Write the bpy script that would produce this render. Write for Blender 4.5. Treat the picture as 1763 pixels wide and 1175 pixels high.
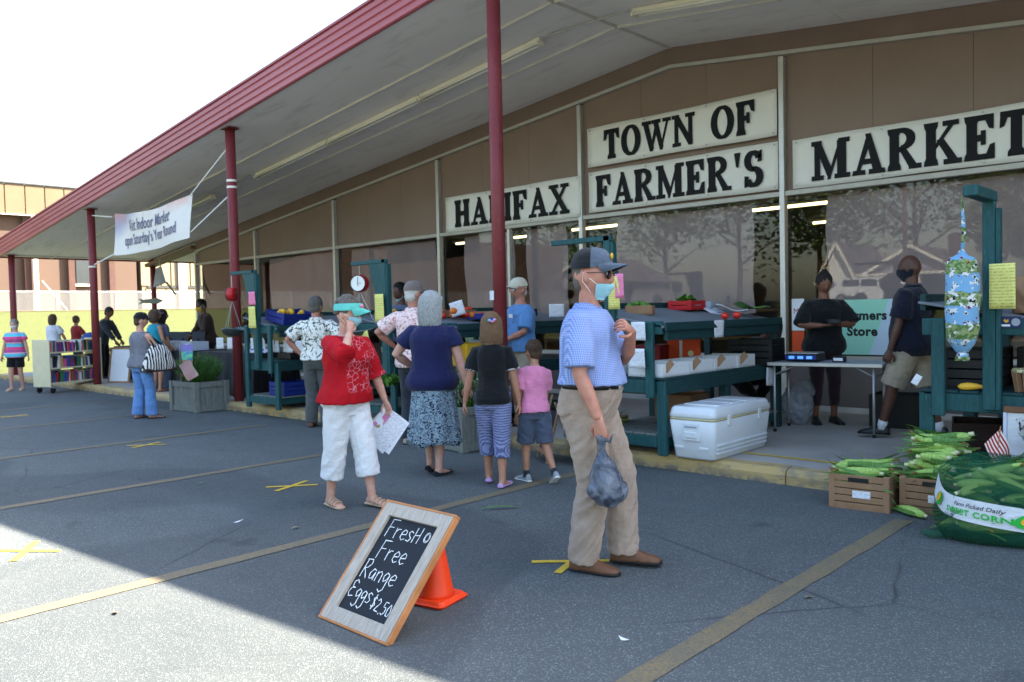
import bpy, math, random
import numpy as np
from mathutils import Vector, Matrix, noise as mnoise
R = math.radians
scene = bpy.context.scene
for o in list(bpy.data.objects): bpy.data.objects.remove(o)
# ---------------------------------------------------------------- camera
cam_d = bpy.data.cameras.new('camera'); cam = bpy.data.objects.new('camera', cam_d); scene.collection.objects.link(cam)
cam_d.sensor_width = 36.0; cam_d.lens = 28.81; cam_d.clip_start = 0.05; cam_d.clip_end = 900
YAW, PIT, ROL = R(43.32), R(-2.062), R(-1.283)
_fw = Vector((-math.sin(YAW)*math.cos(PIT), math.cos(YAW)*math.cos(PIT), math.sin(PIT)))
_r0 = Vector((math.cos(YAW), math.sin(YAW), 0)); _u0 = _r0.cross(_fw)
_r = _r0*math.cos(ROL)+_u0*math.sin(ROL); _u = -_r0*math.sin(ROL)+_u0*math.cos(ROL)
cam.matrix_world = Matrix(((_r.x, _u.x, -_fw.x, 0), (_r.y, _u.y, -_fw.y, 0), (_r.z, _u.z, -_fw.z, 1.45), (0, 0, 0, 1)))
cam_d.dof.use_dof = True; cam_d.dof.focus_distance = 4.6; cam_d.dof.aperture_fstop = 5.0
scene.camera = cam
# ---------------------------------------------------------------- daylight
SUN_DIR = Vector((0.60, 0.868, 1.0)).normalized()            # towards the sun
world = bpy.data.worlds.new('World'); scene.world = world; world.use_nodes = True
wn = world.node_tree.nodes; wl = world.node_tree.links
sky = wn.new('ShaderNodeTexSky'); sky.sky_type = 'NISHITA'; sky.sun_disc = False
sky.sun_elevation = math.asin(SUN_DIR.z); sky.sun_rotation = math.atan2(SUN_DIR.x, SUN_DIR.y)
sky.air_density = 1.3; sky.dust_density = 2.2; sky.ozone_density = 1.0
wn['Background'].inputs['Strength'].default_value = 0.083
wl.new(sky.outputs[0], wn['Background'].inputs['Color'])
sun_d = bpy.data.lights.new('sun', 'SUN'); sun_d.energy = 5.0; sun_d.angle = R(0.53); sun_d.color = (1.0, 0.895, 0.75)
sun = bpy.data.objects.new('sun', sun_d); scene.collection.objects.link(sun); sun.location = (20, 30, 40)
sun.rotation_euler = SUN_DIR.to_track_quat('Z', 'Y').to_euler()
vs = scene.view_settings; vs.view_transform = 'Standard'; vs.look = 'None'; vs.gamma = 1.0; vs.exposure = 2.95; vs.use_curve_mapping = False
scene.cycles.max_bounces = 8; scene.cycles.transparent_max_bounces = 12; scene.cycles.diffuse_bounces = 4; scene.cycles.caustics_reflective = False; scene.cycles.caustics_refractive = False
random.seed(7); np.random.seed(7)
COL = scene.collection
# ---------------------------------------------------------------- materials
def C(r, g, b):
    f = lambda v: ((v/255)/12.92 if v/255 <= .04045 else (((v/255)+.055)/1.055)**2.4)
    return (f(r), f(g), f(b), 1)
MATS = {}
class NB:
    """small node builder on a principled material"""
    def __init__(s, name, rough=.6, spec=.4, metal=0):
        s.m = bpy.data.materials.new(name); s.m.use_nodes = True; s.nt = s.m.node_tree
        s.b = s.nt.nodes['Principled BSDF']; s.b.inputs['Roughness'].default_value = rough
        s.b.inputs['Specular IOR Level'].default_value = spec; s.b.inputs['Metallic'].default_value = metal
        s.co = s.nt.nodes.new('ShaderNodeTexCoord').outputs['Object']; MATS[name] = s.m
    def set(s, i, v):
        if isinstance(v, (int, float, tuple, list)): i.default_value = v
        elif v is not None: s.nt.links.new(v, i)
    def n(s, t, **kw):
        nd = s.nt.nodes.new(t)
        for k, v in kw.items(): setattr(nd, k, v)
        return nd
    def geo(s): return s.n('ShaderNodeNewGeometry').outputs['Position']
    def map(s, scale=(1, 1, 1), rot=(0, 0, 0), loc=(0, 0, 0), co=None):
        m = s.n('ShaderNodeMapping'); s.set(m.inputs[0], co or s.co)
        m.inputs['Scale'].default_value = scale; m.inputs['Rotation'].default_value = rot; m.inputs['Location'].default_value = loc
        return m.outputs[0]
    def noise(s, scale, detail=4, rough=.55, co=None, dist=0, out=0):
        t = s.n('ShaderNodeTexNoise'); s.set(t.inputs['Vector'], co or s.co); t.inputs['Scale'].default_value = scale
        t.inputs['Detail'].default_value = detail; t.inputs['Roughness'].default_value = rough; t.inputs['Distortion'].default_value = dist
        return t.outputs[out]
    def vor(s, scale, co=None, feature='F1', out='Distance', rnd=1):
        t = s.n('ShaderNodeTexVoronoi', feature=feature); s.set(t.inputs['Vector'], co or s.co); t.inputs['Scale'].default_value = scale
        t.inputs['Randomness'].default_value = rnd
        return t.outputs[out]
    def wave(s, scale, axis='X', dist=0, co=None, kind='BANDS', prof='SIN', dscale=1):
        t = s.n('ShaderNodeTexWave', wave_type=kind, wave_profile=prof)
        if kind == 'BANDS': t.bands_direction = axis
        s.set(t.inputs['Vector'], co or s.co); t.inputs['Scale'].default_value = scale; t.inputs['Distortion'].default_value = dist
        t.inputs['Detail Scale'].default_value = dscale
        return t.outputs['Fac']
    def ramp(s, fac, a, b, ca=(0, 0, 0, 1), cb=(1, 1, 1, 1), mode='LINEAR'):
        r = s.n('ShaderNodeValToRGB'); s.set(r.inputs[0], fac); e = r.color_ramp.elements; r.color_ramp.interpolation = mode
        e[0].position = a; e[1].position = b; e[0].color = ca; e[1].color = cb
        return r.outputs[0]
    def mix(s, fac, a, b, blend='MIX'):
        m = s.n('ShaderNodeMix', data_type='RGBA', blend_type=blend); s.set(m.inputs[0], fac); s.set(m.inputs[6], a); s.set(m.inputs[7], b)
        return m.outputs[2]
    def math(s, op, a, b=None, clamp=False):
        m = s.n('ShaderNodeMath', operation=op, use_clamp=clamp); s.set(m.inputs[0], a); s.set(m.inputs[1], b)
        return m.outputs[0]
    def sep(s, co=None):
        x = s.n('ShaderNodeSeparateXYZ'); s.set(x.inputs[0], co or s.co); return x.outputs
    def color(s, v): s.set(s.b.inputs['Base Color'], v); return s
    def rough(s, v): s.set(s.b.inputs['Roughness'], v); return s
    def bump(s, h, strength=.3, dist=.01):
        b = s.n('ShaderNodeBump'); b.inputs['Strength'].default_value = strength; b.inputs['Distance'].default_value = dist
        s.set(b.inputs['Height'], h); s.nt.links.new(b.outputs[0], s.b.inputs['Normal']); return s
def pm(name, col, rough=.6, var=.12, vs=6, bump=.15, bs=60, spec=.35, metal=0, bd=.004):
    if name in MATS: return MATS[name]
    k = NB(name, rough, spec, metal); lo = tuple(c*(1-var) for c in col[:3])+(1,); hi = tuple(min(1, c*(1+var)) for c in col[:3])+(1,)
    k.color(k.mix(k.ramp(k.noise(vs, 5), .3, .7), lo, hi))
    if bump: k.bump(k.noise(bs, 4), bump, bd)
    return k.m
def cloth(name, col, var=.12, weave=900):
    if name in MATS: return MATS[name]
    k = NB(name, .85, .15); lo = tuple(c*(1-var) for c in col[:3])+(1,); hi = tuple(min(1, c*(1+var)) for c in col[:3])+(1,)
    k.color(k.mix(k.ramp(k.noise(9, 4), .3, .7), lo, hi)); k.b.inputs['Sheen Weight'].default_value = .15
    cr = k.noise(7, 5, .62, co=k.map((1, 1, 2.0), (R(18), R(24), 0)), dist=.9); cr = k.ramp(cr, .34, .66); k.bump(k.mix(.22, k.mix(.45, cr, k.noise(30, 4, .6)), k.noise(weave, 2)), .75, .016)
    return k.m
# ---------------------------------------------------------------- mesh helpers
class MB:
    def __init__(s): s.v = []; s.f = []; s.mi = []; s.cur = 0
    def add(s, vs, fs, M=None):
        o = len(s.v)
        s.v += [tuple(M @ Vector(p)) for p in vs] if M is not None else [tuple(p) for p in vs]
        s.f += [tuple(i+o for i in f) for f in fs]; s.mi += [s.cur]*len(fs); return s
    def box(s, c, d, bev=.004, M=None):
        """box by centre and size with chamfered edges"""
        hx, hy, hz = d[0]/2, d[1]/2, d[2]/2; b = min(bev, hx*.45, hy*.45, hz*.45)
        T = Matrix.Translation(c); T = (M @ T) if M is not None else T
        if b <= 0:
            vs = [(x*hx, y*hy, z*hz) for x in (-1, 1) for y in (-1, 1) for z in (-1, 1)]
            return s.add(vs, [(0, 1, 3, 2), (4, 6, 7, 5), (0, 4, 5, 1), (2, 3, 7, 6), (0, 2, 6, 4), (1, 5, 7, 3)], T)
        vs = []; idx = {}
        for sx in (-1, 1):
            for sy in (-1, 1):
                for sz in (-1, 1):
                    for a in range(3):
                        p = [sx*(hx-b), sy*(hy-b), sz*(hz-b)]; p[a] = (sx*hx, sy*hy, sz*hz)[a]
                        idx[(sx, sy, sz, a)] = len(vs); vs.append(p)
        fs = []
        def q(*k): fs.append(tuple(idx[i] for i in k))
        for sg in (-1, 1):
            o = (lambda *k: q(*k)) if sg > 0 else (lambda *k: q(*reversed(k)))
            o((sg, -1, -1, 0), (sg, 1, -1, 0), (sg, 1, 1, 0), (sg, -1, 1, 0))
            o((-1, sg, -1, 1), (-1, sg, 1, 1), (1, sg, 1, 1), (1, sg, -1, 1))
            o((-1, -1, sg, 2), (1, -1, sg, 2), (1, 1, sg, 2), (-1, 1, sg, 2))
        for s1 in (-1, 1):
            for s2 in (-1, 1):
                k = [(s1, s2, -1, 0), (s1, s2, -1, 1), (s1, s2, 1, 1), (s1, s2, 1, 0)]; q(*(k if s1*s2 > 0 else k[::-1]))
                k = [(s1, -1, s2, 0), (s1, 1, s2, 0), (s1, 1, s2, 2), (s1, -1, s2, 2)]; q(*(k if s1*s2 > 0 else k[::-1]))
                k = [(-1, s1, s2, 1), (-1, s1, s2, 2), (1, s1, s2, 2), (1, s1, s2, 1)]; q(*(k if s1*s2 > 0 else k[::-1]))
                for s3 in (-1, 1):
                    k = [(s1, s2, s3, 0), (s1, s2, s3, 1), (s1, s2, s3, 2)]; q(*(k if s1*s2*s3 > 0 else k[::-1]))
        return s.add(vs, fs, T)
    def bar(s, a, b, w, h, up=(0, 0, 1), bev=.004):
        """square bar between two points"""
        a = Vector(a); b = Vector(b); d = b-a; L = d.length; z = d.normalized(); x = Vector(up).cross(z)
        if x.length < 1e-4: x = Vector((1, 0, 0))
        x.normalize(); y = z.cross(x); m = (a+b)/2
        M = Matrix(((x.x, y.x, z.x, m.x), (x.y, y.y, z.y, m.y), (x.z, y.z, z.z, m.z), (0, 0, 0, 1)))
        return s.box((0, 0, 0), (w, h, L), bev, M)
    def rings(s, rs, cap=True, M=None, closed=True):
        n = len(rs[0]); vs = [p for r in rs for p in r]; fs = []
        for i in range(len(rs)-1):
            for j in range(n if closed else n-1):
                k = (j+1) % n; fs.append((i*n+j, i*n+k, (i+1)*n+k, (i+1)*n+j))
        if cap and closed: fs.append(tuple(range(n-1, -1, -1))); fs.append(tuple(range((len(rs)-1)*n, len(rs)*n)))
        return s.add(vs, fs, M)
    def tube(s, pts, rad, n=8, M=None, flat=1.0, up=None):
        pts = [Vector(p) for p in pts]; rad = rad if isinstance(rad, (list, tuple)) else [rad]*len(pts); rs = []
        pu = None
        for i, p in enumerate(pts):
            t = (pts[min(i+1, len(pts)-1)]-pts[max(i-1, 0)]).normalized()
            if pu is None:
                pu = Vector(up) if up else (Vector((0, 0, 1)) if abs(t.z) < .9 else Vector((0, 1, 0)))
            x = pu.cross(t); x = x.normalized() if x.length > 1e-5 else t.orthogonal().normalized(); y = t.cross(x); pu = y
            rs.append([p+x*math.cos(2*math.pi*k/n)*rad[i]+y*math.sin(2*math.pi*k/n)*rad[i]*flat for k in range(n)])
        return s.rings(rs, True, M)
    def lathe(s, prof, n=20, M=None, cap=True):
        return s.rings([[(r*math.cos(2*math.pi*k/n), r*math.sin(2*math.pi*k/n), z) for k in range(n)] for r, z in prof], cap, M)
    def ell(s, c, r, n=12, m=8, M=None, rot=None):
        rs = []
        for i in range(m+1):
            a = -math.pi/2+math.pi*i/m; a = max(-1.52, min(1.52, a))
            rs.append([Vector((r[0]*math.cos(a)*math.cos(2*math.pi*k/n), r[1]*math.cos(a)*math.sin(2*math.pi*k/n), r[2]*math.sin(a))) for k in range(n)])
        if rot is not None: rs = [[rot @ p for p in q] for q in rs]
        return s.rings([[p+Vector(c) for p in q] for q in rs], True, M)
    def prism(s, poly, z0, z1, M=None):
        n = len(poly); vs = [(x, y, z0) for x, y in poly]+[(x, y, z1) for x, y in poly]
        return s.add(vs, [tuple(range(n-1, -1, -1)), tuple(range(n, 2*n))]+[(i, (i+1) % n, n+(i+1) % n, n+i) for i in range(n)], M)
    def grid(s, fn, nu, nv, M=None):
        vs = [fn(i/nu, j/nv) for j in range(nv+1) for i in range(nu+1)]
        return s.add(vs, [(j*(nu+1)+i, j*(nu+1)+i+1, (j+1)*(nu+1)+i+1, (j+1)*(nu+1)+i) for j in range(nv) for i in range(nu)], M)
    def mesh(s, name='m', smooth=False):
        me = bpy.data.meshes.new(name); me.from_pydata(s.v, [], s.f)
        if smooth: me.polygons.foreach_set('use_smooth', [True]*len(me.polygons))
        if any(s.mi): me.polygons.foreach_set('material_index', s.mi)
        me.update(); return me
    def build(s, name, mat, parent=None, smooth=False, **kw):
        return link(name, s.mesh(name, smooth), mat, parent, **kw)
def link(name, me, mat, parent=None, **kw):
    o = bpy.data.objects.new(name, me); COL.objects.link(o)
    for m in (mat if isinstance(mat, (list, tuple)) else [mat]):
        if m is not None and len(me.materials) < (len(mat) if isinstance(mat, (list, tuple)) else 1):
            me.materials.append(MATS[m] if isinstance(m, str) else m)
    if parent is not None: o.parent = parent
    return tag(o, **kw)
def tag(o, label=None, cat=None, group=None, kind=None):
    if label: o['label'] = label
    if cat: o['category'] = cat
    if group: o['group'] = group
    if kind: o['kind'] = kind
    return o
def thing(name, label, cat, loc=(0, 0, 0), rz=0, group=None):
    o = bpy.data.objects.new(name, None); COL.objects.link(o); o.empty_display_size = .1
    o.location = loc; o.rotation_euler = (0, 0, rz); return tag(o, label, cat, group)
def dup(o, loc=None, rot=None, parent=None, label=None, group=None):
    c = o.copy(); COL.objects.link(c); c.parent = parent
    if loc is not None: c.location = loc
    if rot is not None: c.rotation_euler = rot
    tag(c, label, None, group)
    for ch in list(o.children): dup(ch, parent=c)
    return c
def Rz(a): return Matrix.Rotation(a, 4, 'Z')
def TR(loc, rz=0, rx=0, ry=0): return Matrix.Translation(loc) @ Matrix.Rotation(rz, 4, 'Z') @ Matrix.Rotation(ry, 4, 'Y') @ Matrix.Rotation(rx, 4, 'X')
def textmesh(txt, size, ext=.001, bold=0, shear=0, align='CENTER', squash=1.0):
    cu = bpy.data.curves.new('txt', 'FONT'); cu.body = txt; cu.size = size; cu.extrude = ext; cu.offset = bold; cu.shear = shear
    cu.align_x = align; cu.resolution_u = 3; cu.space_character = 1.0+bold*12
    ob = bpy.data.objects.new('txt', cu); COL.objects.link(ob)
    dg = bpy.context.evaluated_depsgraph_get(); me = bpy.data.meshes.new_from_object(ob.evaluated_get(dg))
    bpy.data.objects.remove(ob); bpy.data.curves.remove(cu); me.materials.clear()
    if squash != 1:
        for v in me.vertices: v.co.x *= squash
    return me
def text(txt, size, mat, parent, M, name='lettering', **kw):
    o = link(name, textmesh(txt, size, **kw), mat, parent); o.matrix_local = M; return o
# ================================================================ SETTING
CURB_Y, WALK_Z, FAC_Y, RAKE_Y = 6.28, 0.13, 10.0, 6.22
RIDGE_X, RIDGE_Z, SLOPE, EAVE_X, EAST_X = -6.25, 5.07, 0.112, -23.65, 11.0
def roofz(x): return RIDGE_Z-SLOPE*abs(x-RIDGE_X)
# --- materials
k = NB('asphalt', .82, .35)
big = k.ramp(k.noise(.35, 7, .66), .38, .64); mid = k.noise(2.2, 6, .62)
base = k.mix(big, C(70, 77, 79), C(90, 95, 95)); base = k.mix(k.ramp(mid, .35, .75), base, C(79, 85, 86))
agg = k.vor(170, out='Color'); aggd = k.vor(170)
spk = k.ramp(k.n('ShaderNodeSeparateColor').outputs[0], .80, .97)
k.nt.links.new(agg, spk.node.inputs[0].links[0].from_node.inputs[0])
base = k.mix(k.math('MULTIPLY', spk, .38), base, C(168, 170, 168))
drk = k.ramp(k.noise(140, 3), .30, .46, (1, 1, 1, 1), (0, 0, 0, 1)); base = k.mix(k.math('MULTIPLY', drk, .55), base, C(42, 46, 49))
stain = k.ramp(k.noise(.9, 7, .7, dist=1.2), .60, .78); base = k.mix(k.math('MULTIPLY', stain, .6), base, C(50, 56, 60))
oil = k.ramp(k.noise(1.7, 3, .5), .69, .76); base = k.mix(k.math('MULTIPLY', oil, .5), base, C(36, 39, 42))
crk = k.ramp(k.vor(.42, co=k.mix(.09, k.co, k.noise(1.3, 5, out=1)), feature='DISTANCE_TO_EDGE'), .0, .0045, (1, 1, 1, 1), (0, 0, 0, 1))
crk = k.math('MULTIPLY', crk, k.ramp(k.noise(.6, 2), .48, .56)); base = k.mix(k.math('MULTIPLY', crk, .75), base, C(34, 36, 38))
tyre = k.ramp(k.noise(.55, 5, .6, co=k.map((.25, 2.4, 1), (0, 0, R(12)))), .56, .70); base = k.mix(k.math('MULTIPLY', tyre, .30), base, C(96, 102, 106)); pat = k.ramp(k.noise(.22, 2, .4), .56, .575); base = k.mix(k.math('MULTIPLY', pat, .34), base, C(48, 53, 58)); grit = k.ramp(k.noise(420, 2), .66, .74); base = k.mix(k.math('MULTIPLY', grit, .5), base, C(150, 150, 146)); k.color(base); h = k.mix(.5, aggd, k.noise(160, 3)); h = k.mix(crk, h, (0, 0, 0, 1)); k.bump(h, .7, .008)
k = NB('stall_paint', .75)
w = k.ramp(k.noise(3.2, 7, .72), .30, .70); w2 = k.ramp(k.noise(90, 5, .75), .40, .56); a = k.mix(w, C(138, 118, 76), C(112, 103, 82)); k.color(k.mix(k.math('MULTIPLY', w2, .75), a, C(84, 84, 80)))
k.bump(k.noise(150, 3), .5, .006)
pm('yellow_tape', C(206, 172, 56), .5, .10, 20, .1, 80)
k = NB('walk_concrete', .8); s_ = k.ramp(k.noise(1.3, 7, .65), .3, .72); k.color(k.mix(s_, C(150, 146, 140), C(176, 171, 164))); k.bump(k.noise(220, 3), .25, .003)
k = NB('curb_paint', .75)
e_ = k.ramp(k.noise(5.5, 8, .75, co=k.map((1, 1, 2.2))), .50, .60); f_ = k.ramp(k.noise(1.2, 4), .3, .7)
c_ = k.mix(f_, C(186, 158, 100), C(170, 150, 112)); z_ = k.sep()[2]; low = k.math('MULTIPLY', k.ramp(z_, .0, .075, (1, 1, 1, 1), (0, 0, 0, 1)), k.ramp(k.noise(9, 6), .42, .55))
c_ = k.mix(k.math('MULTIPLY', e_, .75), c_, C(134, 128, 116)); c_ = k.mix(low, c_, C(112, 106, 96)); k.color(c_); k.bump(k.mix(.5, k.noise(35, 6, .7), e_), .6, .012)
k = NB('soffit_paint', .75); st = k.ramp(k.noise(2.0, 7, .7, co=k.map((.45, 2.2, 1), (0, 0, R(35))), dist=.8), .52, .74)
c_ = k.mix(k.ramp(k.noise(.5, 4), .3, .7), C(244, 238, 234), C(234, 228, 224)); c_ = k.mix(k.math('MULTIPLY', st, .34), c_, C(140, 132, 124)); k.color(c_); k.bump(k.noise(60, 4), .15, .004)
pm('soffit_batten_paint', C(206, 198, 186), .7, .1, 3)
k = NB('tan_panel', .6); g_ = k.ramp(k.wave(7.2, 'X'), .0, .10); v_ = k.noise(1.5, 5)
k.color(k.mix(v_, C(122, 103, 90), C(140, 120, 106))); k.bump(k.mix(.2, g_, k.noise(90, 3)), .3, .004)
pm('tan_band', C(120, 100, 89), .65, .10, 2, .2, 40)
k = NB('red_paint', .5, .3); c_ = k.mix(k.ramp(k.noise(1.8, 6, .65), .3, .7), C(112, 42, 45), C(126, 54, 56)); c_ = k.mix(k.math('MULTIPLY', k.ramp(k.noise(14, 6, .7), .60, .72), .5), c_, C(140, 94, 92)); k.color(c_); k.bump(k.noise(70, 3), .12, .003)
k = NB('fascia_paint', .42, .4); c_ = k.mix(k.ramp(k.noise(.9, 5, co=k.map((.3, 1, 1))), .3, .7), C(146, 60, 68), C(164, 82, 88)); k.color(c_)
pm('aluminium', C(190, 190, 186), .42, .06, 8, .05, 90, .5, .55)
pm('aluminium_paint', C(176, 173, 164), .5, .08, 6, .05, 90, .4, .15)
pm('knee_wall_paint', C(104, 95, 90), .7, .08, 3, .1, 60); pm('base_strip', C(186, 184, 178), .7, .1, 4)
k = NB('window_glass', .02, .5); nt = k.nt; out = nt.nodes['Material Output']
tr = k.n('ShaderNodeBsdfTransparent'); tr.inputs[0].default_value = (.88, .90, .89, 1); gl = k.n('ShaderNodeBsdfGlossy'); gl.inputs['Roughness'].default_value = .012
fr = k.n('ShaderNodeLayerWeight'); fr.inputs['Blend'].default_value = .5; fres = k.math('ADD', k.math('MULTIPLY', k.math('POWER', fr.outputs['Facing'], 4.5), .9), .022); mx = k.n('ShaderNodeMixShader')
bp_ = k.n('ShaderNodeBump'); bp_.inputs['Strength'].default_value = .02; bp_.inputs['Distance'].default_value = .02; nt.links.new(k.noise(.7, 2), bp_.inputs['Height']); nt.links.new(bp_.outputs[0], gl.inputs['Normal'])
nt.links.new(fres, mx.inputs[0]); nt.links.new(tr.outputs[0], mx.inputs[1]); nt.links.new(gl.outputs[0], mx.inputs[2]); nt.links.new(mx.outputs[0], out.inputs['Surface'])
k = NB('shade_paper', .8); wv = k.wave(16, 'X', 2.0, dscale=.4); k.color(k.mix(k.noise(2, 5), C(176, 152, 154), C(156, 134, 138))); k.bump(wv, .12, .006)
pm('interior_dark', C(96, 90, 84), .8, .15, 2); pm('interior_floor', C(120, 112, 100), .6, .1, 2)
k = NB('lawn_grass', .9, .1); k.color(k.mix(k.ramp(k.noise(7, 7, .75), .3, .7), C(70, 78, 46), C(92, 96, 60))); k.bump(k.noise(30, 5), .8, .05)
pm('dry_ground', C(112, 94, 74), .9, .2, 1.5, .5, 10)
k = NB('brick_far', .85); bt = k.n('ShaderNodeTexBrick'); k.set(bt.inputs['Vector'], k.map((1, 1, 1), (R(90), 0, R(90)))); bt.inputs['Scale'].default_value = 4.2
bt.inputs['Color1'].default_value = C(80, 47, 37); bt.inputs['Color2'].default_value = C(90, 57, 45); bt.inputs['Mortar'].default_value = C(86, 69, 59); bt.inputs['Mortar Size'].default_value = .018; k.color(bt.outputs[0])
pm('brick_dark', C(78, 56, 50), .85, .15, 3); pm('metal_tan', C(112, 94, 72), .5, .06, 2); pm('metal_cream', C(128, 118, 96), .5, .06, 2); pm('white_trim', C(226, 222, 210), .6, .05)
pm('dark_trim', C(70, 72, 74), .5, .1); pm('galvanised', C(168, 170, 170), .45, .08, 9, .05, 60, .5, .6); pm('window_dark', C(42, 50, 58), .12, .1, 3, 0, 1, .7)
k = NB('chain_mesh', .5); nt = k.nt; tr = k.n('ShaderNodeBsdfTransparent'); mx = k.n('ShaderNodeMixShader'); mx.inputs[0].default_value = .13
nt.links.new(tr.outputs[0], mx.inputs[1]); nt.links.new(k.b.outputs[0], mx.inputs[2]); nt.links.new(mx.outputs[0], nt.nodes['Material Output'].inputs['Surface']); k.color(C(170, 172, 172))
# --- ground
MB().grid(lambda u, v: ((u-.5)*1000, (v-.5)*1000, 0), 2, 2).build('ground', 'asphalt', kind='structure')
for i, (x, y0, y1) in enumerate([(1.01, -3.5, 5.35), (-1.83, -3.5, 5.72), (-4.56, -3.5, 5.75), (-7.29, -3.5, 5.7), (-9.96, -3.5, 5.7), (-12.7, -3.5, 5.7), (-15.4, -3.5, 5.7)]):
    n = 46; rnd = random.Random(i)
    def edge(u, v, x=x, y0=y0, y1=y1, rnd=rnd): return (x+(u-.5)*(.100+.026*rnd.random()), y0+(y1-y0)*v+(u-.5)*.02, .004)
    MB().grid(edge, 1, n).build('stall_line', 'stall_paint', kind='structure')
MB().box((-4.62, 5.95, .002), (.12, .42, .0042), 0).build('stall_line', 'stall_paint', kind='structure')
def tape_cross(x, y, rz, L, label, open_=R(58)):
    t = thing('tape_cross', label, 'tape', (x, y, .0045), rz, 'yellow tape crosses on the asphalt')
    for i, a in enumerate((0, open_)):
        MB().grid(lambda u, v: ((u-.5)*L, (v-.5)*.046+.003*math.sin(9*u+i), .0008*i), 8, 1).build('tape_strip', 'yellow_tape', t).rotation_euler[2] = a
tape_cross(-5.80, 1.61, R(37), .46, 'yellow tape cross on the sunlit asphalt at the left edge', R(111))
tape_cross(-6.16, 3.75, R(51), .43, 'yellow tape cross beside the walking woman in red', R(61))
tape_cross(-9.56, 3.94, R(48), .43, 'yellow tape cross midway to the far planter box', R(66))
tape_cross(-2.98, 3.62, R(42), .46, 'yellow tape cross under the man with the checked shirt', R(68))
tape_cross(-14.3, 3.9, R(48), .43, 'yellow tape cross farthest away near the left edge', R(64))
# --- raised walk and curb
MB().box((-6.0, 8.3, WALK_Z/2-.05), (36.4, 3.78, WALK_Z+.1), .0).build('walkway', 'walk_concrete', kind='structure')
for i in range(12):
    x0 = -24.2+i*3.04; prof = [(0, 0), (0, .075), (.012, .108), (.035, .127), (.16, .134), (.16, 0)]; m = MB(); nseg = 16; rs = []
    for j in range(nseg+1):
        xx = x0+.006+(3.04-.012)*j/nseg; rs.append([(xx, CURB_Y+dy+.008*mnoise.noise(Vector((xx*3, dz*30, 0))), z-(.012*max(0, mnoise.noise(Vector((xx*4, 5, dy*9)))) if z > .09 else 0)) for dy, z in prof for dz in (z,)])
    m.rings(rs); m.build('curb', 'curb_paint', kind='structure')
MB().box((-1.9, 6.72, .1345), (4.2, .05, .001), 0).build('curb_line', 'yellow_tape', kind='structure').rotation_euler[2] = R(-.6)
# --- the store
store = thing('store_building', 'long brown store with red trimmed canopy and big front windows', 'building', (0, 0, 0))
MX = [-20.65, -17.62, -14.41, -11.15, -7.87, -4.63, -1.38, 1.86, 5.1, 8.34]
TR_Z = 2.86
def upz(x): return roofz(x)-.265
for i in range(len(MX)-1):
    a, b = MX[i]+.035, MX[i+1]-.035
    # tan panel above the transom, three boards per bay
    nb = 3
    for j in range(nb):
        u, v = a+(b-a)*j/nb+.002, a+(b-a)*(j+1)/nb-.002
        xs = [u]+([RIDGE_X] if u < RIDGE_X < v else [])+[v]
        poly = [(x, TR_Z+.03) for x in (u, v)]+[(x, upz(x)-.025) for x in reversed(xs)]
        MB().prism(poly, -.02, .02, Matrix.Translation((0, FAC_Y+.03, 0)) @ Matrix.Rotation(R(90), 4, 'X')).build('wall_panel', 'tan_panel', store)
    xs = [MX[i]]+([RIDGE_X] if MX[i] < RIDGE_X < MX[i+1] else [])+[MX[i+1]]
    poly = [(x, upz(x)+.02) for x in xs]+[(x, roofz(x)+.01) for x in reversed(xs)]
    MB().prism(poly, -.03, .03, Matrix.Translation((0, FAC_Y+.01, 0)) @ Matrix.Rotation(R(90), 4, 'X')).build('head_band', 'tan_band', store)
    for u, v in zip(xs[:-1], xs[1:]): MB().bar((u, FAC_Y-.02, upz(u)), (v, FAC_Y-.02, upz(v)), .085, .05).build('upper_rail', 'aluminium_paint', store)
    MB().box(((a+b)/2, FAC_Y-.015, TR_Z), (b-a, .085, .062)).build('transom_bar', 'aluminium_paint', store)
    MB().box(((a+b)/2, FAC_Y-.01, .79), (b-a, .09, .06)).build('window_sill', 'aluminium_paint', store)
    MB().box(((a+b)/2, FAC_Y+.03, .44), (b-a, .10, .635), 0).build('knee_wall', 'knee_wall_paint', store)
    MB().box(((a+b)/2, FAC_Y-.04, .165), (b-a, .03, .07)).build('base_strip', 'base_strip', store)
    subs = [a, b] if i != 3 else [a, -9.42, b]
    for u, v in zip(subs[:-1], subs[1:]):
        MB().box(((u+v)/2, FAC_Y+.02, (TR_Z+.82)/2), (v-u-.03, .006, TR_Z-.82-.06), 0).build('window_pane', 'window_glass', store)
    if i == 3: MB().box((-9.42, FAC_Y-.012, (TR_Z+.82)/2), (.055, .08, TR_Z-.82-.065)).build('mullion', 'aluminium', store)
for x in MX: MB().box((x, FAC_Y-.02, (upz(x)-.045+WALK_Z)/2), (.068, .1, upz(x)-.045-WALK_Z-.004)).build('mullion', 'aluminium', store)
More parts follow.
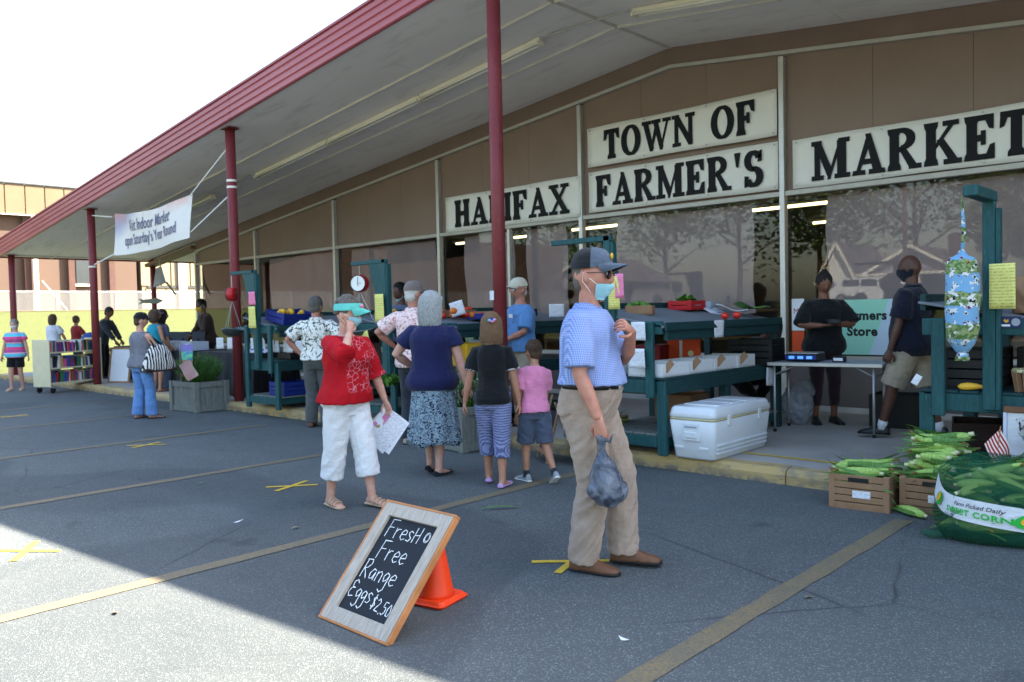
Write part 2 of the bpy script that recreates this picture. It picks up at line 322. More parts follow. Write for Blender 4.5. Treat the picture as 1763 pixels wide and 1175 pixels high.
# soffit sheets, battens, roof, fascia
rows = [(RAKE_Y+.05, 7.44), (7.46, 8.69), (8.71, FAC_Y-.03)]
cols = [RIDGE_X-2.44*i for i in range(8)]+[EAVE_X+.06]
def sheet(x0, x1, y0, y1):
    m = MB(); g = .004
    m.rings([[(x0+g, y0, roofz(x0+g)), (x1-g, y0, roofz(x1-g)), (x1-g, y0, roofz(x1-g)+.012), (x0+g, y0, roofz(x0+g)+.012)], [(x0+g, y1, roofz(x0+g)), (x1-g, y1, roofz(x1-g)), (x1-g, y1, roofz(x1-g)+.012), (x0+g, y1, roofz(x0+g)+.012)]])
    m.build('soffit_sheet', 'soffit_paint', store)
for y0, y1 in rows:
    for a, b in zip(cols[1:], cols[:-1]): sheet(a, b, y0, y1)
    x = RIDGE_X
    while x < EAST_X-.1: sheet(x, min(x+2.44, EAST_X), y0, y1); x += 2.44
sheet(EAVE_X+.06, MX[0]-.06, FAC_Y+.05, 14.0)
for y in (7.45, 8.70):
    for u, v in ((EAVE_X+.06, RIDGE_X-.02), (RIDGE_X+.02, EAST_X)): MB().bar((u, y, roofz(u)-.009), (v, y, roofz(v)-.009), .05, .016, (0, 1, 0)).build('soffit_batten', 'soffit_batten_paint', store)
MB().bar((RIDGE_X, RAKE_Y+.06, RIDGE_Z-.010), (RIDGE_X, FAC_Y-.04, RIDGE_Z-.010), .05, .012, (0, 0, 1)).build('soffit_batten', 'soffit_batten_paint', store)
for a, b in ((EAVE_X, RIDGE_X), (RIDGE_X, EAST_X)):
    m = MB(); y0, y1 = RAKE_Y+.02, 28.0; t0, t1 = .02, .30
    m.rings([[(a, y, roofz(a)+t0), (b, y, roofz(b)+t0), (b, y, roofz(b)+t1), (a, y, roofz(a)+t1)] for y in (y0, y1)]); m.build('roof_deck', 'dark_trim', store)
def fascia(a, b):
    """ribbed sheet-metal rake board, four ribs high"""
    m = MB(); H = .40; prof = []
    for r in range(4): z0 = -.03+H*r/4; prof += [(0.0, z0), (-.018, z0+.014), (-.018, z0+H/4-.03), (0.0, z0+H/4-.012)]
    prof += [(0.0, H-.03), (-.03, H-.03), (-.03, H), (.03, H), (.03, -.03)]
    m.rings([[(x, RAKE_Y+dy, roofz(x)+dz) for dy, dz in prof] for x in (a, b)]); m.build('fascia', 'fascia_paint', store)
fs = [EAVE_X-.02, -17.9, -11.6, RIDGE_X, -.9, 5.2, EAST_X]
for a, b in zip(fs[:-1], fs[1:]): fascia(a+.004, b-.004)
m = MB(); m.box((EAVE_X-.02, 17.1, roofz(EAVE_X)+.17), (.05, 21.7, .40)); m.build('fascia', 'fascia_paint', store)
m = MB(); m.box((EAVE_X+.3, 8.1, roofz(EAVE_X+.3)-.005), (.04, 3.6, .03)); m.build('soffit_batten', 'soffit_batten_paint', store)
# porch beam that carries on past the corner, side post
MB().bar((EAVE_X+.1, FAC_Y, roofz(EAVE_X+.1)-.15), (MX[0]-.04, FAC_Y, roofz(MX[0])-.15), .09, .30, (0, 1, 0)).build('porch_beam', 'tan_band', store)
def post(x, y, r=.075):
    m = MB(); z1 = roofz(x)-.012; m.lathe([(r, WALK_Z), (r, z1)], 28, Matrix.Translation((x, y, 0)), cap=True); return m.build('canopy_post', 'red_paint', store, True)
PX = [-6.25, -12.06, -17.95, -23.35, -.45, 5.4]
for x in PX: post(x, 6.45)
post(-23.35, 10.0, .07)
for x, z in ((-12.06, 3.58), (-12.06, 3.48), (-17.95, 2.55)): MB().lathe([(.079, z), (.079, z+.035)], 20, Matrix.Translation((x, 6.45, 0))).build('post_strap', 'white_trim', store)
# interior shell
sw = [('interior_floor', (-6, 15, .11), (30, 9.9, .04), 'interior_floor'), ('interior_ceiling', (-6, 15, 3.05), (29, 9.8, .06), 'interior_dark'), ('interior_wall', (-6, 19.95, 1.6), (30, .1, 3.0), 'interior_dark'), ('interior_wall', (-20.55, 15, 1.6), (.1, 9.8, 3.0), 'interior_dark'), ('interior_wall', (8.4, 15, 1.6), (.1, 9.8, 3.0), 'interior_dark')]
for n_, c_, d_, mt in sw: MB().box(c_, d_, 0).build(n_, mt, store)
k = NB('tube_lit', .5); k.b.inputs['Emission Color'].default_value = (1, .80, .42, 1); k.b.inputs['Emission Strength'].default_value = .75; k.color((.8, .75, .6, 1))
pm('fixture_enamel', C(226, 218, 196), .45, .05)
il = [(-8.6, 12.0), (-5.3, 12.0), (-8.6, 14.8), (-5.2, 14.8), (-1.9, 12.4), (-1.9, 15.0), (-12, 12.2), (-15.5, 12.2)]
for i, (x, y) in enumerate(il):
    t = thing('interior_light', 'lit strip light on the ceiling inside the store behind the glass', 'light', (x, y, 2.95), 0, 'lit strip lights inside the store')
    MB().box((0, 0, .04), (2.3, .16, .05)).build('housing', 'fixture_enamel', t); MB().tube([(-1.1, 0, -.005), (1.1, 0, -.005)], .022, 8).build('lamp_tube', 'tube_lit', t)
# canopy strip lights (unlit)
pm('lamp_glass', C(232, 228, 214), .25, .03, 4, 0)
def strip(x0, x1, y, label, n):
    d = (x1-x0)/n; t = thing('strip_light', label, 'light', ((x0+x1)/2, y, (roofz(x0)+roofz(x1))/2-.02)); o = Vector(t.location)
    for i in range(n):
        a = Vector((x0+i*d+.01, y, roofz(x0+i*d)-.04))-o; b = Vector((x0+(i+1)*d-.01, y, roofz(x0+(i+1)*d)-.04))-o
        MB().bar(a, b, .07, .06, (0, 0, 1)).build('housing', 'fixture_enamel', t)
        for dy in (-.045, .045): MB().tube([a+Vector((.03, dy, -.045)), b+Vector((-.03, dy, -.045))], .019, 8).build('lamp_tube', 'lamp_glass', t, True)
        for e, q in ((a, .02), (b, -.02)): MB().box(e+Vector((q, 0, -.045)), (.03, .14, .05)).build('lamp_holder', 'fixture_enamel', t)
strip(-14.2, -7.0, 8.1, 'long unlit double strip light under the canopy left of the ridge', 3)
strip(-5.65, -.8, 8.2, 'unlit double strip light under the canopy right of the ridge', 2)
strip(-20.6, -15.9, 8.1, 'unlit double strip light under the canopy behind the hanging banner', 2)
# window shades behind the glass
def shade(x0, x1, z0, z1, label, curl=.12):
    w = x1-x0
    def f(u, v): return (x0+w*u+.02*math.sin(7*v+u*3), FAC_Y+.16+.02*math.sin(u*w*9)+.05*(1-v)**2, z0+(z1-z0)*v-curl*(1-v)*math.sin(math.pi*u)*.6)
    m = MB(); m.grid(f, 60, 24); m.build('window_shade', 'shade_paper', store, smooth=True)
shade(-7.35, -5.15, 1.36, TR_Z-.06, 'mauve paper shade behind the window under FARMERS', .12); shade(-4.15, -1.5, 1.44, TR_Z-.06, 'mauve paper shade behind the window under MARKET', .05)
shade(-9.2, -8.35, 1.35, TR_Z-.06, 'mauve paper shade right of the canopy post under HALIFAX', .06); shade(-10.7, -9.47, 1.30, TR_Z-.06, 'mauve paper shade behind the canopy post under HALIFAX', .05); shade(-14.1, -11.45, 1.20, TR_Z-.06, 'mauve paper shade in the window left of HALIFAX', .1); shade(-17.35, -14.7, 1.15, TR_Z-.06, 'mauve paper shade in the window nearest the far corner', .1)
shade(-1.1, 1.6, 1.4, TR_Z-.06, 'mauve paper shade in the window past the right edge', .1)
# --- lawn, fence and far buildings
def lawn_z(x, y=0): t = max(0, min(1, (-24.3-x)/22)); return .02+2.0*t*t*(3-2*t)
MB().grid(lambda u, v: (-24.3-60*u, -120+240*v, lawn_z(-24.3-60*u)-(.0 if u > 0 else .05)), 40, 2).build('lawn', 'lawn_grass', kind='structure', smooth=True)
MB().grid(lambda u, v: (-44.2-6*u, -120+240*v, lawn_z(-44.2-6*u)+.02), 6, 2).build('dirt_strip', 'dry_ground', kind='structure')
bx = -50.2
bb = thing('brick_building', 'sunlit brick building with a tan metal roof band beyond the lawn', 'building', (bx, 0, 2))
def bpart(n_, c, d, mt, bev=.01): return MB().box(c, d, bev).build(n_, mt, bb)
bpart('wall', (-4, -10, 2.35), (8, 61, 6.2), 'brick_far', 0)
for i in range(60):
    y = 20.4-i*.98
    if y < -26: break
    bpart('fascia_panel', (.42, y-.48, 6.1), (.05, .93, 1.62), 'metal_tan', .012)
bpart('fascia_backing', (.36, -3, 6.1), (.06, 48, 1.6), 'metal_tan', .0); bpart('coping', (.42, -3, 6.96), (.2, 48, .08), 'dark_trim'); bpart('fascia_drip', (.44, -3, 5.26), (.12, 48, .05), 'white_trim')
for y in (14.59, 16.8, 10.2, 6.2, 19.0): bpart('pilaster', (.14, y, 2.2), (.28, .34, 6.2), 'brick_dark')
bpart('downspout', (.42, 14.90, 2.4), (.2, .24, 5.6), 'white_trim'); 
for y in (17.48, 11.8, 8.0):
    w = bpart('window', (.02, y, 2.42), (.1, .78, 1.75), 'window_dark'); bpart('window_sill', (.1, y, 1.5), (.22, 1.0, .12), 'white_trim')
cb = thing('metal_building', 'cream ribbed metal building beside the brick one beyond the lawn', 'building', (bx, 20.6, 2))
MB().box((-5, 20, 2.5), (10, 39.6, 6.5), 0).build('wall', 'metal_cream', cb)
for i in range(36): MB().box((.03, .4+i*.62, 1.5+2.0), (.06, .54, 4.0), .02).build('wall_panel', 'metal_cream', cb)
MB().box((.05, 20, 1.42), (.1, 39, .09)).build('trim', 'dark_trim', cb)
for i in range(18): MB().box((.02, 1.0+i*1.25, .62), (.04, 1.2, 1.5), .02).build('wall_panel', 'metal_cream', cb)
for y in (2.65, 7.9): MB().box((.1, y, 2.4), (.2, .55, 5.2)).build('column', 'galvanised', cb)
fence = thing('chain_link_fence', 'low galvanised chain link fence along the far lawn', 'fence', (-46.4, 0, 2))
for i in range(34): MB().tube([(0, 32.43-i*2.935, -.2), (0, 32.43-i*2.935, 1.0)], .035, 8).build('post', 'galvanised', fence)
MB().tube([(0, -52, 1.0), (0, 32, 1.0)], .026, 6).build('rail', 'galvanised', fence); MB().box((0, -10, .52), (.01, 84, 1.1), 0).build('mesh', 'chain_mesh', fence)
MB().bar((.6, 13.9, 3.0-.5), (.9, 15.6, .1), .08, .05).build('prop_board', 'white_trim', label='pale board propped against the far brick wall', cat='board').location = (bx+.2, 1.2, 1.2)
# ================================================================ PEOPLE
def skin(name, col, red):
    k = NB(name, .5, .35); k.color(k.mix(k.ramp(k.noise(22, 5, .6), .35, .75), col, red)); k.b.inputs['Subsurface Weight'].default_value = .08
    k.b.inputs['Subsurface Radius'].default_value = (.012, .005, .003); k.bump(k.noise(240, 3), .18, .002)
skin('skin_fair', C(198, 156, 138), C(184, 130, 114)); skin('skin_ruddy', C(184, 132, 112), C(168, 108, 92)); skin('skin_tan', C(176, 130, 106), C(158, 108, 86)); skin('skin_brown', C(124, 84, 64), C(106, 68, 52)); skin('skin_deep', C(92, 62, 50), C(78, 52, 42))
def hairm(name, a, b):
    k = NB(name, .55, .3); st = k.noise(60, 5, .7, co=k.map((3, 3, .5))); k.color(k.mix(k.ramp(st, .3, .7), a, b)); k.bump(st, .9, .012)
hairm('hair_grey', C(96, 92, 90), C(160, 156, 152)); hairm('hair_silver', C(116, 120, 122), C(204, 206, 204)); hairm('hair_brown', C(60, 44, 34), C(92, 70, 54)); hairm('hair_black', C(18, 16, 16), C(36, 32, 30)); hairm('hair_light', C(92, 68, 48), C(140, 108, 80)); hairm('hair_saltpepper', C(70, 66, 62), C(120, 114, 108)); hairm('hair_white', C(186, 184, 178), C(222, 220, 214))
pm('eye_white', C(225, 222, 216), .25, .02, 5, 0); pm('eye_dark', C(28, 20, 16), .2, .02, 5, 0); pm('lip_skin', C(170, 96, 86), .5, .08, 40); pm('lip_dark', C(96, 56, 50), .5, .08, 40)
k = NB('mask_paper', .8, .15); k.color(k.mix(k.noise(30, 3), C(146, 200, 214), C(170, 216, 226))); k.bump(k.wave(60, 'Z'), .5, .003)
pm('mask_white', C(220, 222, 222), .8, .05); pm('loop_white', C(232, 232, 228), .7, .03)
pm('black_rubber', C(26, 26, 28), .7, .1, 20, .1, 90); pm('black_plastic', C(24, 25, 27), .4, .1, 20, .05, 90)
def remesh(mb, voxel, smooth=4, fold=None, seed=0):
    ob = bpy.data.objects.new('tmp', mb.mesh('tmp')); COL.objects.link(ob)
    r = ob.modifiers.new('r', 'REMESH'); r.mode = 'VOXEL'; r.voxel_size = voxel
    if smooth: s = ob.modifiers.new('s', 'SMOOTH'); s.factor = .5; s.iterations = smooth
    dg = bpy.context.evaluated_depsgraph_get(); me = bpy.data.meshes.new_from_object(ob.evaluated_get(dg)); old = ob.data
    bpy.data.objects.remove(ob); bpy.data.meshes.remove(old); n = len(me.vertices)
    if fold and n:
        co = np.empty(n*3, np.float32); me.vertices.foreach_get('co', co); co = co.reshape(-1, 3)
        no = np.empty(n*3, np.float32); me.vertex_normals.foreach_get('vector', no); no = no.reshape(-1, 3)
        amp, fx, fz, tilt = fold; d = np.empty(n)
        for i in range(n):
            x, y, z = co[i]; zz = z+tilt*(x-y)
            a = 1-abs(mnoise.noise(Vector((x*fx+seed, y*fx, zz*fz))))*2; b = mnoise.noise(Vector((x*fx*2.1, y*fx*2.1+seed, zz*fz*1.7)))
            d[i] = amp*(a*.75+b*.45)
        me.vertices.foreach_set('co', (co+no*d[:, None]).astype(np.float32).ravel()); me.update()
    me.polygons.foreach_set('use_smooth', [True]*len(me.polygons)); return me
def ik(a, b, l1, l2, pole):
    a = Vector(a); b = Vector(b); d = b-a; L = min(d.length, (l1+l2)*.999); b = a+d.normalized()*L
    x = (l1*l1-l2*l2+L*L)/(2*L); h = math.sqrt(max(l1*l1-x*x, 1e-8)); dn = d.normalized(); p = Vector(pole); p = p-dn*p.dot(dn)
    p = p.normalized() if p.length > 1e-5 else dn.orthogonal().normalized()
    return a+dn*x+p*h, b
def headpt(x, y, z, nose=1.0, fem=0):
    X = .0765*x; Y = .0965*y; Z = .118*z
    if z < 0:
        q = (-z)**1.6; X *= 1-(.30+.05*fem)*q; Y *= (1-.04*q) if y > 0 else (1-.50*q)
    if y > 0:
        g = lambda cx, cz, sx, sz: math.exp(-((abs(x)-cx)/sx)**2-((z-cz)/sz)**2)
        nz = 0
        if -.42 < z < .22: nz = (max(0, (.22-z)/.44) if z > -.22 else max(0, (z+.42)/.20))**.9*math.exp(-(x/(.10+.10*max(0, .1-z)))**2)
        Y += nose*.026*nz+.004*g(.3, .2, .3, .09)-.010*g(.36, .04, .16, .11)+.004*g(0, -.5, .28, .08)-.005*g(0, -.64, .3, .07)+.009*g(0, -.86, .25, .13)+.004*g(.5, -.2, .18, .2)
    return Vector((X, Y, Z))
def headmesh(mb, M, nu=36, nv=28, fem=0):
    rs = []
    for i in range(nv+1):
        a = max(-1.54, min(1.54, -math.pi/2+math.pi*i/nv)); ca, sa = math.cos(a), math.sin(a)
        rs.append([headpt(ca*math.sin(2*math.pi*j/nu), ca*math.cos(2*math.pi*j/nu), sa, 1, fem) for j in range(nu)][::-1])
    mb.rings(rs, True, M)
    for sg in (-1, 1): mb.ell((sg*.077, -.010, -.006), (.011, .021, .033), 8, 6, M)
def hand(mb, w, d, n, side, curl, s, spread=0, thumb=.3):
    d = Vector(d).normalized(); n = Vector(n); n = (n-d*n.dot(d)).normalized(); t = n.cross(d)*side
    def ringat(p, a, b, ax, ay): return [p+ax*math.cos(q*math.pi/5)*a+ay*math.sin(q*math.pi/5)*b for q in range(10)]
    w = Vector(w); rs = []
    for u, a, b in ((-.03, .025, .021), (.0, .027, .020), (.03, .036, .0175), (.06, .041, .0155), (.082, .040, .013), (.092, .034, .009)): rs.append(ringat(w+d*u*s, a*s, b*s, t, n))
    mb.rings(rs, True)
    for L, o, r in ((.070, .030, .0090), (.079, .0105, .0094), (.074, -.0095, .0090), (.058, -.0285, .0080)):
        p = w+d*.078*s+t*o*s; ang = 0; pts = [p]; dd = d+t*spread*o*12
        for f, bend in ((.44, .8), (.32, 1.35), (.24, .9)):
            ang += curl*bend; pts.append(pts[-1]+(dd.normalized()*math.cos(ang)+n*math.sin(ang))*L*f*s)
        mb.tube(pts, [r*s, r*s*.98, r*s*.9, r*s*.72], 8, up=tuple(n))
    p = w+d*.02*s+t*.026*s; d1 = (d*.62+t*.72+n*.28).normalized(); d2 = (d*(.9)+t*(.5-thumb)+n*(.25+thumb)).normalized(); q = p+d1*.042*s
    mb.tube([p-d1*.01*s, p+d1*.012*s, q, q+d2*.030*s, q+d2*.050*s], [.013*s, .0135*s, .0108*s, .0098*s, .0072*s], 8)
PROF = [(0, .13, .095), (.12, .17, .115), (.27, .165, .112), (.42, .150, .102), (.6, .158, .110), (.74, .168, .116), (.86, .168, .102), (.93, .130, .084), (.97, .092, .072), (1.0, .066, .064)]
def prof_at(t):
    if t <= 0: return PROF[0][1]*(1+.35*min(1, -t*4)), PROF[0][2]*(1+.25*min(1, -t*4))
    for (a, w, d), (b, w2, d2) in zip(PROF[:-1], PROF[1:]):
        if t <= b: q = (t-a)/(b-a); return w+(w2-w)*q, d+(d2-d)*q
    return PROF[-1][1:]
def person(label, xy, z0, heading, H=1.72, skinm='skin_fair', vox=.011, fem=0, girth=1.0, belly=.0, bust=0.0, lean=(0, 0), drop=0.0, shift=(0, 0), twist=0.0, hips=0.0, lf=None, rf=None, lfy=.15, rfy=-.15, lfp=0, rfp=0, lk=(0, 1, 0), rk=(0, 1, 0),
           lh=None, rh=None, lpole=(-.5, -1, -.2), rpole=(.5, -1, -.2), lhand=None, rhand=None, hyaw=0, hpitch=0, htilt=0, top=None, bottom=None, shoes=None, hair=None, cap=None, mask=None, glasses=None, face=False, group='people at the market', legw=1.0, armw=1.0, headk=1.07, nofeet=False):
    s = H/1.75; root = thing('person', label, 'person', (xy[0], xy[1], z0), heading-math.pi/2, group); J = {'root': root, 's': s}
    V = Vector
    pel = V((shift[0]*s, shift[1]*s, (.93-drop)*s)); neck = pel+V((lean[0]*s, lean[1]*s, math.sqrt(max(.05, .53**2-lean[0]**2-lean[1]**2))*s)); up = (neck-pel).normalized()
    rp = V((math.cos(hips), math.sin(hips), 0)); rs_ = V((math.cos(twist), math.sin(twist), 0)); rs_ = (rs_-up*rs_.dot(up)).normalized()
    sw = (.182-.014*fem)*s*(.6+.4*girth)
    sh = {1: neck-up*.082*s+rs_*sw, -1: neck-up*.082*s-rs_*sw}; hipj = {1: pel+rp*.088*s-V((0, 0, .02*s)), -1: pel-rp*.088*s-V((0, 0, .02*s))}
    ank = {1: V(rf or (.105, 0, .078)), -1: V(lf or (-.105, 0, .078))}; knee = {}
    for g, kp in ((1, rk), (-1, lk)):
        a = ank[g]*s; knee[g], ank[g] = ik(hipj[g], a, .423*s, .415*s, kp)
    hd = {1: V(rh or (.27, .03, .80)), -1: V(lh or (-.27, .03, .80))}; elb = {}
    for g, pl in ((1, rpole), (-1, lpole)): elb[g], hd[g] = ik(sh[g], hd[g]*s, .285*s, .255*s, pl)
    J.update(hand=hd, elbow=elb, shoulder=sh, knee=knee, ankle=ank, neck=neck, pelvis=pel, up=up)
    P0 = pel-up*.13*s
    def ring(t, off=0.0, sc=1.0, n=22, wob=0):
        w, d = prof_at(t); c = P0+(neck-P0)*t; q = max(0, min(1, (t-.15)/.6)); rr = (rp*(1-q)+rs_*q).normalized(); ff = up.cross(rr).normalized()
        gg = 1+(girth-1)*(1 if t < .8 else max(0, (1-t)/.2)); bl = belly*math.exp(-((t-.36)/.2)**2); bu = bust*math.exp(-((t-.68)/.10)**2); hp = (.025*fem)*math.exp(-((t-.12)/.14)**2); but = .018*math.exp(-((t-.12)/.12)**2)
        w = w*gg+hp-(.018*fem if t > .5 else .012*fem)*(t > .3); d = d*gg; out = []
        for i in range(n):
            a = 2*math.pi*i/n; cx, sy = math.cos(a), math.sin(a); e = .80
            x = math.copysign(abs(cx)**e, cx)*(w*s*sc+off); y = math.copysign(abs(sy)**e, sy)*(d*s*sc+off)+((bl+bu)*s if sy > 0 else 0)*abs(sy)-(but*s*abs(sy) if sy < 0 else 0)
            if wob: y *= 1+wob*math.sin(5*a+t*9); x *= 1+wob*math.cos(4*a)
            out.append(c+rr*x+ff*y)
        return out
    # ---- body
    b = MB(); b.rings([ring(t, -.004) for t in (0, .06, .12, .2, .27, .35, .42, .5, .6, .68, .74, .8, .86, .9, .935, .97, 1.0)])
    hc = neck+up*.158*s*(.5+.5*headk)+V((0, 0, 0)); HM = Matrix.Translation(hc) @ Matrix.Rotation(math.atan2(rs_.y, rs_.x)*.0+hyaw, 4, 'Z') @ Matrix.Rotation(-hpitch, 4, 'X') @ Matrix.Rotation(htilt, 4, 'Y') @ Matrix.Translation((0, .018, 0)) @ Matrix.Scale(s*headk, 4)
    J['HM'] = HM; b.tube([neck-up*.05*s, neck+up*.02*s, hc-up*.06*s+V((0, .0, 0))], [.066*s*(.7+.3*girth), .056*s*(.75+.25*girth), .054*s*(.75+.25*girth)], 14)
    headmesh(b, HM, fem=fem)
    aw = s*armw
    for g in (1, -1):
        m1 = sh[g].lerp(elb[g], .5); f1 = elb[g].lerp(hd[g], .3)
        b.tube([sh[g]-rs_*g*.03*s, sh[g]+(elb[g]-sh[g])*.06, m1, elb[g], f1, hd[g]], [.052*aw, .057*aw, .048*aw, .040*aw, .042*aw, .027*aw], 12)
        m2 = hipj[g].lerp(knee[g], .35); c2 = knee[g].lerp(ank[g], .3)
        b.tube([hipj[g]+V((0, 0, .03*s)), m2, knee[g], c2, ank[g].lerp(knee[g], .15), ank[g]-V((0, 0, .02*s))], [.090*s*legw, .080*s*legw, .056*s*legw, .056*s*legw, .037*s*legw, .036*s*legw], 12)
        if not nofeet:
            fy, fp = (rfy, rfp) if g == 1 else (lfy, lfp); FM = Matrix.Translation(ank[g]) @ Matrix.Rotation(fy, 4, 'Z') @ Matrix.Rotation(-fp, 4, 'X') @ Matrix.Scale(s, 4); J['FM%d' % g] = FM
            b.rings([[FM @ V((math.cos(q*math.pi/6)*w, y, -.042+cz+math.sin(q*math.pi/6)*h)) for q in range(12)] for y, w, h, cz in ((-.055, .014, .016, -.006), (-.045, .028, .03, 0), (.0, .033, .036, .004), (.06, .037, .026, -.006), (.12, .043, .017, -.014), (.165, .040, .011, -.019), (.185, .022, .006, -.022))][::-1])
    me = remesh(b, vox*s, 3)
    hb = MB()
    for g, hs, dflt in ((1, rhand, .35), (-1, lhand, .35)):
        hs = hs or {}; d = (hd[g]-elb[g]).normalized(); d = V(hs.get('d', d)).normalized(); n = V(hs.get('n', (-g, .25, 0)))
        hand(hb, hd[g]+d*.012*s, d, n, g*hs.get('flip', 1), hs.get('curl', dflt), s*(.98 if not fem else .92), hs.get('spread', 0), hs.get('thumb', .3)); J['hd%d' % g] = d
    n0 = len(me.vertices); hm = hb.mesh('h', True)
    import bmesh
    bm = bmesh.new(); bm.from_mesh(me); bm.from_mesh(hm); bm.to_mesh(me); bm.free(); bpy.data.meshes.remove(hm)
    me.polygons.foreach_set('use_smooth', [True]*len(me.polygons)); link('body', me, skinm, root)
    # ---- clothing
    if top:
        m = MB(); ease = top.get('ease', .014)*s; th = top.get('hem', .10); fl = top.get('flare', .02)*s; sl = top.get('sleeve', .45); ck = top.get('neck', .965)
        ts = [th+(ck-th)*i/13 for i in range(14)]; m.rings([ring(t, ease+fl*max(0, 1-(t-th)/.35)) for t in ts])
        for g in (1, -1):
            if sl <= 0: m.tube([sh[g]-rs_*g*.05*s, sh[g]-rs_*g*.012*s], [.058*s, .045*s], 12); continue
            L1, L2 = .285, .255; tot = sl*(L1+L2); r0 = top.get('sr', .070)*aw; r1 = top.get('sr1', r0/aw*1.02)*aw
            pts = [sh[g]-rs_*g*.055*s, sh[g]-rs_*g*.01*s+up*.004*s]; rad = [.052*s, r0*.80]
            if tot <= L1: pts += [sh[g].lerp(elb[g], tot/L1*.55), sh[g].lerp(elb[g], tot/L1)]; rad += [(r0+r1)/2, r1]
            else: pts += [sh[g].lerp(elb[g], .55), elb[g], elb[g].lerp(hd[g], (tot-L1)/L2)]; rad += [r0*.95, r0*.88, r1]
            m.tube(pts, rad, 14)
            if 'cuff' in top: cm = MB(); e = pts[-1]; dd = (pts[-1]-pts[-2]).normalized(); cm.tube([e-dd*.022*s, e+dd*.004*s], [r1*1.04, r1*1.05], 16); link('cuff', remesh(cm, .007, 2), top['cuff'], root)
        link('shirt', remesh(m, vox*s, 3, top.get('fold', (.0075, 8, 8, .7)), seed=hash(label) % 97 if False else len(label)), top['mat'], root)
        if 'collar' in top:
            cm = MB(); nn = 28; rsx = []
            for u, rr, zz in ((0, .070, -.028), (.3, .072, .012), (.5, .077, .018), (1, .100, -.022), (.9, .092, -.026), (.4, .066, .002)):
                rsx.append([neck+up*zz*s+V(((rr*math.cos(2*math.pi*i/nn))*s, (rr*.95*math.sin(2*math.pi*i/nn))*s, -.028*s*max(0, math.sin(2*math.pi*i/nn))**2))-V((0, .004*s, 0)) for i in range(nn)])
            rsx.append(rsx[0]); cm.rings(rsx, False); cm.build('collar', top['collar'], root, True)
        if 'neckband' in top:
            cm = MB(); nn = 24; cm.tube([neck+up*-.006*s+V((.073*s*math.cos(2*math.pi*i/nn), .070*s*math.sin(2*math.pi*i/nn)-.003, -.02*s*max(0, math.sin(2*math.pi*i/nn)))) for i in range(nn+1)], .0085*s, 8); cm.build('neckband', top['neckband'], root, True)
    if bottom:
        m = MB(); kind = bottom['kind']; ease = bottom.get('ease', .010)*s; wt = bottom.get('waist', .36)
        if kind == 'skirt':
            hz = bottom['hem']*s; fr = bottom.get('flare', .06)*s; mid = (ank[1]+ank[-1])/2; rsk = []
            for i in range(15):
                u = i/14; w, d = prof_at(max(.02, wt-u*1.2)); w = max(w*girth+.02*fem, .17)*s; d = max(d*girth+.02, .13)*s; zc = pel.z+(wt-.2)*.66*s; z = zc+(hz-zc)*u; c = V((pel.x+(mid.x-pel.x)*u*.8, pel.y+(mid.y-pel.y)*u*.8, z)); n = 64; rg = []
                for j in range(n):
                    a = 2*math.pi*j/n; wv = 1+.075*u*math.sin(9*a+1.2*math.sin(2*a))+.03*u*math.sin(17*a+2); rg.append(c+V((math.cos(a)*(w+fr*u)*wv, math.sin(a)*(d+fr*1.1*u)*wv, .012*u*math.sin(4*a))))
                rsk.append(rg)
            m.rings(rsk[::-1]); link('skirt', m.mesh('skirt', True), bottom['mat'], root)
        else:
            m.rings([ring(t, ease) for t in [-.03+(wt+.03)*i/9 for i in range(10)]]); fr = bottom.get('len', 1.0); rt = bottom.get('rt', .100)*s*legw; rk_ = bottom.get('rk', .080)*s*legw; ra = bottom.get('ra', .072)*s*legw
            for g in (1, -1):
                pts = [hipj[g]+V((0, 0, .05*s)), hipj[g].lerp(knee[g], .25)]; rad = [rt*.9, rt]
                if fr <= .5: pts += [hipj[g].lerp(knee[g], .6*fr*2), hipj[g].lerp(knee[g], fr*2)]; rad += [(rt+rk_)/2, rk_]
                else:
                    q = (fr-.5)*2; pts += [hipj[g].lerp(knee[g], .65), knee[g], knee[g].lerp(ank[g], q*.5), knee[g].lerp(ank[g], q) if q < .98 else ank[g]-V((0, 0, .022*s))]; rad += [(rt+rk_)/2, rk_, (rk_+ra)/2, ra]
                m.tube(pts, rad, 14)
            link(kind, remesh(m, vox*s, 3, bottom.get('fold', (.006, 6, 13, .6)), seed=3.3+len(label)), bottom['mat'], root)
        if 'belt' in bottom:
            bm_ = MB(); r1 = ring(wt-.015, ease+.006, n=40); r2 = ring(wt+.035, ease+.006, n=40); r3 = ring(wt+.035, ease-.006, n=40); r4 = ring(wt-.015, ease-.006, n=40); bm_.rings([r4, r1, r2, r3], False); bt = bm_.build('belt', bottom['belt'], root, True)
            c = (r1[10]+r2[10])/2; MB().box(c, (.05*s, .012, .036*s)).build('buckle', 'aluminium', bt)
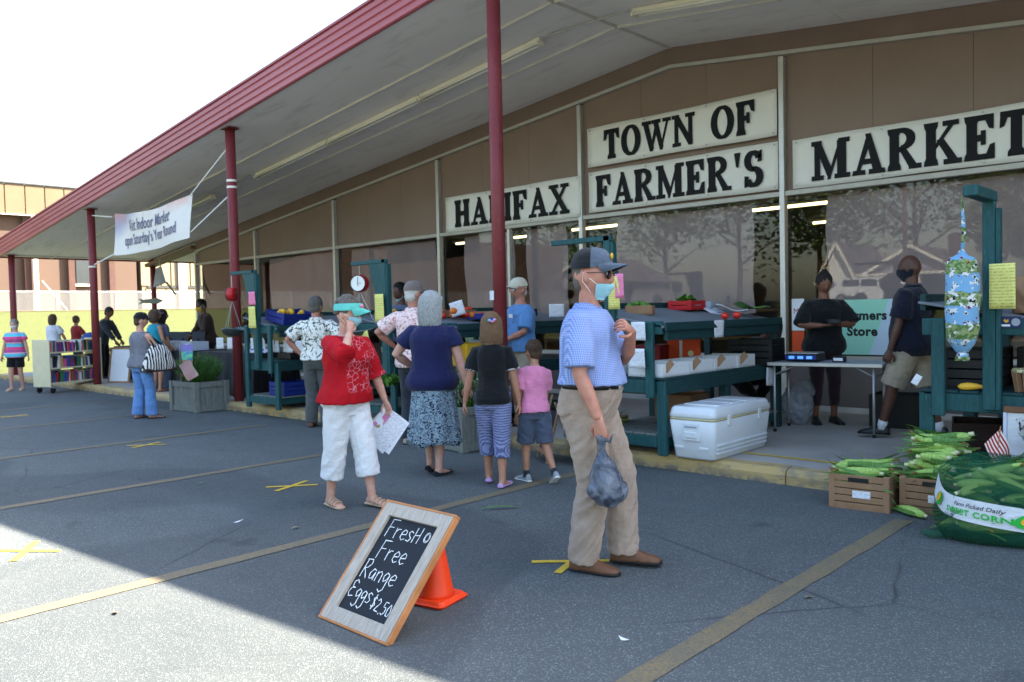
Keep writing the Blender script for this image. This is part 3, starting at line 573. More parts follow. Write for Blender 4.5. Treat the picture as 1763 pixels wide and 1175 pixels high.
    # ---- shoes
    if shoes and not nofeet:
        for g in (1, -1):
            FM = J['FM%d' % g]; kind = shoes['kind']; sm = MB()
            if kind in ('sneaker', 'loafer', 'boot'):
                hh = {'sneaker': .062, 'loafer': .056, 'boot': .075}[kind]
                secs = [(-.074, .018, .02, .02), (-.068, .034, .045, .055), (-.03, .040, .062, hh+.012), (.02, .041, .060, hh+.004), (.07, .045, .05, .05), (.12, .050, .04, .036), (.165, .049, .032, .026), (.198, .036, .024, .018), (.212, .016, .014, .010)]
                rr = []
                for y, w, h, hz in secs: rr.append([FM @ V((math.copysign(abs(math.cos(q*math.pi/8))**.8, math.cos(q*math.pi/8))*w, y, -.066+max(0, math.sin(q*math.pi/8))*hz*1.25+min(0, math.sin(q*math.pi/8))*.006)) for q in range(16)])
                sm.rings(rr[::-1]); so = link('shoe', remesh(sm, .008, 3), shoes['mat'], root)
                sl = MB(); sl.rings([[FM @ V((math.cos(q*math.pi/8)*(w+.004), y*1.02, -.0705+math.sin(q*math.pi/8)*.010)) for q in range(16)] for y, w, h, hz in secs][::-1]); sl.build('sole', shoes.get('sole', 'black_rubber'), so, True)
            elif kind == 'flat':
                secs = [(-.068, .02, .03), (-.06, .034, .045), (-.02, .037, .03), (.04, .039, .02), (.09, .044, .022), (.14, .047, .030), (.178, .04, .024), (.2, .018, .012)]
                sm.rings([[FM @ V((math.cos(q*math.pi/7)*w, y, -.066+max(0, math.sin(q*math.pi/7))*hz+min(0, math.sin(q*math.pi/7))*.010)) for q in range(14)] for y, w, hz in secs][::-1]); link('shoe', remesh(sm, .007, 2), shoes['mat'], root)
            else:   # sandal: sole, footbed straps
                sl = MB(); sl.rings([[FM @ V((math.cos(q*math.pi/8)*w, y, -.072+math.sin(q*math.pi/8)*.012)) for q in range(16)] for y, w in ((-.072, .016), (-.062, .034), (0, .038), (.07, .043), (.13, .05), (.18, .045), (.205, .02))][::-1]); so = sl.build('sandal', shoes['mat'], root, True)
                for y, w, zt in ((.045, .041, -.002), (.09, .046, -.018), (.13, .047, -.028)):
                    st = MB(); st.tube([FM @ V((math.cos(math.pi*q/10)*w, y+.012*math.cos(math.pi*q/10), -.066+math.sin(math.pi*q/10)*(zt+.066))) for q in range(11)], .0085*s, 8, flat=.4); st.build('strap', shoes['mat'], so, True)
            if 'sock' in shoes:
                st = MB(); st.tube([ank[g]-V((0, 0, .03*s)), ank[g].lerp(knee[g], shoes.get('sockl', .12)*.5), ank[g].lerp(knee[g], shoes.get('sockl', .12))], [.045*s*legw, .043*s*legw, .044*s*legw], 14); st.build('sock', shoes['sock'], root, True)
    # ---- hair and headwear
    if hair:
        m = MB(); kind = hair['kind']
        if kind in ('short', 'pony', 'bun', 'crop'):
            q = {'crop': .006}.get(kind, .0)+(.007 if cap else 0); m.ell((0, -.014, .026), (.0835-q, .099-q, .102-q), 24, 16, HM); m.ell((0, -.045, -.025), (.070-q, .062-q, .062), 20, 12, HM)
        if kind == 'pony':
            m.tube([HM @ V(p) for p in ((0, -.085, .05), (0, -.125, .045), (0, -.140, -.01), (0, -.130, -.09), (0, -.12, -.15))], [.02*s, .026*s, .03*s, .026*s, .01*s], 10)
        if kind == 'bun': m.ell((0, -.02, .115), (.04, .042, .035), 12, 8, HM)
        if kind == 'bob':
            L = hair.get('len', .19); rr = []
            hw = hair.get('w', 1.0)
            for z, w, d, cy in ((.131, .02, .02, -.02), (.125, .042, .046, -.020), (.108, .066, .070, -.022), (.080, .086, .090, -.027), (.035, .099, .102, -.032), (-.03, .104, .100, -.040), (-.09, .104, .090, -.046), (-L+.04, .098, .078, -.050), (-L, .070, .052, -.052)):
                rr.append([HM @ V((hw*w*math.cos(2*math.pi*i/28), cy+d*hw*math.sin(2*math.pi*i/28), z+(.018*math.sin(7*2*math.pi*i/28)+.012*math.sin(3*2*math.pi*i/28+1))*(z < -.1))) for i in range(28)])
            m.rings(rr[::-1])
        if kind == 'curly':
            rn = random.Random(4)
            for i in range(70):
                a = rn.uniform(0, 6.28); e = rn.uniform(-.35, 1.5); d = V((math.cos(a)*math.cos(e), math.sin(a)*math.cos(e), math.sin(e)))
                if d.y > .55 and d.z < .42: continue
                c = V((d.x*.073, -.014+d.y*.084, .030+d.z*.096)); m.ell(c, (.025, .025, .025), 6, 5, HM)
        def strands(n, seed=3):
            rn = random.Random(seed); q = MB()
            for i in range(n):
                a = rn.uniform(0, 6.283); pts = []
                if kind == 'bob':
                    L = hair.get('len', .19); tb = ((.131, .02, .02, -.02), (.125, .042, .046, -.020), (.080, .086, .090, -.027), (.035, .099, .102, -.032), (-.03, .104, .100, -.040), (-.09, .106, .092, -.046), (-L-rn.uniform(-.04, .025), .096, .076, -.050)); o = rn.uniform(.002, .012); w = rn.uniform(-.25, .25)
                    for j, (z, rx, ry, cy) in enumerate(tb): aa = a+w*j/6+.05*math.sin(j*1.3+i); pts.append(V((hair.get('w', 1.0)*(rx+o)*math.cos(aa), cy+hair.get('w', 1.0)*(ry+o)*math.sin(aa), z)))
                    if math.sin(a) > .62: pts = pts[:4]
                else:
                    e1 = rn.uniform(.1, 1.35); o = rn.uniform(.0, .007); dq = rn.uniform(.35, .6); aa0 = a
                    for j in range(5): e = e1-dq*j/4; aa = aa0+.25*j/4; pts.append(V(((.084+o)*math.cos(e)*math.cos(aa), -.014+(.0995+o)*math.cos(e)*math.sin(aa), .026+(.1025+o)*math.sin(e))))
                    if pts[-1].y > .045 and pts[-1].z < .075: continue
                wd = rn.uniform(.0016, .0036)
                for p0, p1 in zip(pts[:-1], pts[1:]):
                    sd = (p1-p0).cross(p0).normalized()*wd; q.add([HM @ (p0-sd), HM @ (p0+sd), HM @ (p1+sd*.8), HM @ (p1-sd*.8)], [(0, 1, 2, 3)])
            return q
        hm_ = remesh(m, max(.006, vox*.8)*s, 2, hair.get('fold', (.010, 34, 5, 0) if kind == 'bob' else (.006, 34, 9, 0)), 1.7)
        if kind in ('bob', 'short', 'crop', 'pony') and vox < .0125 and not cap:
            sq = strands(900 if kind == 'bob' else 520).mesh('st', True); bm = bmesh.new(); bm.from_mesh(hm_); bm.from_mesh(sq); bm.to_mesh(hm_); bm.free(); bpy.data.meshes.remove(sq); hm_.polygons.foreach_set('use_smooth', [True]*len(hm_.polygons))
        link('hair', hm_, hair['mat'], root)['kind'] = 'stuff'
    if cap:
        kind = cap['kind']; tone = cap['mat']
        if kind == 'cap':
            def dome(pred):
                m = MB(); nu, nv = 28, 8
                P = lambda i, j: HM @ V((.0885*math.cos(math.pi/2*j/nv)**.75*math.cos(2*math.pi*i/nu), -.006+.107*math.cos(math.pi/2*j/nv)**.75*math.sin(2*math.pi*i/nu), .030+.105*math.sin(math.pi/2*j/nv)+.016*(math.sin(2*math.pi*i/nu) > 0)*math.sin(2*math.pi*i/nu)*(1-j/nv)))
                vs_ = [P(i, j) for j in range(nv+1) for i in range(nu)]; fs_ = []
                for j in range(nv):
                    for i in range(nu):
                        if pred((i+.5)/nu): fs_.append((j*nu+i, j*nu+(i+1) % nu, (j+1)*nu+(i+1) % nu, (j+1)*nu+i))
                us_ = sorted({i for f in fs_ for i in f}); ix = {o_: n_ for n_, o_ in enumerate(us_)}; return m.add([vs_[i] for i in us_], [tuple(ix[i] for i in f) for f in fs_])
            co = dome(lambda u: True if 'mat2' not in cap else not (.05 < u < .45)).build('cap', tone if 'mat2' not in cap else cap['mat2'], root, True)
            if 'mat2' in cap: dome(lambda u: .05 < u < .45).build('crown_front', tone, co, True)
            MB().ell((0, -.006, .136), (.009, .009, .005), 8, 4, HM).build('button', tone, co, True)
        else:
            m = MB(); nn = 32; rr = []
            for dz, dr in ((-.018, 0), (.024, -.004), (.024, -.012), (-.018, -.008)): rr.append([HM @ V(((.101+dr)*math.cos(2*math.pi*i/nn), -.004+(.116+dr)*math.sin(2*math.pi*i/nn), .058+dz*1.3+.014*math.sin(2*math.pi*i/nn)*0-.012*(1-math.sin(2*math.pi*i/nn)))) for i in range(nn)])
            rr.append(rr[0]); m.rings(rr, False); co = m.build('visor_band', tone, root, True)
        bl = cap.get('brim', .075); bw = cap.get('bw', .078); dr = cap.get('droop', .08); zb = .060 if kind == 'cap' else .056
        kb = .100 if kind == 'cap' else .114
        def brim(u, v, dz=0):
            x = (u-.5)*2; return HM @ V((x*bw*(1-.28*v*v), kb*math.sqrt(max(0, 1-(x*bw/(kb*.925))**2))-.006+bl*v*(1-.72*x*x), zb+dz-dr*bl*v-(.030 if kind == 'cap' else .034)*x*x*(.3+v)))
        m = MB(); m.grid(lambda u, v: brim(u, v), 14, 6); m.grid(lambda u, v: brim(1-u, v, -.0035), 14, 6); m.tube([brim(i/14, 1, -.0017) for i in range(15)], .0030*s, 6); m.build('brim', cap.get('brimmat', tone), co, True)
        if 'badge' in cap:
            m = MB(); m.ell((0, .0975, .092), (.020, .006, .016), 12, 6, HM) if kind == 'cap' else m.ell((0, .1135, .066), (.030, .006, .016), 12, 6, HM); m.build('badge', cap['badge'], co, True)
    if mask:
        m = MB(); z0_, z1_ = mask.get('z', (-.98, -.14)); wd = mask.get('w', 1.12)
        def mp(u, v, o=0.0):
            lon = (u-.5)*2*wd; z = z0_+(z1_-z0_)*v; ca = math.sqrt(max(.08, 1-z*z)); p = headpt(ca*math.sin(lon), ca*math.cos(lon), z, 0)
            if z < -.8: p.y = max(p.y, .05*math.cos(lon))
            bulge = .007+.022*math.exp(-(lon/.5)**2)*math.exp(-((v-.55)/.5)**2); d = V((math.sin(lon), math.cos(lon), 0)); return HM @ (p+d*(bulge+o))
        m.grid(mp, 20, 12); m.grid(lambda u, v: mp(1-u, v, -.003), 20, 12); mo = m.build('face_mask', mask['mat'], root, True)
        if mask.get('loops', True):
            for g in (0, 1):
                e = HM @ V(((g*2-1)*.084, -.018, .012)); e2 = HM @ V(((g*2-1)*.084, -.022, -.03)); lm = MB(); lm.tube([mp(g, 1), mp(g, .95).lerp(e, .5), e, e2, mp(g, .1).lerp(e2, .5), mp(g, .06)], .0022, 6); lm.build('ear_loop', 'loop_white', mo, True)
    if glasses:
        m = MB(); zz = .001
        for g in (-1, 1):
            m.rings([[HM @ V((g*.033+.029*math.cos(q*math.pi/8), .0985-.010*abs(g*.033+.029*math.cos(q*math.pi/8))/.06+dy, zz+.020*math.sin(q*math.pi/8))) for q in range(16)] for dy in (0, .003)])
        go = m.build('glasses', glasses.get('mat', 'dark_lens'), root, True); t = MB()
        for g in (-1, 1): t.tube([HM @ V(p) for p in ((g*.062, .092, zz+.008), (g*.078, .05, zz+.010), (g*.083, -.012, zz+.008))], .0022, 6)
        t.build('temple', 'black_plastic', go, True); t = MB(); t.tube([HM @ V(p) for p in ((-.008, .106, zz+.005), (.008, .106, zz+.005))], .002, 6); t.build('nose_bridge', 'black_plastic', go, True)
    if face:
        for g in ((-1, 1) if hpitch < R(12) else ()):
            e = MB(); e.ell((g*.030, .0835, .004), (.0135, .0115, .0085), 10, 8, HM); eo = e.build('eye', 'eye_white', root, True); i_ = MB(); i_.ell((g*.030, .0915, .003), (.0058, .0045, .0058), 8, 6, HM); i_.build('iris', 'eye_dark', eo, True)
            br = MB(); br.tube([HM @ V(p) for p in ((g*.014, .0955, .022), (g*.030, .094, .027), (g*.048, .082, .022))], [.0028*s, .0038*s, .002*s], 6); br.build('eyebrow', face if isinstance(face, str) else 'hair_black', root, True)
        lp = MB(); lp.tube([HM @ V(p) for p in ((-.024, .088, -.062), (-.010, .0975, -.0595), (0, .0985, -.061), (.010, .0975, -.0595), (.024, .088, -.062))], [.002*s, .0045*s, .005*s, .0045*s, .002*s], 8); lp.build('lips', 'lip_dark' if skinm in ('skin_brown', 'skin_deep') else 'lip_skin', root, True)
    return J
# ---- fabrics with patterns
k = NB('fabric_check', .85, .15); sx = k.sep()
def grid_lines(k, sc, w):
    a = k.ramp(k.wave(sc, 'X'), w, w+.12); b_ = k.ramp(k.wave(sc, 'Z'), w, w+.12); return k.math('MAXIMUM', a, b_)
d_ = k.math('ADD', k.math('MULTIPLY', k.ramp(k.wave(34, 'X', co=k.map((1, 1, 1), (0, 0, R(40)))), .38, .62), .5), k.math('MULTIPLY', k.ramp(k.wave(34, 'Z'), .38, .62), .5)); k.color(k.mix(d_, C(160, 176, 214), C(96, 119, 180))); k.bump(k.noise(24, 4), .4, .006)
k = NB('fabric_white_palms', .85, .15); n_ = k.ramp(k.noise(26, 3, .6, co=k.map((1, 1, .8)), dist=.6), .53, .57); n2 = k.ramp(k.noise(30, 3, .6, co=k.map((1, 1, 1), loc=(3, 3, 3))), .60, .63); k.color(k.mix(n2, k.mix(n_, C(226, 226, 220), C(72, 84, 84)), C(150, 130, 90))); k.bump(k.noise(24, 4), .4, .006)
k = NB('fabric_pink_floral', .85, .15); n_ = k.ramp(k.noise(34, 4, .6, dist=.8), .54, .58); n2 = k.ramp(k.noise(30, 3, .6, co=k.map(loc=(5, 1, 3))), .60, .64); k.color(k.mix(n2, k.mix(n_, C(232, 208, 206), C(196, 120, 124)), C(110, 130, 120))); k.bump(k.noise(24, 4), .4, .006)
k = NB('fabric_paisley', .85, .15); v_ = k.ramp(k.noise(30, 4, .6, dist=1.2), .46, .52); v2 = k.ramp(k.wave(9, kind='RINGS', dist=14, dscale=3.0), .55, .62); c_ = k.mix(v_, C(28, 38, 64), C(108, 132, 150)); k.color(k.mix(k.math('MULTIPLY', v2, .7), c_, C(160, 176, 184))); k.bump(k.noise(40, 4), .3, .006)
k = NB('fabric_swirl', .85, .15); v_ = k.ramp(k.wave(15, kind='SPHERICAL' if False else 'RINGS', dist=3.2, dscale=2.2, co=k.map((1, 1, 1), (R(90), 0, 0), (.1, .3, .05))), .34, .46); k.color(k.mix(v_, C(84, 92, 130), C(128, 136, 172))); k.bump(k.noise(40, 4), .3, .006)
k = NB('fabric_stripes', .85, .15); z_ = k.sep()[2]; r = k.n('ShaderNodeValToRGB'); r.color_ramp.interpolation = 'CONSTANT'; k.set(r.inputs[0], k.math('FRACT', k.math('MULTIPLY', z_, 4.6))); e = r.color_ramp.elements
e[0].position = 0; e[0].color = C(206, 80, 132); e[1].position = .30; e[1].color = C(92, 188, 216)
for p_, c_ in ((.62, C(206, 80, 132)), (.66, C(216, 220, 226)), (.72, C(170, 80, 130))): q = e.new(p_); q.color = c_
k.color(r.outputs[0])
k = NB('fabric_zebra', .7, .2); v_ = k.ramp(k.wave(8.5, 'X', 4.0, dscale=1.6, co=k.map((1, 1, .35))), .46, .54); k.color(k.mix(v_, C(28, 28, 34), C(214, 212, 210)))
k = NB('fabric_tweed', .9, .1); v_ = k.noise(160, 2); k.color(k.mix(k.ramp(v_, .42, .58), C(52, 56, 76), C(150, 152, 160)))
k = NB('fabric_redprint', .85, .15); s_ = k.sep(); rg = k.math('MULTIPLY', k.math('MULTIPLY', k.ramp(s_[1], .10, .12), k.ramp(s_[0], .08, .10, (1, 1, 1, 1), (0, 0, 0, 1))), k.math('MULTIPLY', k.ramp(s_[2], .86, .90), k.ramp(s_[2], 1.16, 1.2, (1, 1, 1, 1), (0, 0, 0, 1)))); ln = k.ramp(k.vor(26, feature='DISTANCE_TO_EDGE'), .03, .06, (1, 1, 1, 1), (0, 0, 0, 1)); ln = k.math('MULTIPLY', ln, k.ramp(k.noise(9, 2), .46, .5)); k.color(k.mix(k.math('MULTIPLY', k.math('MULTIPLY', rg, ln), .5), k.mix(k.noise(9, 4), C(150, 14, 26), C(186, 26, 38)), C(214, 170, 186))); k.bump(k.noise(26, 4), .45, .006)
cloth('fabric_red', C(176, 20, 32)); cloth('fabric_white', C(220, 222, 226), .05); cloth('fabric_navy', C(30, 34, 76)); cloth('fabric_black', C(20, 22, 26)); cloth('fabric_pink', C(214, 132, 168)); cloth('fabric_blue', C(92, 138, 192)); cloth('fabric_khaki', C(166, 147, 132)); cloth('fabric_khaki2', C(160, 148, 128)); cloth('fabric_greypants', C(82, 84, 84)); cloth('fabric_darkgrey', C(48, 52, 60)); cloth('fabric_slate', C(74, 84, 104)); cloth('fabric_denim', C(96, 136, 190), .16); cloth('fabric_turquoise', C(30, 142, 168)); cloth('fabric_greyblue', C(86, 96, 120)); cloth('fabric_brown', C(52, 38, 34)); cloth('fabric_maroon', C(44, 32, 40)); cloth('fabric_midnight', C(22, 26, 42)); cloth('fabric_white2', C(206, 212, 226)); cloth('fabric_crimson', C(150, 52, 52)); cloth('fabric_royal', C(50, 82, 150)); cloth('cap_grey', C(84, 96, 112)); cloth('cap_cream', C(208, 204, 184)); cloth('cap_taupe', C(120, 108, 104)); cloth('visor_mint', C(96, 190, 178), .08); cloth('cap_black', C(26, 28, 32)); cloth('fabric_ltblue', C(110, 190, 220))
pm('leather_brown', C(104, 70, 48), .5, .15, 14, .25, 90); pm('leather_black', C(24, 24, 28), .4, .1, 14, .2, 80); pm('sandal_tan', C(176, 152, 128), .55, .08); pm('shoe_grey', C(142, 152, 158), .6, .12, 20); pm('jelly_lilac', C(186, 150, 200), .35, .06); pm('badge_gold', C(206, 166, 60), .5); pm('badge_pink', C(224, 130, 170), .5); pm('sole_white', C(222, 222, 216), .6, .05)
k = NB('clear_lens', .05, .5); k.b.inputs['Transmission Weight'].default_value = .9; k.color((.8, .85, .85, 1))
pm('dark_lens', C(20, 20, 24), .08, .02, 5, 0, 1, .8)
RT, AW, LT, TO = R(43.3), R(133.3), R(223.3), R(-46.7)      # headings: picture right, away, left, towards camera
# ---- the crowd
man = person('man in blue checked shirt and grey cap walking with a bag', (-2.845, 3.63), 0, RT-R(22), 1.77, headk=1.13, skinm='skin_ruddy', vox=.0075, girth=1.06, belly=.055, lean=(0, .015), drop=.004, hips=R(-6), twist=R(2), shift=(0, .0),
    rf=(.10, -.02, .080), rfy=-.10, rfp=.0, lf=(-.09, .16, .092), lfy=.05, lfp=-.02, lk=(-.15, 1, 0), rh=(.245, .13, .86), rpole=(.5, -1, 0), rhand=dict(d=(-.05, .1, -1), n=(-1, .2, 0), curl=.95, thumb=.5),
    lh=(-.03, .245, 1.31), lpole=(-.45, .25, -1), lhand=dict(d=(.75, -.15, .35), n=(.1, -.9, -.3), curl=.75, thumb=.5), hyaw=R(-2), hpitch=R(2),
    top=dict(mat='fabric_check', sleeve=.46, sr=.076, sr1=.083, hem=.355, ease=.024, flare=.016, collar='fabric_check', fold=(.007, 7, 6, .9)), bottom=dict(kind='trousers', mat='fabric_khaki', belt='leather_black', waist=.335, ease=.012, rt=.108, rk=.090, ra=.084, fold=(.011, 6, 15, .9)),
    shoes=dict(kind='loafer', mat='leather_brown', sole='black_rubber'), hair=dict(kind='crop', mat='hair_saltpepper'), cap=dict(kind='cap', mat='cap_grey', mat2='cap_black', badge='badge_gold', brim=.082), mask=dict(mat='mask_paper', z=(-1.02, -.36)), glasses=dict(mat='dark_lens'))
red = person('woman in red top and mint visor holding papers', (-5.2, 3.64), 0, RT-R(42), 1.58, 'skin_fair', .008, fem=1, girth=1.10, belly=.03, bust=.045, lean=(0, .03), hips=R(4), shift=(0, .02),
    rf=(.10, -.10, .080), rfy=-.12, lf=(-.11, .20, .078), lfy=.10, rh=(.07, .19, 1.455), rpole=(.9, .25, -.9), rhand=dict(d=(-.25, -.1, .8), n=(-.2, -1, .1), curl=.7), lh=(-.34, .14, .83), lpole=(-.6, -1, 0), lhand=dict(n=(1, .2, 0), curl=.6), hyaw=R(26), hpitch=R(6),
    top=dict(mat='fabric_redprint', sleeve=.60, sr=.080, sr1=.092, hem=.13, ease=.026, flare=.014, neck=.955, fold=(.010, 6, 6, .8)), bottom=dict(kind='capris', mat='fabric_white', waist=.38, len=.80, rt=.115, rk=.098, ra=.098, fold=(.008, 6, 11, .6)),
    shoes=dict(kind='sandal', mat='sandal_tan'), hair=dict(kind='curly', mat='hair_saltpepper'), cap=dict(kind='visor', mat='visor_mint', badge='badge_pink', brim=.082, droop=.30, bw=.082), mask=dict(mat='mask_paper', z=(-.95, -.18)))
navy = person('silver haired woman in navy tee and paisley skirt seen from behind', (-5.58, 4.86), 0, AW+R(-4), 1.64, 'skin_fair', .009, fem=1, girth=1.22, belly=.03, bust=.03, armw=1.12, lean=(0, .02),
    rf=(.06, -.10, .080), rfy=-.5, lf=(-.05, .05, .09), lfp=.35, lfy=-.2, rh=(.35, -.03, .79), lh=(-.22, .22, 1.02), lpole=(-1, -.6, 0), hyaw=R(-18), rhand=dict(n=(-.3, 1, 0), curl=.3, spread=1),
    top=dict(mat='fabric_navy', sleeve=.30, sr=.070, sr1=.078, hem=.02, ease=.022, flare=.012, fold=(.006, 7, 5, .6)), bottom=dict(kind='skirt', mat='fabric_paisley', hem=.30, waist=.24, flare=.075), shoes=dict(kind='flat', mat='fabric_midnight'), hair=dict(kind='bob', mat='hair_silver', len=.165, w=.97))
girl = person('girl in black tee with white cuffs and patterned capris', (-4.80, 4.84), 0, AW-R(4), 1.43, 'skin_tan', .009, fem=.6, girth=.86, headk=1.13, lean=(0, .03), rf=(.09, -.12, .082), rfy=-.35, lf=(-.07, .12, .085), lfp=.15, lfy=.1, rh=(.27, .05, .80), lh=(-.30, .06, .82), hyaw=R(3),
    top=dict(mat='fabric_black', sleeve=.36, sr=.072, sr1=.078, hem=.06, ease=.02, flare=.016, cuff='fabric_white', neckband='fabric_white'), bottom=dict(kind='capris', mat='fabric_swirl', waist=.36, len=.74, rt=.104, rk=.086, ra=.080), shoes=dict(kind='flat', mat='jelly_lilac'), hair=dict(kind='bob', mat='hair_light', len=.14, w=.90))
boy = person('small boy in pink tee and slate shorts looking at the stall', (-4.62, 5.16), 0, AW+R(28), 1.19, 'skin_tan', .009, girth=.88, headk=1.20, lean=(.05, .07), hips=R(-12), twist=R(-8), rf=(.12, -.26, .13), rfp=.55, rfy=-.2, lf=(-.08, .10, .080), rh=(.18, .12, .82), lh=(-.20, .10, .84), hyaw=R(2), hpitch=R(4),
    top=dict(mat='fabric_pink', sleeve=.42, sr=.072, sr1=.080, hem=.10, ease=.02, flare=.018), bottom=dict(kind='shorts', mat='fabric_slate', waist=.36, len=.50, rt=.112, rk=.110), shoes=dict(kind='sneaker', mat='shoe_grey', sole='sole_white', sock='fabric_darkgrey', sockl=.15), hair=dict(kind='crop', mat='hair_brown'))
bluev = person('older vendor in blue tee and cream cap behind the stall', (-6.50, 7.05), WALK_Z, LT+R(28), 1.70, 'skin_ruddy', .010, girth=1.12, belly=.04, rh=(.03, .28, 1.06), lh=(-.08, .26, 1.02), rpole=(1, -.5, -.3), lpole=(-1, -.5, -.3), rhand=dict(n=(0, 0, 1), curl=.6), lhand=dict(n=(0, 0, 1), curl=.6), hyaw=R(4), hpitch=R(6), face='hair_grey',
    top=dict(mat='fabric_blue', sleeve=.46, sr=.08, sr1=.09, hem=.12, ease=.022, flare=.014), bottom=dict(kind='shorts', mat='fabric_khaki2', waist=.34, len=.46, rt=.115, rk=.112), shoes=dict(kind='sneaker', mat='leather_black', sock='fabric_white', sockl=.35), hair=dict(kind='crop', mat='hair_white'), cap=dict(kind='cap', mat='cap_cream'), glasses=dict(mat='clear_lens'))
phone = person('woman in black looking down at her phone behind the folding table', (-3.72, 9.0), WALK_Z, TO-R(4), 1.68, 'skin_brown', .010, fem=.8, girth=1.14, bust=.03, rh=(.09, .27, 1.14), lh=(-.08, .28, 1.15), rpole=(1, -.3, -.6), lpole=(-1, -.3, -.6), rhand=dict(n=(0, -.2, 1), curl=.5), lhand=dict(n=(0, -.2, 1), curl=.6), hpitch=R(18), face='hair_black',
    top=dict(mat='fabric_black', sleeve=.50, sr=.082, sr1=.096, hem=.02, ease=.026, flare=.02), bottom=dict(kind='trousers', mat='fabric_maroon', waist=.36, len=.84, rt=.1, rk=.07, ra=.05), shoes=dict(kind='sneaker', mat='leather_black'), hair=dict(kind='bun', mat='hair_black'))
guy = person('man in navy polo and gaiter turned to the windows by the stand', (-2.62, 8.42), WALK_Z, AW+R(50), 1.78, 'skin_deep', .010, girth=1.14, belly=.05, lf=(-.10, .26, .08), rf=(.12, -.22, .08), lh=(-.25, .14, .82), rh=(.27, -.05, .80), hyaw=R(-8), lhand=dict(n=(1, .2, 0), curl=.6),
    top=dict(mat='fabric_midnight', sleeve=.42, sr=.085, sr1=.095, hem=.0, ease=.024, flare=.016, collar='fabric_midnight'), bottom=dict(kind='shorts', mat='fabric_khaki2', waist=.32, len=.50, rt=.118, rk=.118), shoes=dict(kind='sneaker', mat='leather_black', sock='fabric_white', sockl=.14), mask=dict(mat='fabric_midnight', z=(-1.02, -.10), w=2.2, loops=False))
pink = person('man in pale pink floral shirt and taupe cap at the scale', (-7.02, 5.86), 0, AW-R(18), 1.80, 'skin_ruddy', .010, girth=1.02, lh=(-.30, .12, 1.06), rh=(.26, .06, .82), lpole=(-1, -.7, 0), hyaw=R(-22), top=dict(mat='fabric_pink_floral', sleeve=.40, sr=.08, sr1=.09, hem=.06, ease=.024, flare=.016, collar='fabric_pink_floral'), bottom=dict(kind='trousers', mat='fabric_darkgrey', waist=.34, rt=.1, rk=.08, ra=.076), shoes=dict(kind='sneaker', mat='sandal_tan'), hair=dict(kind='short', mat='hair_white'), cap=dict(kind='cap', mat='cap_taupe'), glasses=dict(mat='clear_lens'))
palm = person('man in white palm print shirt with hands on hips', (-9.18, 6.02), 0, AW-R(6), 1.70, 'skin_ruddy', .010, girth=1.06, lh=(-.24, .02, .99), rh=(.24, .02, .99), lpole=(-1, -.5, .1), rpole=(1, -.5, .1), hyaw=R(-14), top=dict(mat='fabric_white_palms', sleeve=.44, sr=.085, sr1=.098, hem=.16, ease=.024, flare=.016, collar='fabric_white_palms'), bottom=dict(kind='trousers', mat='fabric_greypants', waist=.34, rt=.105, rk=.086, ra=.08), shoes=dict(kind='loafer', mat='leather_brown'), hair=dict(kind='short', mat='hair_saltpepper'))
greyv = person('vendor in grey blue tee with a lowered mask behind the dial scale', (-9.0, 7.3), WALK_Z, TO-R(25), 1.76, 'skin_deep', .010, girth=.95, rh=(.2, .2, .95), lh=(-.2, .22, .95), hpitch=R(18), hyaw=R(-20), face='hair_black', top=dict(mat='fabric_greyblue', sleeve=.42, sr=.08, sr1=.09, hem=.04, ease=.022), bottom=dict(kind='trousers', mat='fabric_darkgrey', waist=.34), shoes=dict(kind='sneaker', mat='leather_black'), hair=dict(kind='crop', mat='hair_black'), mask=dict(mat='mask_paper', z=(-1.1, -.62)))
jean = person('woman in black cap and jeans carrying a zebra striped bag', (-12.2, 5.0), 0, AW-R(28), 1.55, 'skin_fair', .011, fem=1, girth=1.08, rh=(.13, .28, 1.0), rpole=(1, -.6, 0), lh=(-.24, .1, .85), hyaw=R(-24), hpitch=R(6), lf=(-.10, -.03, .078), rf=(.14, .06, .078), rfy=-.6, top=dict(mat='fabric_tweed', sleeve=0, hem=.08, ease=.02, flare=.02), bottom=dict(kind='trousers', mat='fabric_denim', waist=.36, rt=.102, rk=.082, ra=.092), shoes=dict(kind='sandal', mat='leather_black'), hair=dict(kind='short', mat='hair_brown'), cap=dict(kind='cap', mat='cap_black'))
turq = person('woman in turquoise sleeveless top and grey cap at the table', (-15.0, 6.42), WALK_Z, AW-R(35), 1.50, 'skin_tan', .012, fem=1, girth=1.08, rh=(.2, .22, .95), lh=(-.2, .2, .95), hyaw=R(-10), top=dict(mat='fabric_turquoise', sleeve=0, hem=.04, ease=.02, flare=.018), bottom=dict(kind='shorts', mat='fabric_slate', waist=.36, len=.42, rk=.11), shoes=dict(kind='sandal', mat='leather_black'), hair=dict(kind='bob', mat='hair_brown', len=.14), cap=dict(kind='cap', mat='cap_taupe'))
dark = person('dark haired woman half hidden behind the woman in turquoise', (-15.15, 6.62), WALK_Z, AW-R(45), 1.50, 'skin_tan', .012, fem=1, top=dict(mat='fabric_greyblue', sleeve=.4, hem=.04), bottom=dict(kind='trousers', mat='fabric_slate', waist=.36), shoes=dict(kind='flat', mat='leather_black'), hair=dict(kind='bob', mat='hair_black', len=.15))
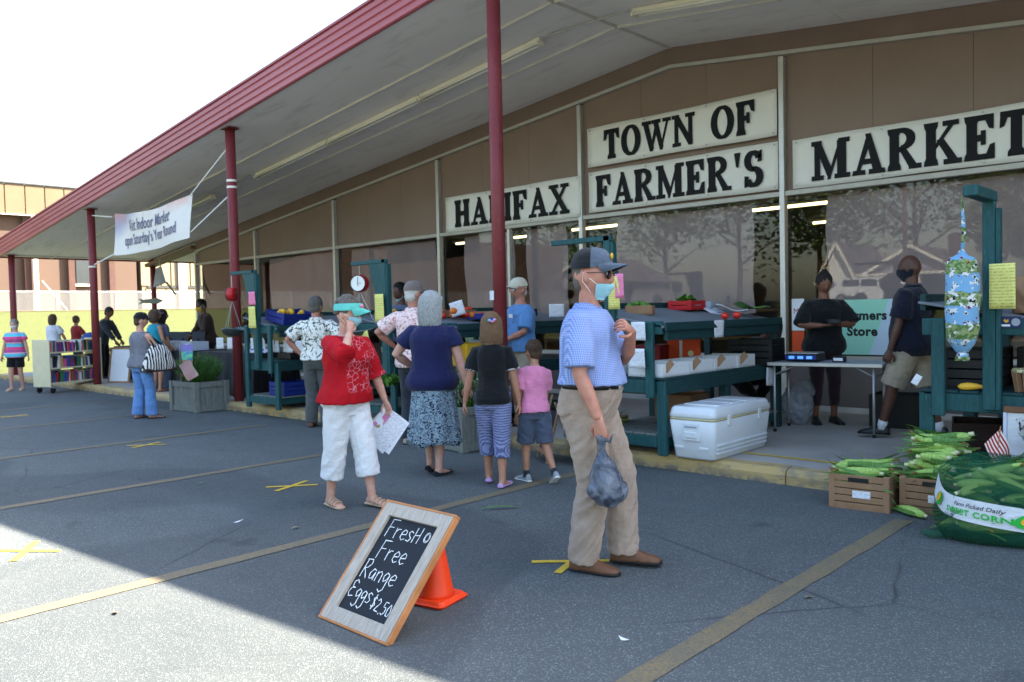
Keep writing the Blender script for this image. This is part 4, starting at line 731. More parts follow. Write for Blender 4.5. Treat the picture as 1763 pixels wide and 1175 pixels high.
brown = person('vendor in brown printed sweatshirt and yellow mask by the bins', (-15.8, 7.85), WALK_Z, LT+R(35), 1.72, 'skin_deep', .012, girth=1.0, lean=(.0, .10), rh=(.25, .30, .98), lh=(-.05, .33, 1.0), rpole=(1, -.6, .2), hpitch=R(14), hyaw=R(10), top=dict(mat='fabric_brown', sleeve=.92, sr=.075, sr1=.05, hem=.04, ease=.024), bottom=dict(kind='trousers', mat='fabric_black', waist=.36), shoes=dict(kind='sneaker', mat='leather_black'), hair=dict(kind='crop', mat='hair_black'), mask=dict(mat='badge_gold', z=(-1.0, -.15)))
postp = person('person in grey with a blue bag leaning at the table by the post', (-19.7, 7.2), WALK_Z, RT-R(5), 1.66, 'skin_brown', .013, lean=(0, .16), rh=(.12, .45, .86), lh=(-.12, .45, .86), hyaw=R(-6), hpitch=R(15), top=dict(mat='fabric_darkgrey', sleeve=.9, sr=.075, sr1=.055, hem=.05), bottom=dict(kind='trousers', mat='fabric_black', waist=.36), shoes=dict(kind='sneaker', mat='leather_black'), hair=dict(kind='short', mat='hair_black'))
far = person('woman in striped top and black shorts walking at the left edge', (-19.75, 5.46), 0, TO+R(4), 1.52, 'skin_fair', .012, fem=1, girth=1.2, bust=.03, rf=(.10, .06, .078), lf=(-.1, -.08, .08), rh=(.32, .03, .80), lh=(-.32, .03, .80), hpitch=R(4), top=dict(mat='fabric_stripes', sleeve=.26, sr=.074, sr1=.08, hem=.02, ease=.02, flare=.02), bottom=dict(kind='shorts', mat='fabric_black', waist=.36, len=.40, rk=.1), shoes=dict(kind='sandal', mat='sandal_tan'), hair=dict(kind='short', mat='hair_grey'), mask=dict(mat='mask_white', z=(-.98, -.18)), face='hair_grey')
seat_p = dict(rh=(.15, .30, .95), lh=(-.15, .30, .95), rpole=(1, -.6, -.2), lpole=(-1, -.6, -.2))
white = person('woman in a pale blue white blouse behind the book cart', (-22.4, 7.05), WALK_Z, AW-R(20), 1.50, 'skin_fair', .013, fem=1, girth=1.2, top=dict(mat='fabric_white2', sleeve=.35, sr=.085, hem=.02, ease=.024), bottom=dict(kind='trousers', mat='fabric_slate', waist=.36), shoes=dict(kind='flat', mat='leather_black'), hair=dict(kind='bob', mat='hair_brown', len=.16), **seat_p)
crim = person('person in a crimson tee behind the book cart', (-22.6, 7.65), WALK_Z, AW-R(30), 1.46, 'skin_tan', .013, top=dict(mat='fabric_crimson', sleeve=.4, hem=.02), bottom=dict(kind='trousers', mat='fabric_darkgrey', waist=.36), shoes=dict(kind='sneaker', mat='leather_black'), hair=dict(kind='short', mat='hair_brown'), **seat_p)
bend = person('stooping person in a grey sleeve reaching under the stall shelf', (-4.75, 8.85), WALK_Z, RT-R(25), 1.66, 'skin_deep', .012, drop=.34, lean=(0, .36), lf=(-.12, .16, .08), rf=(.12, -.10, .09), rh=(.16, .62, .72), lh=(-.16, .62, .72), hpitch=R(30), top=dict(mat='fabric_slate', sleeve=.95, sr=.075, sr1=.055, hem=.02), bottom=dict(kind='trousers', mat='fabric_black', waist=.36), shoes=dict(kind='sneaker', mat='leather_black'), hair=dict(kind='short', mat='hair_black'))
# ================================================================ STALLS
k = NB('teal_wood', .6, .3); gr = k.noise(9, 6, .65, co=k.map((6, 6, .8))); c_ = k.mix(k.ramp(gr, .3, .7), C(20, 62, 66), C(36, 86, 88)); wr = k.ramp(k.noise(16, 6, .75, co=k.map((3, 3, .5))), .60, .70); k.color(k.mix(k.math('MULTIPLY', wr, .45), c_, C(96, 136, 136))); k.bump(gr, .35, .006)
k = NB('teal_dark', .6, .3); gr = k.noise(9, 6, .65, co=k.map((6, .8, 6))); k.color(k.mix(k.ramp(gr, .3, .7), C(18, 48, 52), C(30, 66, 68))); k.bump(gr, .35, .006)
k = NB('grey_wood', .8, .2); gr = k.noise(12, 6, .7, co=k.map((6, 6, .7))); k.color(k.mix(k.ramp(gr, .3, .7), C(92, 98, 96), C(136, 138, 132))); k.bump(gr, .6, .008)
k = NB('grey_felt', .7); k.color(k.mix(k.noise(4, 5), C(96, 104, 112), C(116, 124, 132)))
def printed(name, paper, ink, rows=26, thr=.5):
    k = NB(name, .75, .2); r = k.ramp(k.wave(rows, 'Z'), .55, .7); n_ = k.ramp(k.noise(120, 2, .5, co=k.map((.5, 1, .9))), thr, thr+.04); q = k.math('MULTIPLY', r, n_); k.color(k.mix(k.math('MULTIPLY', q, .42), paper, ink))
printed('paper_white', C(222, 224, 230), C(90, 96, 120)); printed('paper_yellow', C(226, 220, 128), C(110, 100, 50), 15, .44); printed('paper_pink', C(232, 134, 170), C(150, 60, 100), 15, .52); printed('box_white', C(216, 218, 220), C(60, 66, 74), 9, .60)
pm('card_brown', C(146, 112, 84), .8, .12, 6, .2, 40); pm('crate_black', C(22, 24, 26), .5, .1, 9, .1, 60); pm('crate_blue', C(24, 44, 120), .5, .1, 9); pm('crate_red', C(176, 20, 26), .5, .1, 9); pm('plastic_grey', C(150, 158, 170), .45, .06); pm('enamel_red', C(176, 30, 34), .35, .06); pm('dial_white', C(232, 234, 232), .3, .03); pm('pan_metal', C(92, 100, 100), .42, .12, 8, .1, 50, .5, .7); pm('steel_wire', C(160, 162, 162), .35, .05, 9, 0, 1, .5, .9)
pm('tomato', C(206, 42, 22), .25, .12, 14, 0, 1, .6); pm('peach', C(222, 116, 44), .5, .2, 12, .1, 80); pm('pepper_yellow', C(222, 172, 40), .28, .1, 10, 0, 1, .6); pm('squash_yellow', C(226, 172, 52), .35, .08, 12); pm('box_orange', C(206, 72, 24), .6, .06); pm('box_darkred', C(120, 20, 26), .6, .08)
k = NB('cabbage', .55); v_ = k.ramp(k.wave(3.5, kind='RINGS', dist=7, dscale=1.5), .5, .62); k.color(k.mix(v_, C(176, 204, 144), C(214, 226, 190))); k.bump(v_, .4, .01)
k = NB('leaf_green', .5, .3); k.color(k.mix(k.ramp(k.noise(25, 4), .3, .7), C(44, 92, 30), C(96, 146, 52)))
k = NB('husk', .5, .3); st = k.noise(26, 4, .6, co=k.map((5, 5, .35))); k.color(k.mix(k.ramp(st, .3, .7), C(120, 164, 66), C(188, 212, 120))); k.bump(st, .6, .006)
k = NB('husk_leaf', .55, .3); st = k.noise(26, 4, .6, co=k.map((5, 5, .35))); k.color(k.mix(k.ramp(st, .3, .7), C(56, 98, 44), C(110, 150, 72))); k.bump(st, .5, .005)
pm('silk', C(130, 96, 54), .8, .3, 40, .5, 120); pm('cob_butt', C(206, 206, 160), .6, .1)
k = NB('cow_print', .8, .1); z_ = k.sep()[2]; band = k.ramp(k.math('ADD', k.wave(1.5, 'Z'), k.math('MULTIPLY', k.noise(11, 3), 1.1)), .96, 1.04); c_ = k.mix(k.ramp(k.noise(38, 3), .45, .55), C(84, 116, 64), C(140, 154, 104)); c_ = k.mix(band, c_, C(120, 166, 204)); cw = k.ramp(k.noise(19, 2, .5, co=k.map((1, 1, 1.4))), .56, .58); c_ = k.mix(cw, c_, C(212, 214, 212)); bk = k.math('MULTIPLY', k.ramp(k.noise(48, 2), .54, .56), cw); c_ = k.mix(bk, c_, C(26, 26, 30)); rd = k.ramp(k.noise(20, 2, .5, co=k.map(loc=(7, 2, 5))), .66, .675); k.color(k.mix(rd, c_, C(130, 34, 40)))
def leaning(a): return (0, 0, a)
SG = 'teal market stands'
def stand(x, y, label, armdir='x', armx=0.0, depth=2.3, arm=True, loc_z=WALK_Z, W=.92, gus=True):
    t = thing('market_stand', label, 'stand', (x, y, loc_z), 0, SG); w = W/2
    P = lambda n_, c, d, mt='teal_wood', bev=.006: MB().box(c, d, bev).build(n_, mt, t)
    for sx in (-1, 1):
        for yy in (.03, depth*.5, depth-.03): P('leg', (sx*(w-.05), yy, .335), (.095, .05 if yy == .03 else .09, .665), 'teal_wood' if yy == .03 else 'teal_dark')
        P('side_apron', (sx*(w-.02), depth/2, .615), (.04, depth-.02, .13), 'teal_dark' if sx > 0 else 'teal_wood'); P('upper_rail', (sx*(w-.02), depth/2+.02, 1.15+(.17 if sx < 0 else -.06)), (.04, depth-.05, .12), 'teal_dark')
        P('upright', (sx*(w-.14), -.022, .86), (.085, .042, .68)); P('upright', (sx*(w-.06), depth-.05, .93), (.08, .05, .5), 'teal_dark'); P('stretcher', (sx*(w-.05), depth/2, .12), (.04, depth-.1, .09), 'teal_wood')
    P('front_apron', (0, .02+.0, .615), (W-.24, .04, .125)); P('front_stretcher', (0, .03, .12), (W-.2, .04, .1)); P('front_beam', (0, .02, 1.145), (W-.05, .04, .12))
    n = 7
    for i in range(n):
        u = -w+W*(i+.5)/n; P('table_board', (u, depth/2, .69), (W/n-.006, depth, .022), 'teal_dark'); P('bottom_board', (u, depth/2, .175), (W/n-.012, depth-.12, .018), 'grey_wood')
    sl = MB(); M = Matrix.Translation((0, depth/2, 1.235)) @ Matrix.Rotation(math.atan2(.17, W), 4, 'Y'); sl.box((0, 0, 0), (W/math.cos(.18), depth, .02), .003, M); sl.build('sloped_shelf', 'grey_felt', t)
    P('shelf_lip', (w+.012, depth/2, 1.155), (.02, depth, .075), 'teal_dark')
    if arm:
        P('scale_post', (armx, -.03, 1.29), (.075, .045, 1.42)); P('scale_post_back', (armx+.053, -.012, 1.26), (.03, .07, 1.36))
        if armdir == 'x':
            P('arm', (armx-.31, -.03, 1.975), (.72, .045, .05)); g_ = MB() if gus else None
            if gus: g_.prism([(armx-.30, 1.95), (armx-.04, 1.95), (armx-.04, 1.42), (armx-.12, 1.42)], -.016, .016, Matrix.Translation((0, -.03, 0)) @ Matrix.Rotation(R(90), 4, 'X')); g_.build('gusset', 'teal_wood', t)
        else: P('arm', (armx, -.24, 2.02), (.085, .5, .07))
    return t
sA = stand(-1.45, 6.27, 'teal stand at the right edge with a cow print bag on its arm', 'y'); sB = stand(-4.44, 6.18, 'teal stand behind the white cooler', 'x', -.12, gus=False); sC = stand(-8.42, 6.32, 'teal stand carrying the round dial scale', 'x', .36); sD = stand(-10.72, 6.08, 'teal stand next to the second canopy post with pink notice', 'x', -.04); sE = stand(-7.3, 6.34, 'teal stand with tomatoes behind the girl', 'x', 0, 2.3, False)
def paper(x, y, z, w, h, mat, label, rz=0, tilt=0, group='paper notices pinned to the stands', rx=0):
    m = MB(); m.grid(lambda u, v: ((u-.5)*w, .006*math.sin(3*u+2*v)-.004*v*v, (v-.5)*h), 6, 6); o = m.build('paper_notice', mat, smooth=True, label=label, cat='paper', group=group); o.location = (x, y, z); o.rotation_euler = (rx, tilt, rz); sd = o.modifiers.new('t', 'SOLIDIFY'); sd.thickness = .0015; return o
paper(-4.20, 6.10, 1.25, .155, .165, 'paper_white', 'white sign with red marks on the stand post above another'); paper(-4.22, 6.10, 1.005, .175, .175, 'paper_white', 'white price sign lower on the stand post beside the man')
paper(-3.955, 7.1, 1.24, .17, .165, 'paper_white', 'white card hanging from the shelf lip above the boxes', R(90)); paper(-3.945, 8.15, .70, .17, .19, 'paper_white', 'white card hanging below the box shelf near the folding table', R(90), R(6))
paper(-4.46, 6.10, 1.60, .13, .30, 'paper_yellow', 'yellow notice behind the masked man head'); paper(-4.39, 6.09, 1.66, .10, .22, 'paper_pink', 'pink notice edge behind the masked man head')
paper(-1.36, 6.18, 1.545, .155, .30, 'paper_yellow', 'yellow price list on the post beside the cow print bag'); paper(-10.73, 5.985, 1.72, .20, .19, 'paper_pink', 'pink notice on the far stand post'); paper(-10.74, 5.985, 1.45, .21, .31, 'paper_yellow', 'yellow price list under the pink notice')
paper(-8.10, 6.225, 1.53, .19, .34, 'paper_yellow', 'yellow price list by the dial scale'); paper(-8.42, 6.20, 1.135, .27, .19, 'paper_yellow', 'yellow sheet hung below the scale pan', 0, R(-12)); paper(-1.9, 6.2, .90, .045, .075, 'paper_white', 'small folded white slip at the left end of the right stand', R(20), R(30))
o = MB().box((0, 0, 0), (.075, .001, .10), 0).build('sticker', 'paper_white', label='small white sticker on the nearest red canopy post', cat='sticker'); o.location = (-6.29, 6.366, 1.63); o.rotation_euler[2] = R(-8)
# --- hanging dial scale and pans
def hanging_scale(x, y, ztop, zd, label, r=.105, rz=0, pan_z=1.2, pan_r=.25):
    t = thing('hanging_scale', label, 'scale', (x, y, 0), rz, 'hanging produce scales'); M = Matrix.Translation((0, 0, zd)) @ Matrix.Rotation(R(90), 4, 'X')
    MB().lathe([(r*1.08, -.05), (r*1.12, -.03), (r*1.12, .04), (r*1.02, .05)], 32, M).build('case', 'enamel_red', t, True); d = MB().lathe([(r, .048), (r, .056)], 32, M).build('dial', 'dial_white', t)
    MB().lathe([(r*1.06, .044), (r*1.06, .062), (r*.97, .062), (r*.97, .044)], 32, M, False).build('rim', 'black_plastic', d, True); MB().box((0, -.060, zd+.02), (.006, .004, r*1.1), 0).build('needle', 'black_plastic', d); MB().box((.03, -.060, zd), (.05, .003, .004), 0).build('needle', 'black_plastic', d)
    MB().tube([(0, 0, ztop), (0, 0, zd+r*1.05)], .006, 6).build('hook', 'steel_wire', t)
    p = MB(); n = 28; rr = []
    for u, z in ((0, -.085), (.4, -.08), (.75, -.05), (.95, -.01), (1, .012), (.985, .012), (.93, -.006), (.73, -.044), (.38, -.072), (0.01, -.078)): rr.append([(pan_r*u*math.cos(2*math.pi*i/n), pan_r*.72*u*math.sin(2*math.pi*i/n), pan_z+z+.05*(u*math.cos(2*math.pi*i/n))**2) for i in range(n)])
    p.rings(rr); po = p.build('pan', 'pan_metal', t, True)
    for sx, sy in ((-.8, 0), (.8, 0), (0, -.62), (0, .62)): MB().tube([(0, 0, zd-r*1.05), (pan_r*sx, pan_r*sy, pan_z+.01+.05*sx*sx)], .004, 5).build('hanger_wire', 'steel_wire', t)
hanging_scale(-8.56, 6.28, 2.09, 1.85, 'white dial hanging scale with a grey pan above the woman in red', .10, R(28), 1.24, .28); hanging_scale(-11.42, 6.05, 2.08, 1.80, 'red cased hanging scale seen edge on by the second post', .09, R(-55), 1.25, .22)
# --- boxes, crates, produce
def openbox(name, x, y, z, w, d, h, mat, label, rz=0, group=None, th=.012, slats=0, lip=0):
    t = thing(name, label, name.split('_')[-1], (x, y, z), rz, group)
    if not slats:
        MB().box((0, 0, th/2), (w, d, th), 0).build('bottom', mat, t)
        for n_, c, dd in (('side', (-w/2+th/2, 0, h/2), (th, d, h)), ('side', (w/2-th/2, 0, h/2), (th, d, h)), ('end', (0, -d/2+th/2, h/2), (w-2*th-.001, th, h)), ('end', (0, d/2-th/2, h/2), (w-2*th-.001, th, h))): MB().box(c, dd, .003).build(n_, mat, t)
    else:
        MB().box((0, 0, th/2), (w, d, th), 0).build('bottom', mat, t); hs = h/slats
        for i in range(slats):
            z0 = hs*(i+.5)
            for s_ in (-1, 1):
                MB().box((s_*(w/2-th/2), 0, z0), (th, d, hs*.88), .003).build('slat', mat, t); MB().box((0, s_*(d/2-th/2), z0), (w-2*th, th, hs*.88), .003).build('slat', mat, t)
        for sx in (-1, 1):
            for sy in (-1, 1): MB().box((sx*(w/2-.018), sy*(d/2-.018), h/2), (.042, .042, h+.004), .004).build('corner_post', mat, t)
    return t
zt = WALK_Z+.70
for i, (y, lab) in enumerate(((6.42, 'nearest white produce box on the lower stand shelf'), (6.86, 'second white produce box on the lower stand shelf'), (7.30, 'third white produce box with a torn brown flap'), (7.74, 'farthest white produce box on the lower stand shelf'))):
    b_ = openbox('produce_box', -4.20, y, zt+.002, .38, .42, .12, 'box_white', lab, R(2*i-3), 'white produce boxes on the lower shelf')
    MB().bar((.192, -.15, .12), (.24, -.15, .075), .12, .004, (0, 1, 0)).build('flap', 'card_brown', b_); 
openbox('produce_box', -4.66, 6.5, zt+.002, .34, .40, .12, 'box_white', 'white box at the far side of the lower shelf next to the man', R(-6), 'white produce boxes on the lower shelf')
openbox('black_crate', -4.15, 8.25, zt+.002, .48, .36, .27, 'crate_black', 'black slatted crate at the back of the box shelf', R(4), 'black plastic crates', slats=4)
t = thing('orange_box', 'orange and red carton standing at the back under the sloped shelf', 'box', (-4.62, 7.55, zt+.002), R(30)); MB().box((0, 0, .14), (.34, .22, .28), .004).build('carton', 'box_orange', t); MB().box((-.03, -.1115, .14), (.03, .004, .27), 0).build('tape', 'fabric_white', t); MB().lathe([(.03, 0), (.03, .003)], 18, TR((.07, -.1125, .14), 0, R(90))).build('logo', 'cob_butt', t)
t = thing('red_carton', 'dark red carton beside the orange box', 'box', (-4.80, 7.2, zt+.002), R(18)); MB().box((0, 0, .12), (.3, .42, .24), .004).build('carton', 'box_darkred', t)
def fruit(x, y, z, r, mat, label, cat, group, flat=.88):
    m = MB(); rr = []
    for i in range(9):
        a = -1.5+3.0*i/8; rr.append([(r*math.cos(a)*(1+.04*math.cos(5*q*.449+1))*math.cos(q*math.pi/7), r*math.cos(a)*(1+.04*math.cos(5*q*.449))*math.sin(q*math.pi/7), r*flat*math.sin(a)-(.15*r if i == 8 else 0)) for q in range(14)])
    m.rings(rr); t = thing(cat, label, cat, (x, y, z+r*flat*.98), random.uniform(0, 6), group); m.build('flesh', mat, t, True); MB().tube([(0, 0, r*flat*.8), (.004, 0, r*flat*1.05)], .004, 5).build('stem', 'leaf_green', t); return t
def shz(sx, dx): return 1.235+WALK_Z+.012-(dx)*.17/.92     # height of a sloped shelf at dx from the stand centre
fruit(-4.14, 7.55, shz(0, .30), .042, 'tomato', 'red tomato on the sloped shelf nearer the man', 'tomato', 'tomatoes on the sloped shelf'); fruit(-4.14, 7.80, shz(0, .30), .045, 'tomato', 'red tomato on the sloped shelf nearer the folding table', 'tomato', 'tomatoes on the sloped shelf')
for i in range(3):
    m = MB(); m.grid(lambda u, v: ((u-.5)*.34, (v-.5)*.3, .02+.02*math.sin(6*u+i)+.012*math.sin(7*v)), 10, 8); o = m.build('loose_sheet', ('fabric_white2', 'paper_white', 'leaf_green')[i], smooth=True, label=('crumpled white sheet on the sloped shelf', 'printed sheet lying on the sloped shelf', 'green bag lying behind the sheets on the shelf')[i], cat='sheet'); o.location = (-4.45+.16*i-.1, 8.05+.1*i, shz(0, .1-.1*i)+.03); o.rotation_euler = (0, R(10), .5*i)
openbox('red_crate', -4.70, 7.75, shz(0, -.26), .26, .40, .10, 'crate_red', 'red slatted crate at the back of the sloped shelf', R(8), None, slats=2)
def leafy(x, y, z, r, n, label, mat='leaf_green', name='lettuce', cat='lettuce', L=.09, group=None, upk=.5):
    m = MB(); rn = random.Random(int(abs(x*100)))
    for i in range(n):
        a = rn.uniform(0, 6.28); e = rn.uniform(0, 1.4)*upk+.25; d = Vector((math.cos(a)*math.cos(e), math.sin(a)*math.cos(e), math.sin(e))); p = Vector((rn.uniform(-r, r)*.6, rn.uniform(-r, r)*.6, rn.uniform(0, r*.5))); sd = d.cross(Vector((0, 0, 1))).normalized()*L*rn.uniform(.25, .45); q = p+d*L*rn.uniform(.7, 1.3)
        m.add([p-sd*.3, p+sd*.3, (p+q)/2+sd+Vector((0, 0, .01)), q, (p+q)/2-sd+Vector((0, 0, .01))], [(0, 1, 2, 3, 4)])
    o = m.build(name, mat, label=label, cat=cat, group=group, smooth=True); o.location = (x, y, z); return o
leafy(-4.70, 7.75, shz(0, -.26)+.05, .1, 60, 'bright green lettuce in the red crate').__setitem__('kind', 'stuff')
openbox('grey_basket', -4.72, 8.2, shz(0, -.28), .2, .2, .085, 'plastic_grey', 'small grey basket on the sloped shelf', R(5), slats=0)
# stand E: tomatoes, peaches, price cards
for i in range(16):
    a = random.Random(i); fruit(-7.25+a.uniform(-.2, .2), 6.72+a.uniform(-.22, .25), 1.235+WALK_Z+.02+(.05 if i > 9 else 0), .038+a.random()*.008, 'tomato' if i % 3 else 'peach', 'ripe fruit heaped on the stand beside the silver haired woman', 'fruit', 'tomatoes and peaches heaped on the far stand')
openbox('brown_tray', -7.28, 7.35, 1.25+WALK_Z, .5, .5, .08, 'card_brown', 'shallow brown tray on the stand near the blue shirted vendor', R(6)); openbox('blue_tray', -7.1, 7.0, 1.235+WALK_Z, .24, .3, .07, 'crate_blue', 'small blue and white tray on the tomato stand', R(10))
paper(-7.12, 6.62, 1.50, .17, .17, 'paper_white', 'tilted white price card on the tomato stand', R(30), R(-15)); paper(-7.35, 6.5, 1.55, .14, .2, 'paper_white', 'tall white price card by the silver haired woman', R(30), R(4)); paper(-6.92, 8.2, 1.45, .2, .17, 'paper_white', 'white card right of the blue shirted vendor', R(50))
openbox('yellow_carton', -7.0, 6.62, WALK_Z+.702, .36, .34, .26, 'pepper_yellow', 'yellow printed carton on the lower shelf of the tomato stand', R(4)); openbox('black_crate', -7.05, 7.1, WALK_Z+.702, .48, .36, .2, 'crate_black', 'black crate on the lower shelf of the tomato stand', R(-4), 'black plastic crates', slats=3)
openbox('wood_crate', -7.0, 6.62, WALK_Z+.2, .4, .4, .26, 'card_brown', 'brown crate on the bottom boards of the tomato stand', R(4), slats=3)
# stand D
t = openbox('blue_crate', -10.55, 6.5, 1.24+WALK_Z, .42, .6, .16, 'crate_blue', 'blue crate of yellow peppers tilted on the far stand', R(6), None, slats=2); t.rotation_euler[1] = R(11)
for i in range(14):
    a = random.Random(i+40); fruit(-10.57+a.uniform(-.14, .14), 6.5+a.uniform(-.22, .22), 1.32+WALK_Z+a.uniform(-.02, .05), .04, 'pepper_yellow', 'yellow pepper in the tilted blue crate', 'pepper', 'yellow peppers in the blue crate', 1.1)
for i in range(6): paper(-11.0+.17*i, 6.32+.04*(i % 2), 1.02, .13, .17, 'paper_white', 'white price card standing on the far stand lower shelf', R(8*i-20), 0, 'white cards on the far stand')
openbox('dark_tray', -10.45, 6.55, WALK_Z+.702, .34, .5, .10, 'crate_black', 'dark tray of red fruit on the far stand lower shelf', 0)
for i in range(8): fruit(-10.55+.06*(i % 4), 6.45+.07*(i//4), WALK_Z+.75, .035, 'tomato', 'red tomato in the dark tray on the far stand', 'tomato', 'tomatoes in the dark tray')
openbox('blue_crate', -10.5, 6.45, WALK_Z+.186, .4, .5, .2, 'crate_blue', 'blue crate on the bottom boards of the far stand', 0, slats=3)
# stand C
t = openbox('brown_carton', -8.3, 6.6, WALK_Z+.702, .4, .36, .26, 'fabric_brown', 'dark brown lettered carton under the dial scale', R(3)); text('TER', .09, 'cob_butt', t, TR((0.02, -.182, .14), 0, R(90)))
leafy(-7.85, 6.15, WALK_Z+.45, .14, 110, 'blue and green potted flowers beside the dial scale stand', 'leaf_green', 'flowers', 'plant', .09, None, 1.0).__setitem__('kind', 'stuff')
# stand A
t = thing('cabbage', 'pale green cabbage on top of the right stand', 'cabbage', (-1.60, 6.30, 1.35)); m = MB(); m.ell((0, 0, .085), (.098, .092, .086), 22, 14); m.build('head', 'cabbage', t, True)
for i in range(5):
    a = i*1.26; m = MB(); m.grid(lambda u, v: ((.105+.012*v)*math.cos(a+(u-.5)*1.5)*math.sin(.5+v*1.3), (.1+.012*v)*math.sin(a+(u-.5)*1.5)*math.sin(.5+v*1.3), .085-.092*math.cos(.5+v*1.3)+.006*math.sin(8*u)), 8, 6); m.build('leaf', 'cabbage', t, True)
t = thing('gourd', 'pale gourd leaning beside the cabbage', 'gourd', (-1.495, 6.36, 1.35)); m = MB(); m.tube([(0, 0, .02), (0, 0, .07), (.01, 0, .13), (.02, .0, .19), (.03, 0, .22)], [.045, .055, .045, .026, .016], 14); m.build('flesh', 'cabbage', t, True)
t = thing('cow_print_bag_holder', 'long fabric bag holder printed with cows hanging from the stand arm', 'bag', (-1.545, 5.97, 0)); m = MB(); n = 22; rr = []
for z, r in ((1.78, .018), (1.75, .035), (1.735, .075), (1.70, .095), (1.6, .102), (1.5, .098), (1.47, .103), (1.38, .098), (1.28, .102), (1.22, .092), (1.17, .07), (1.13, .045), (1.11, .030)): rr.append([(r*(1+.06*math.sin(5*q+z*40))*math.cos(2*math.pi*q/n), r*(1+.06*math.cos(4*q+z*30))*math.sin(2*math.pi*q/n), z+.006*math.sin(3*q)) for q in range(n)])
m.rings(rr); m.build('sleeve', 'cow_print', t, True); MB().tube([(0, 0, 1.76), (.01, .0, 1.9), (0, .0, 2.13)], [.010, .014, .006], 8).build('strap', 'cow_print', t, True); m = MB(); m.rings([[(r*math.cos(2*math.pi*q/n)*(1+.1*math.sin(5*q)), r*math.sin(2*math.pi*q/n), z) for q in range(n)] for z, r in ((1.125, .030), (1.09, .04), (1.06, .046))]); m.build('frill', 'cow_print', t, True)
for i, (x, y, rz) in enumerate(((-1.22, 6.55, .3), (-1.12, 6.95, -.2))):
    m = MB(); m.rings([[((.16 if abs(q-9) > 0 else .16)*math.copysign(abs(math.cos(2*math.pi*q/20))**.6, math.cos(2*math.pi*q/20))*w, .1*math.copysign(abs(math.sin(2*math.pi*q/20))**.6, math.sin(2*math.pi*q/20))*d, z) for q in range(20)] for z, w, d in ((0, .95, .95), (.1, 1.0, 1.05), (.17, 1.02, .9), (.23, .95, .4), (.25, .9, .15))]); t = thing('paper_bag', ('crumpled brown paper bag beside the yellow price list', 'brown paper bag behind the first at the right edge')[i], 'bag', (x, y, 1.36), rz); link('sack', remesh(m, .012, 2, (.012, 9, 9, .5), i), 'card_brown', t)
openbox('black_crate', -1.62, 6.65, WALK_Z+.702, .34, .5, .28, 'crate_black', 'black slatted crate on the lower shelf of the right stand', 0, 'black plastic crates', slats=4); openbox('black_crate', -1.22, 7.0, WALK_Z+.702, .34, .5, .28, 'crate_black', 'black crate farther back on the right stand', 0, 'black plastic crates', slats=4)
t = thing('squash', 'yellow crookneck squash lying on the right stand', 'squash', (-1.575, 6.29, WALK_Z+.703+.025), R(5)); m = MB(); m.tube([(-.08, 0, 0), (-.06, 0, .0), (-.02, 0, .003), (.03, 0, .004), (.07, .0, .002), (.085, 0, .004)], [.008, .022, .027, .022, .013, .008], 14); m.build('flesh', 'squash_yellow', t, True); MB().tube([(.083, 0, .004), (.105, 0, .01)], [.008, .006], 8).build('stem', 'leaf_green', t, True)
t = thing('bushel_basket', 'small round wooden basket at the right edge of the stand', 'basket', (-1.23, 6.36, WALK_Z+.703)); 
for i in range(14):
    a = 2*math.pi*i/14; MB().bar((.075*math.cos(a), .075*math.sin(a), .002), (.1*math.cos(a), .1*math.sin(a), .15), .038, .004, (-math.sin(a), math.cos(a), 0)).build('slat', 'card_brown', t)
MB().lathe([(.104, .135), (.108, .135), (.108, .155), (.104, .155)], 28, None, False).build('hoop', 'cob_butt', t)
k = NB('sticker_navy', .5); k.color(C(24, 36, 90)); t = thing('logo_sticker', 'navy sticker with yellow logo and white seal on the right stand beam', 'sticker', (-1.33, 6.257, 1.305)); MB().box((0, 0, 0), (.13, .002, .075), 0).build('backing', 'sticker_navy', t); m = MB(); m.prism([(-.04, .01), (-.03, .022), (-.02, .012), (-.012, .024), (-.008, .004), (-.025, -.006)], 0, .001, TR((0, -.002, 0), 0, R(90))); m.build('emblem', 'pepper_yellow', t); MB().box((-.025, -.002, -.022), (.05, .001, .014), 0).build('caption', 'dial_white', t); m = MB(); m.lathe([(.026, 0), (.026, .001)], 24, TR((.033, -.002, 0), 0, R(90))); m.build('seal', 'plastic_grey', t)
# ================================================================ OTHER PROPS
# --- cooler
pm('cooler_white', C(214, 218, 222), .35, .03, 3, .03, 60); pm('cooler_seam', C(206, 196, 150), .5)
t = thing('cooler', 'large white ice chest on the walk under the stand', 'cooler', (-3.735, 6.72, WALK_Z))
def rbox(w, d, z0, z1, w2, d2, r=.05, n=6):
    rr = []
    for z, ww, dd, ins in ((z0, w, d, .012), (z0+.015, w, d, 0), ((z0+z1)/2, (w+w2)/2, (d+d2)/2, 0), (z1-.015, w2, d2, 0), (z1, w2, d2, .014)):
        ring = []
        for cx, cy, a0 in ((1, 1, 0), (-1, 1, 90), (-1, -1, 180), (1, -1, 270)):
            for i in range(n+1): a = R(a0+90*i/n); ring.append((cx*(ww/2-ins-r)+r*math.cos(a), cy*(dd/2-ins-r)+r*math.sin(a), z))
        rr.append(ring)
    return rr
MB().rings(rbox(.40, .98, .0, .345, .46, 1.06)).build('tub', 'cooler_white', t, True); MB().rings(rbox(.452, 1.052, .345, .357, .452, 1.052)).build('seam', 'cooler_seam', t, True); lid = MB().rings(rbox(.47, 1.07, .357, .455, .44, 1.03, .06)).build('lid', 'cooler_white', t, True)
for y in (-.25, 0, .25): MB().box((0, y, .4595), (.34, .2, .012), .005).build('lid_panel', 'cooler_white', lid)
for z in (.06, .095, .13): MB().box((.2115+(z-.06)*.09, 0, z), (.02, .9, .02), .006).build('rib', 'cooler_white', t)
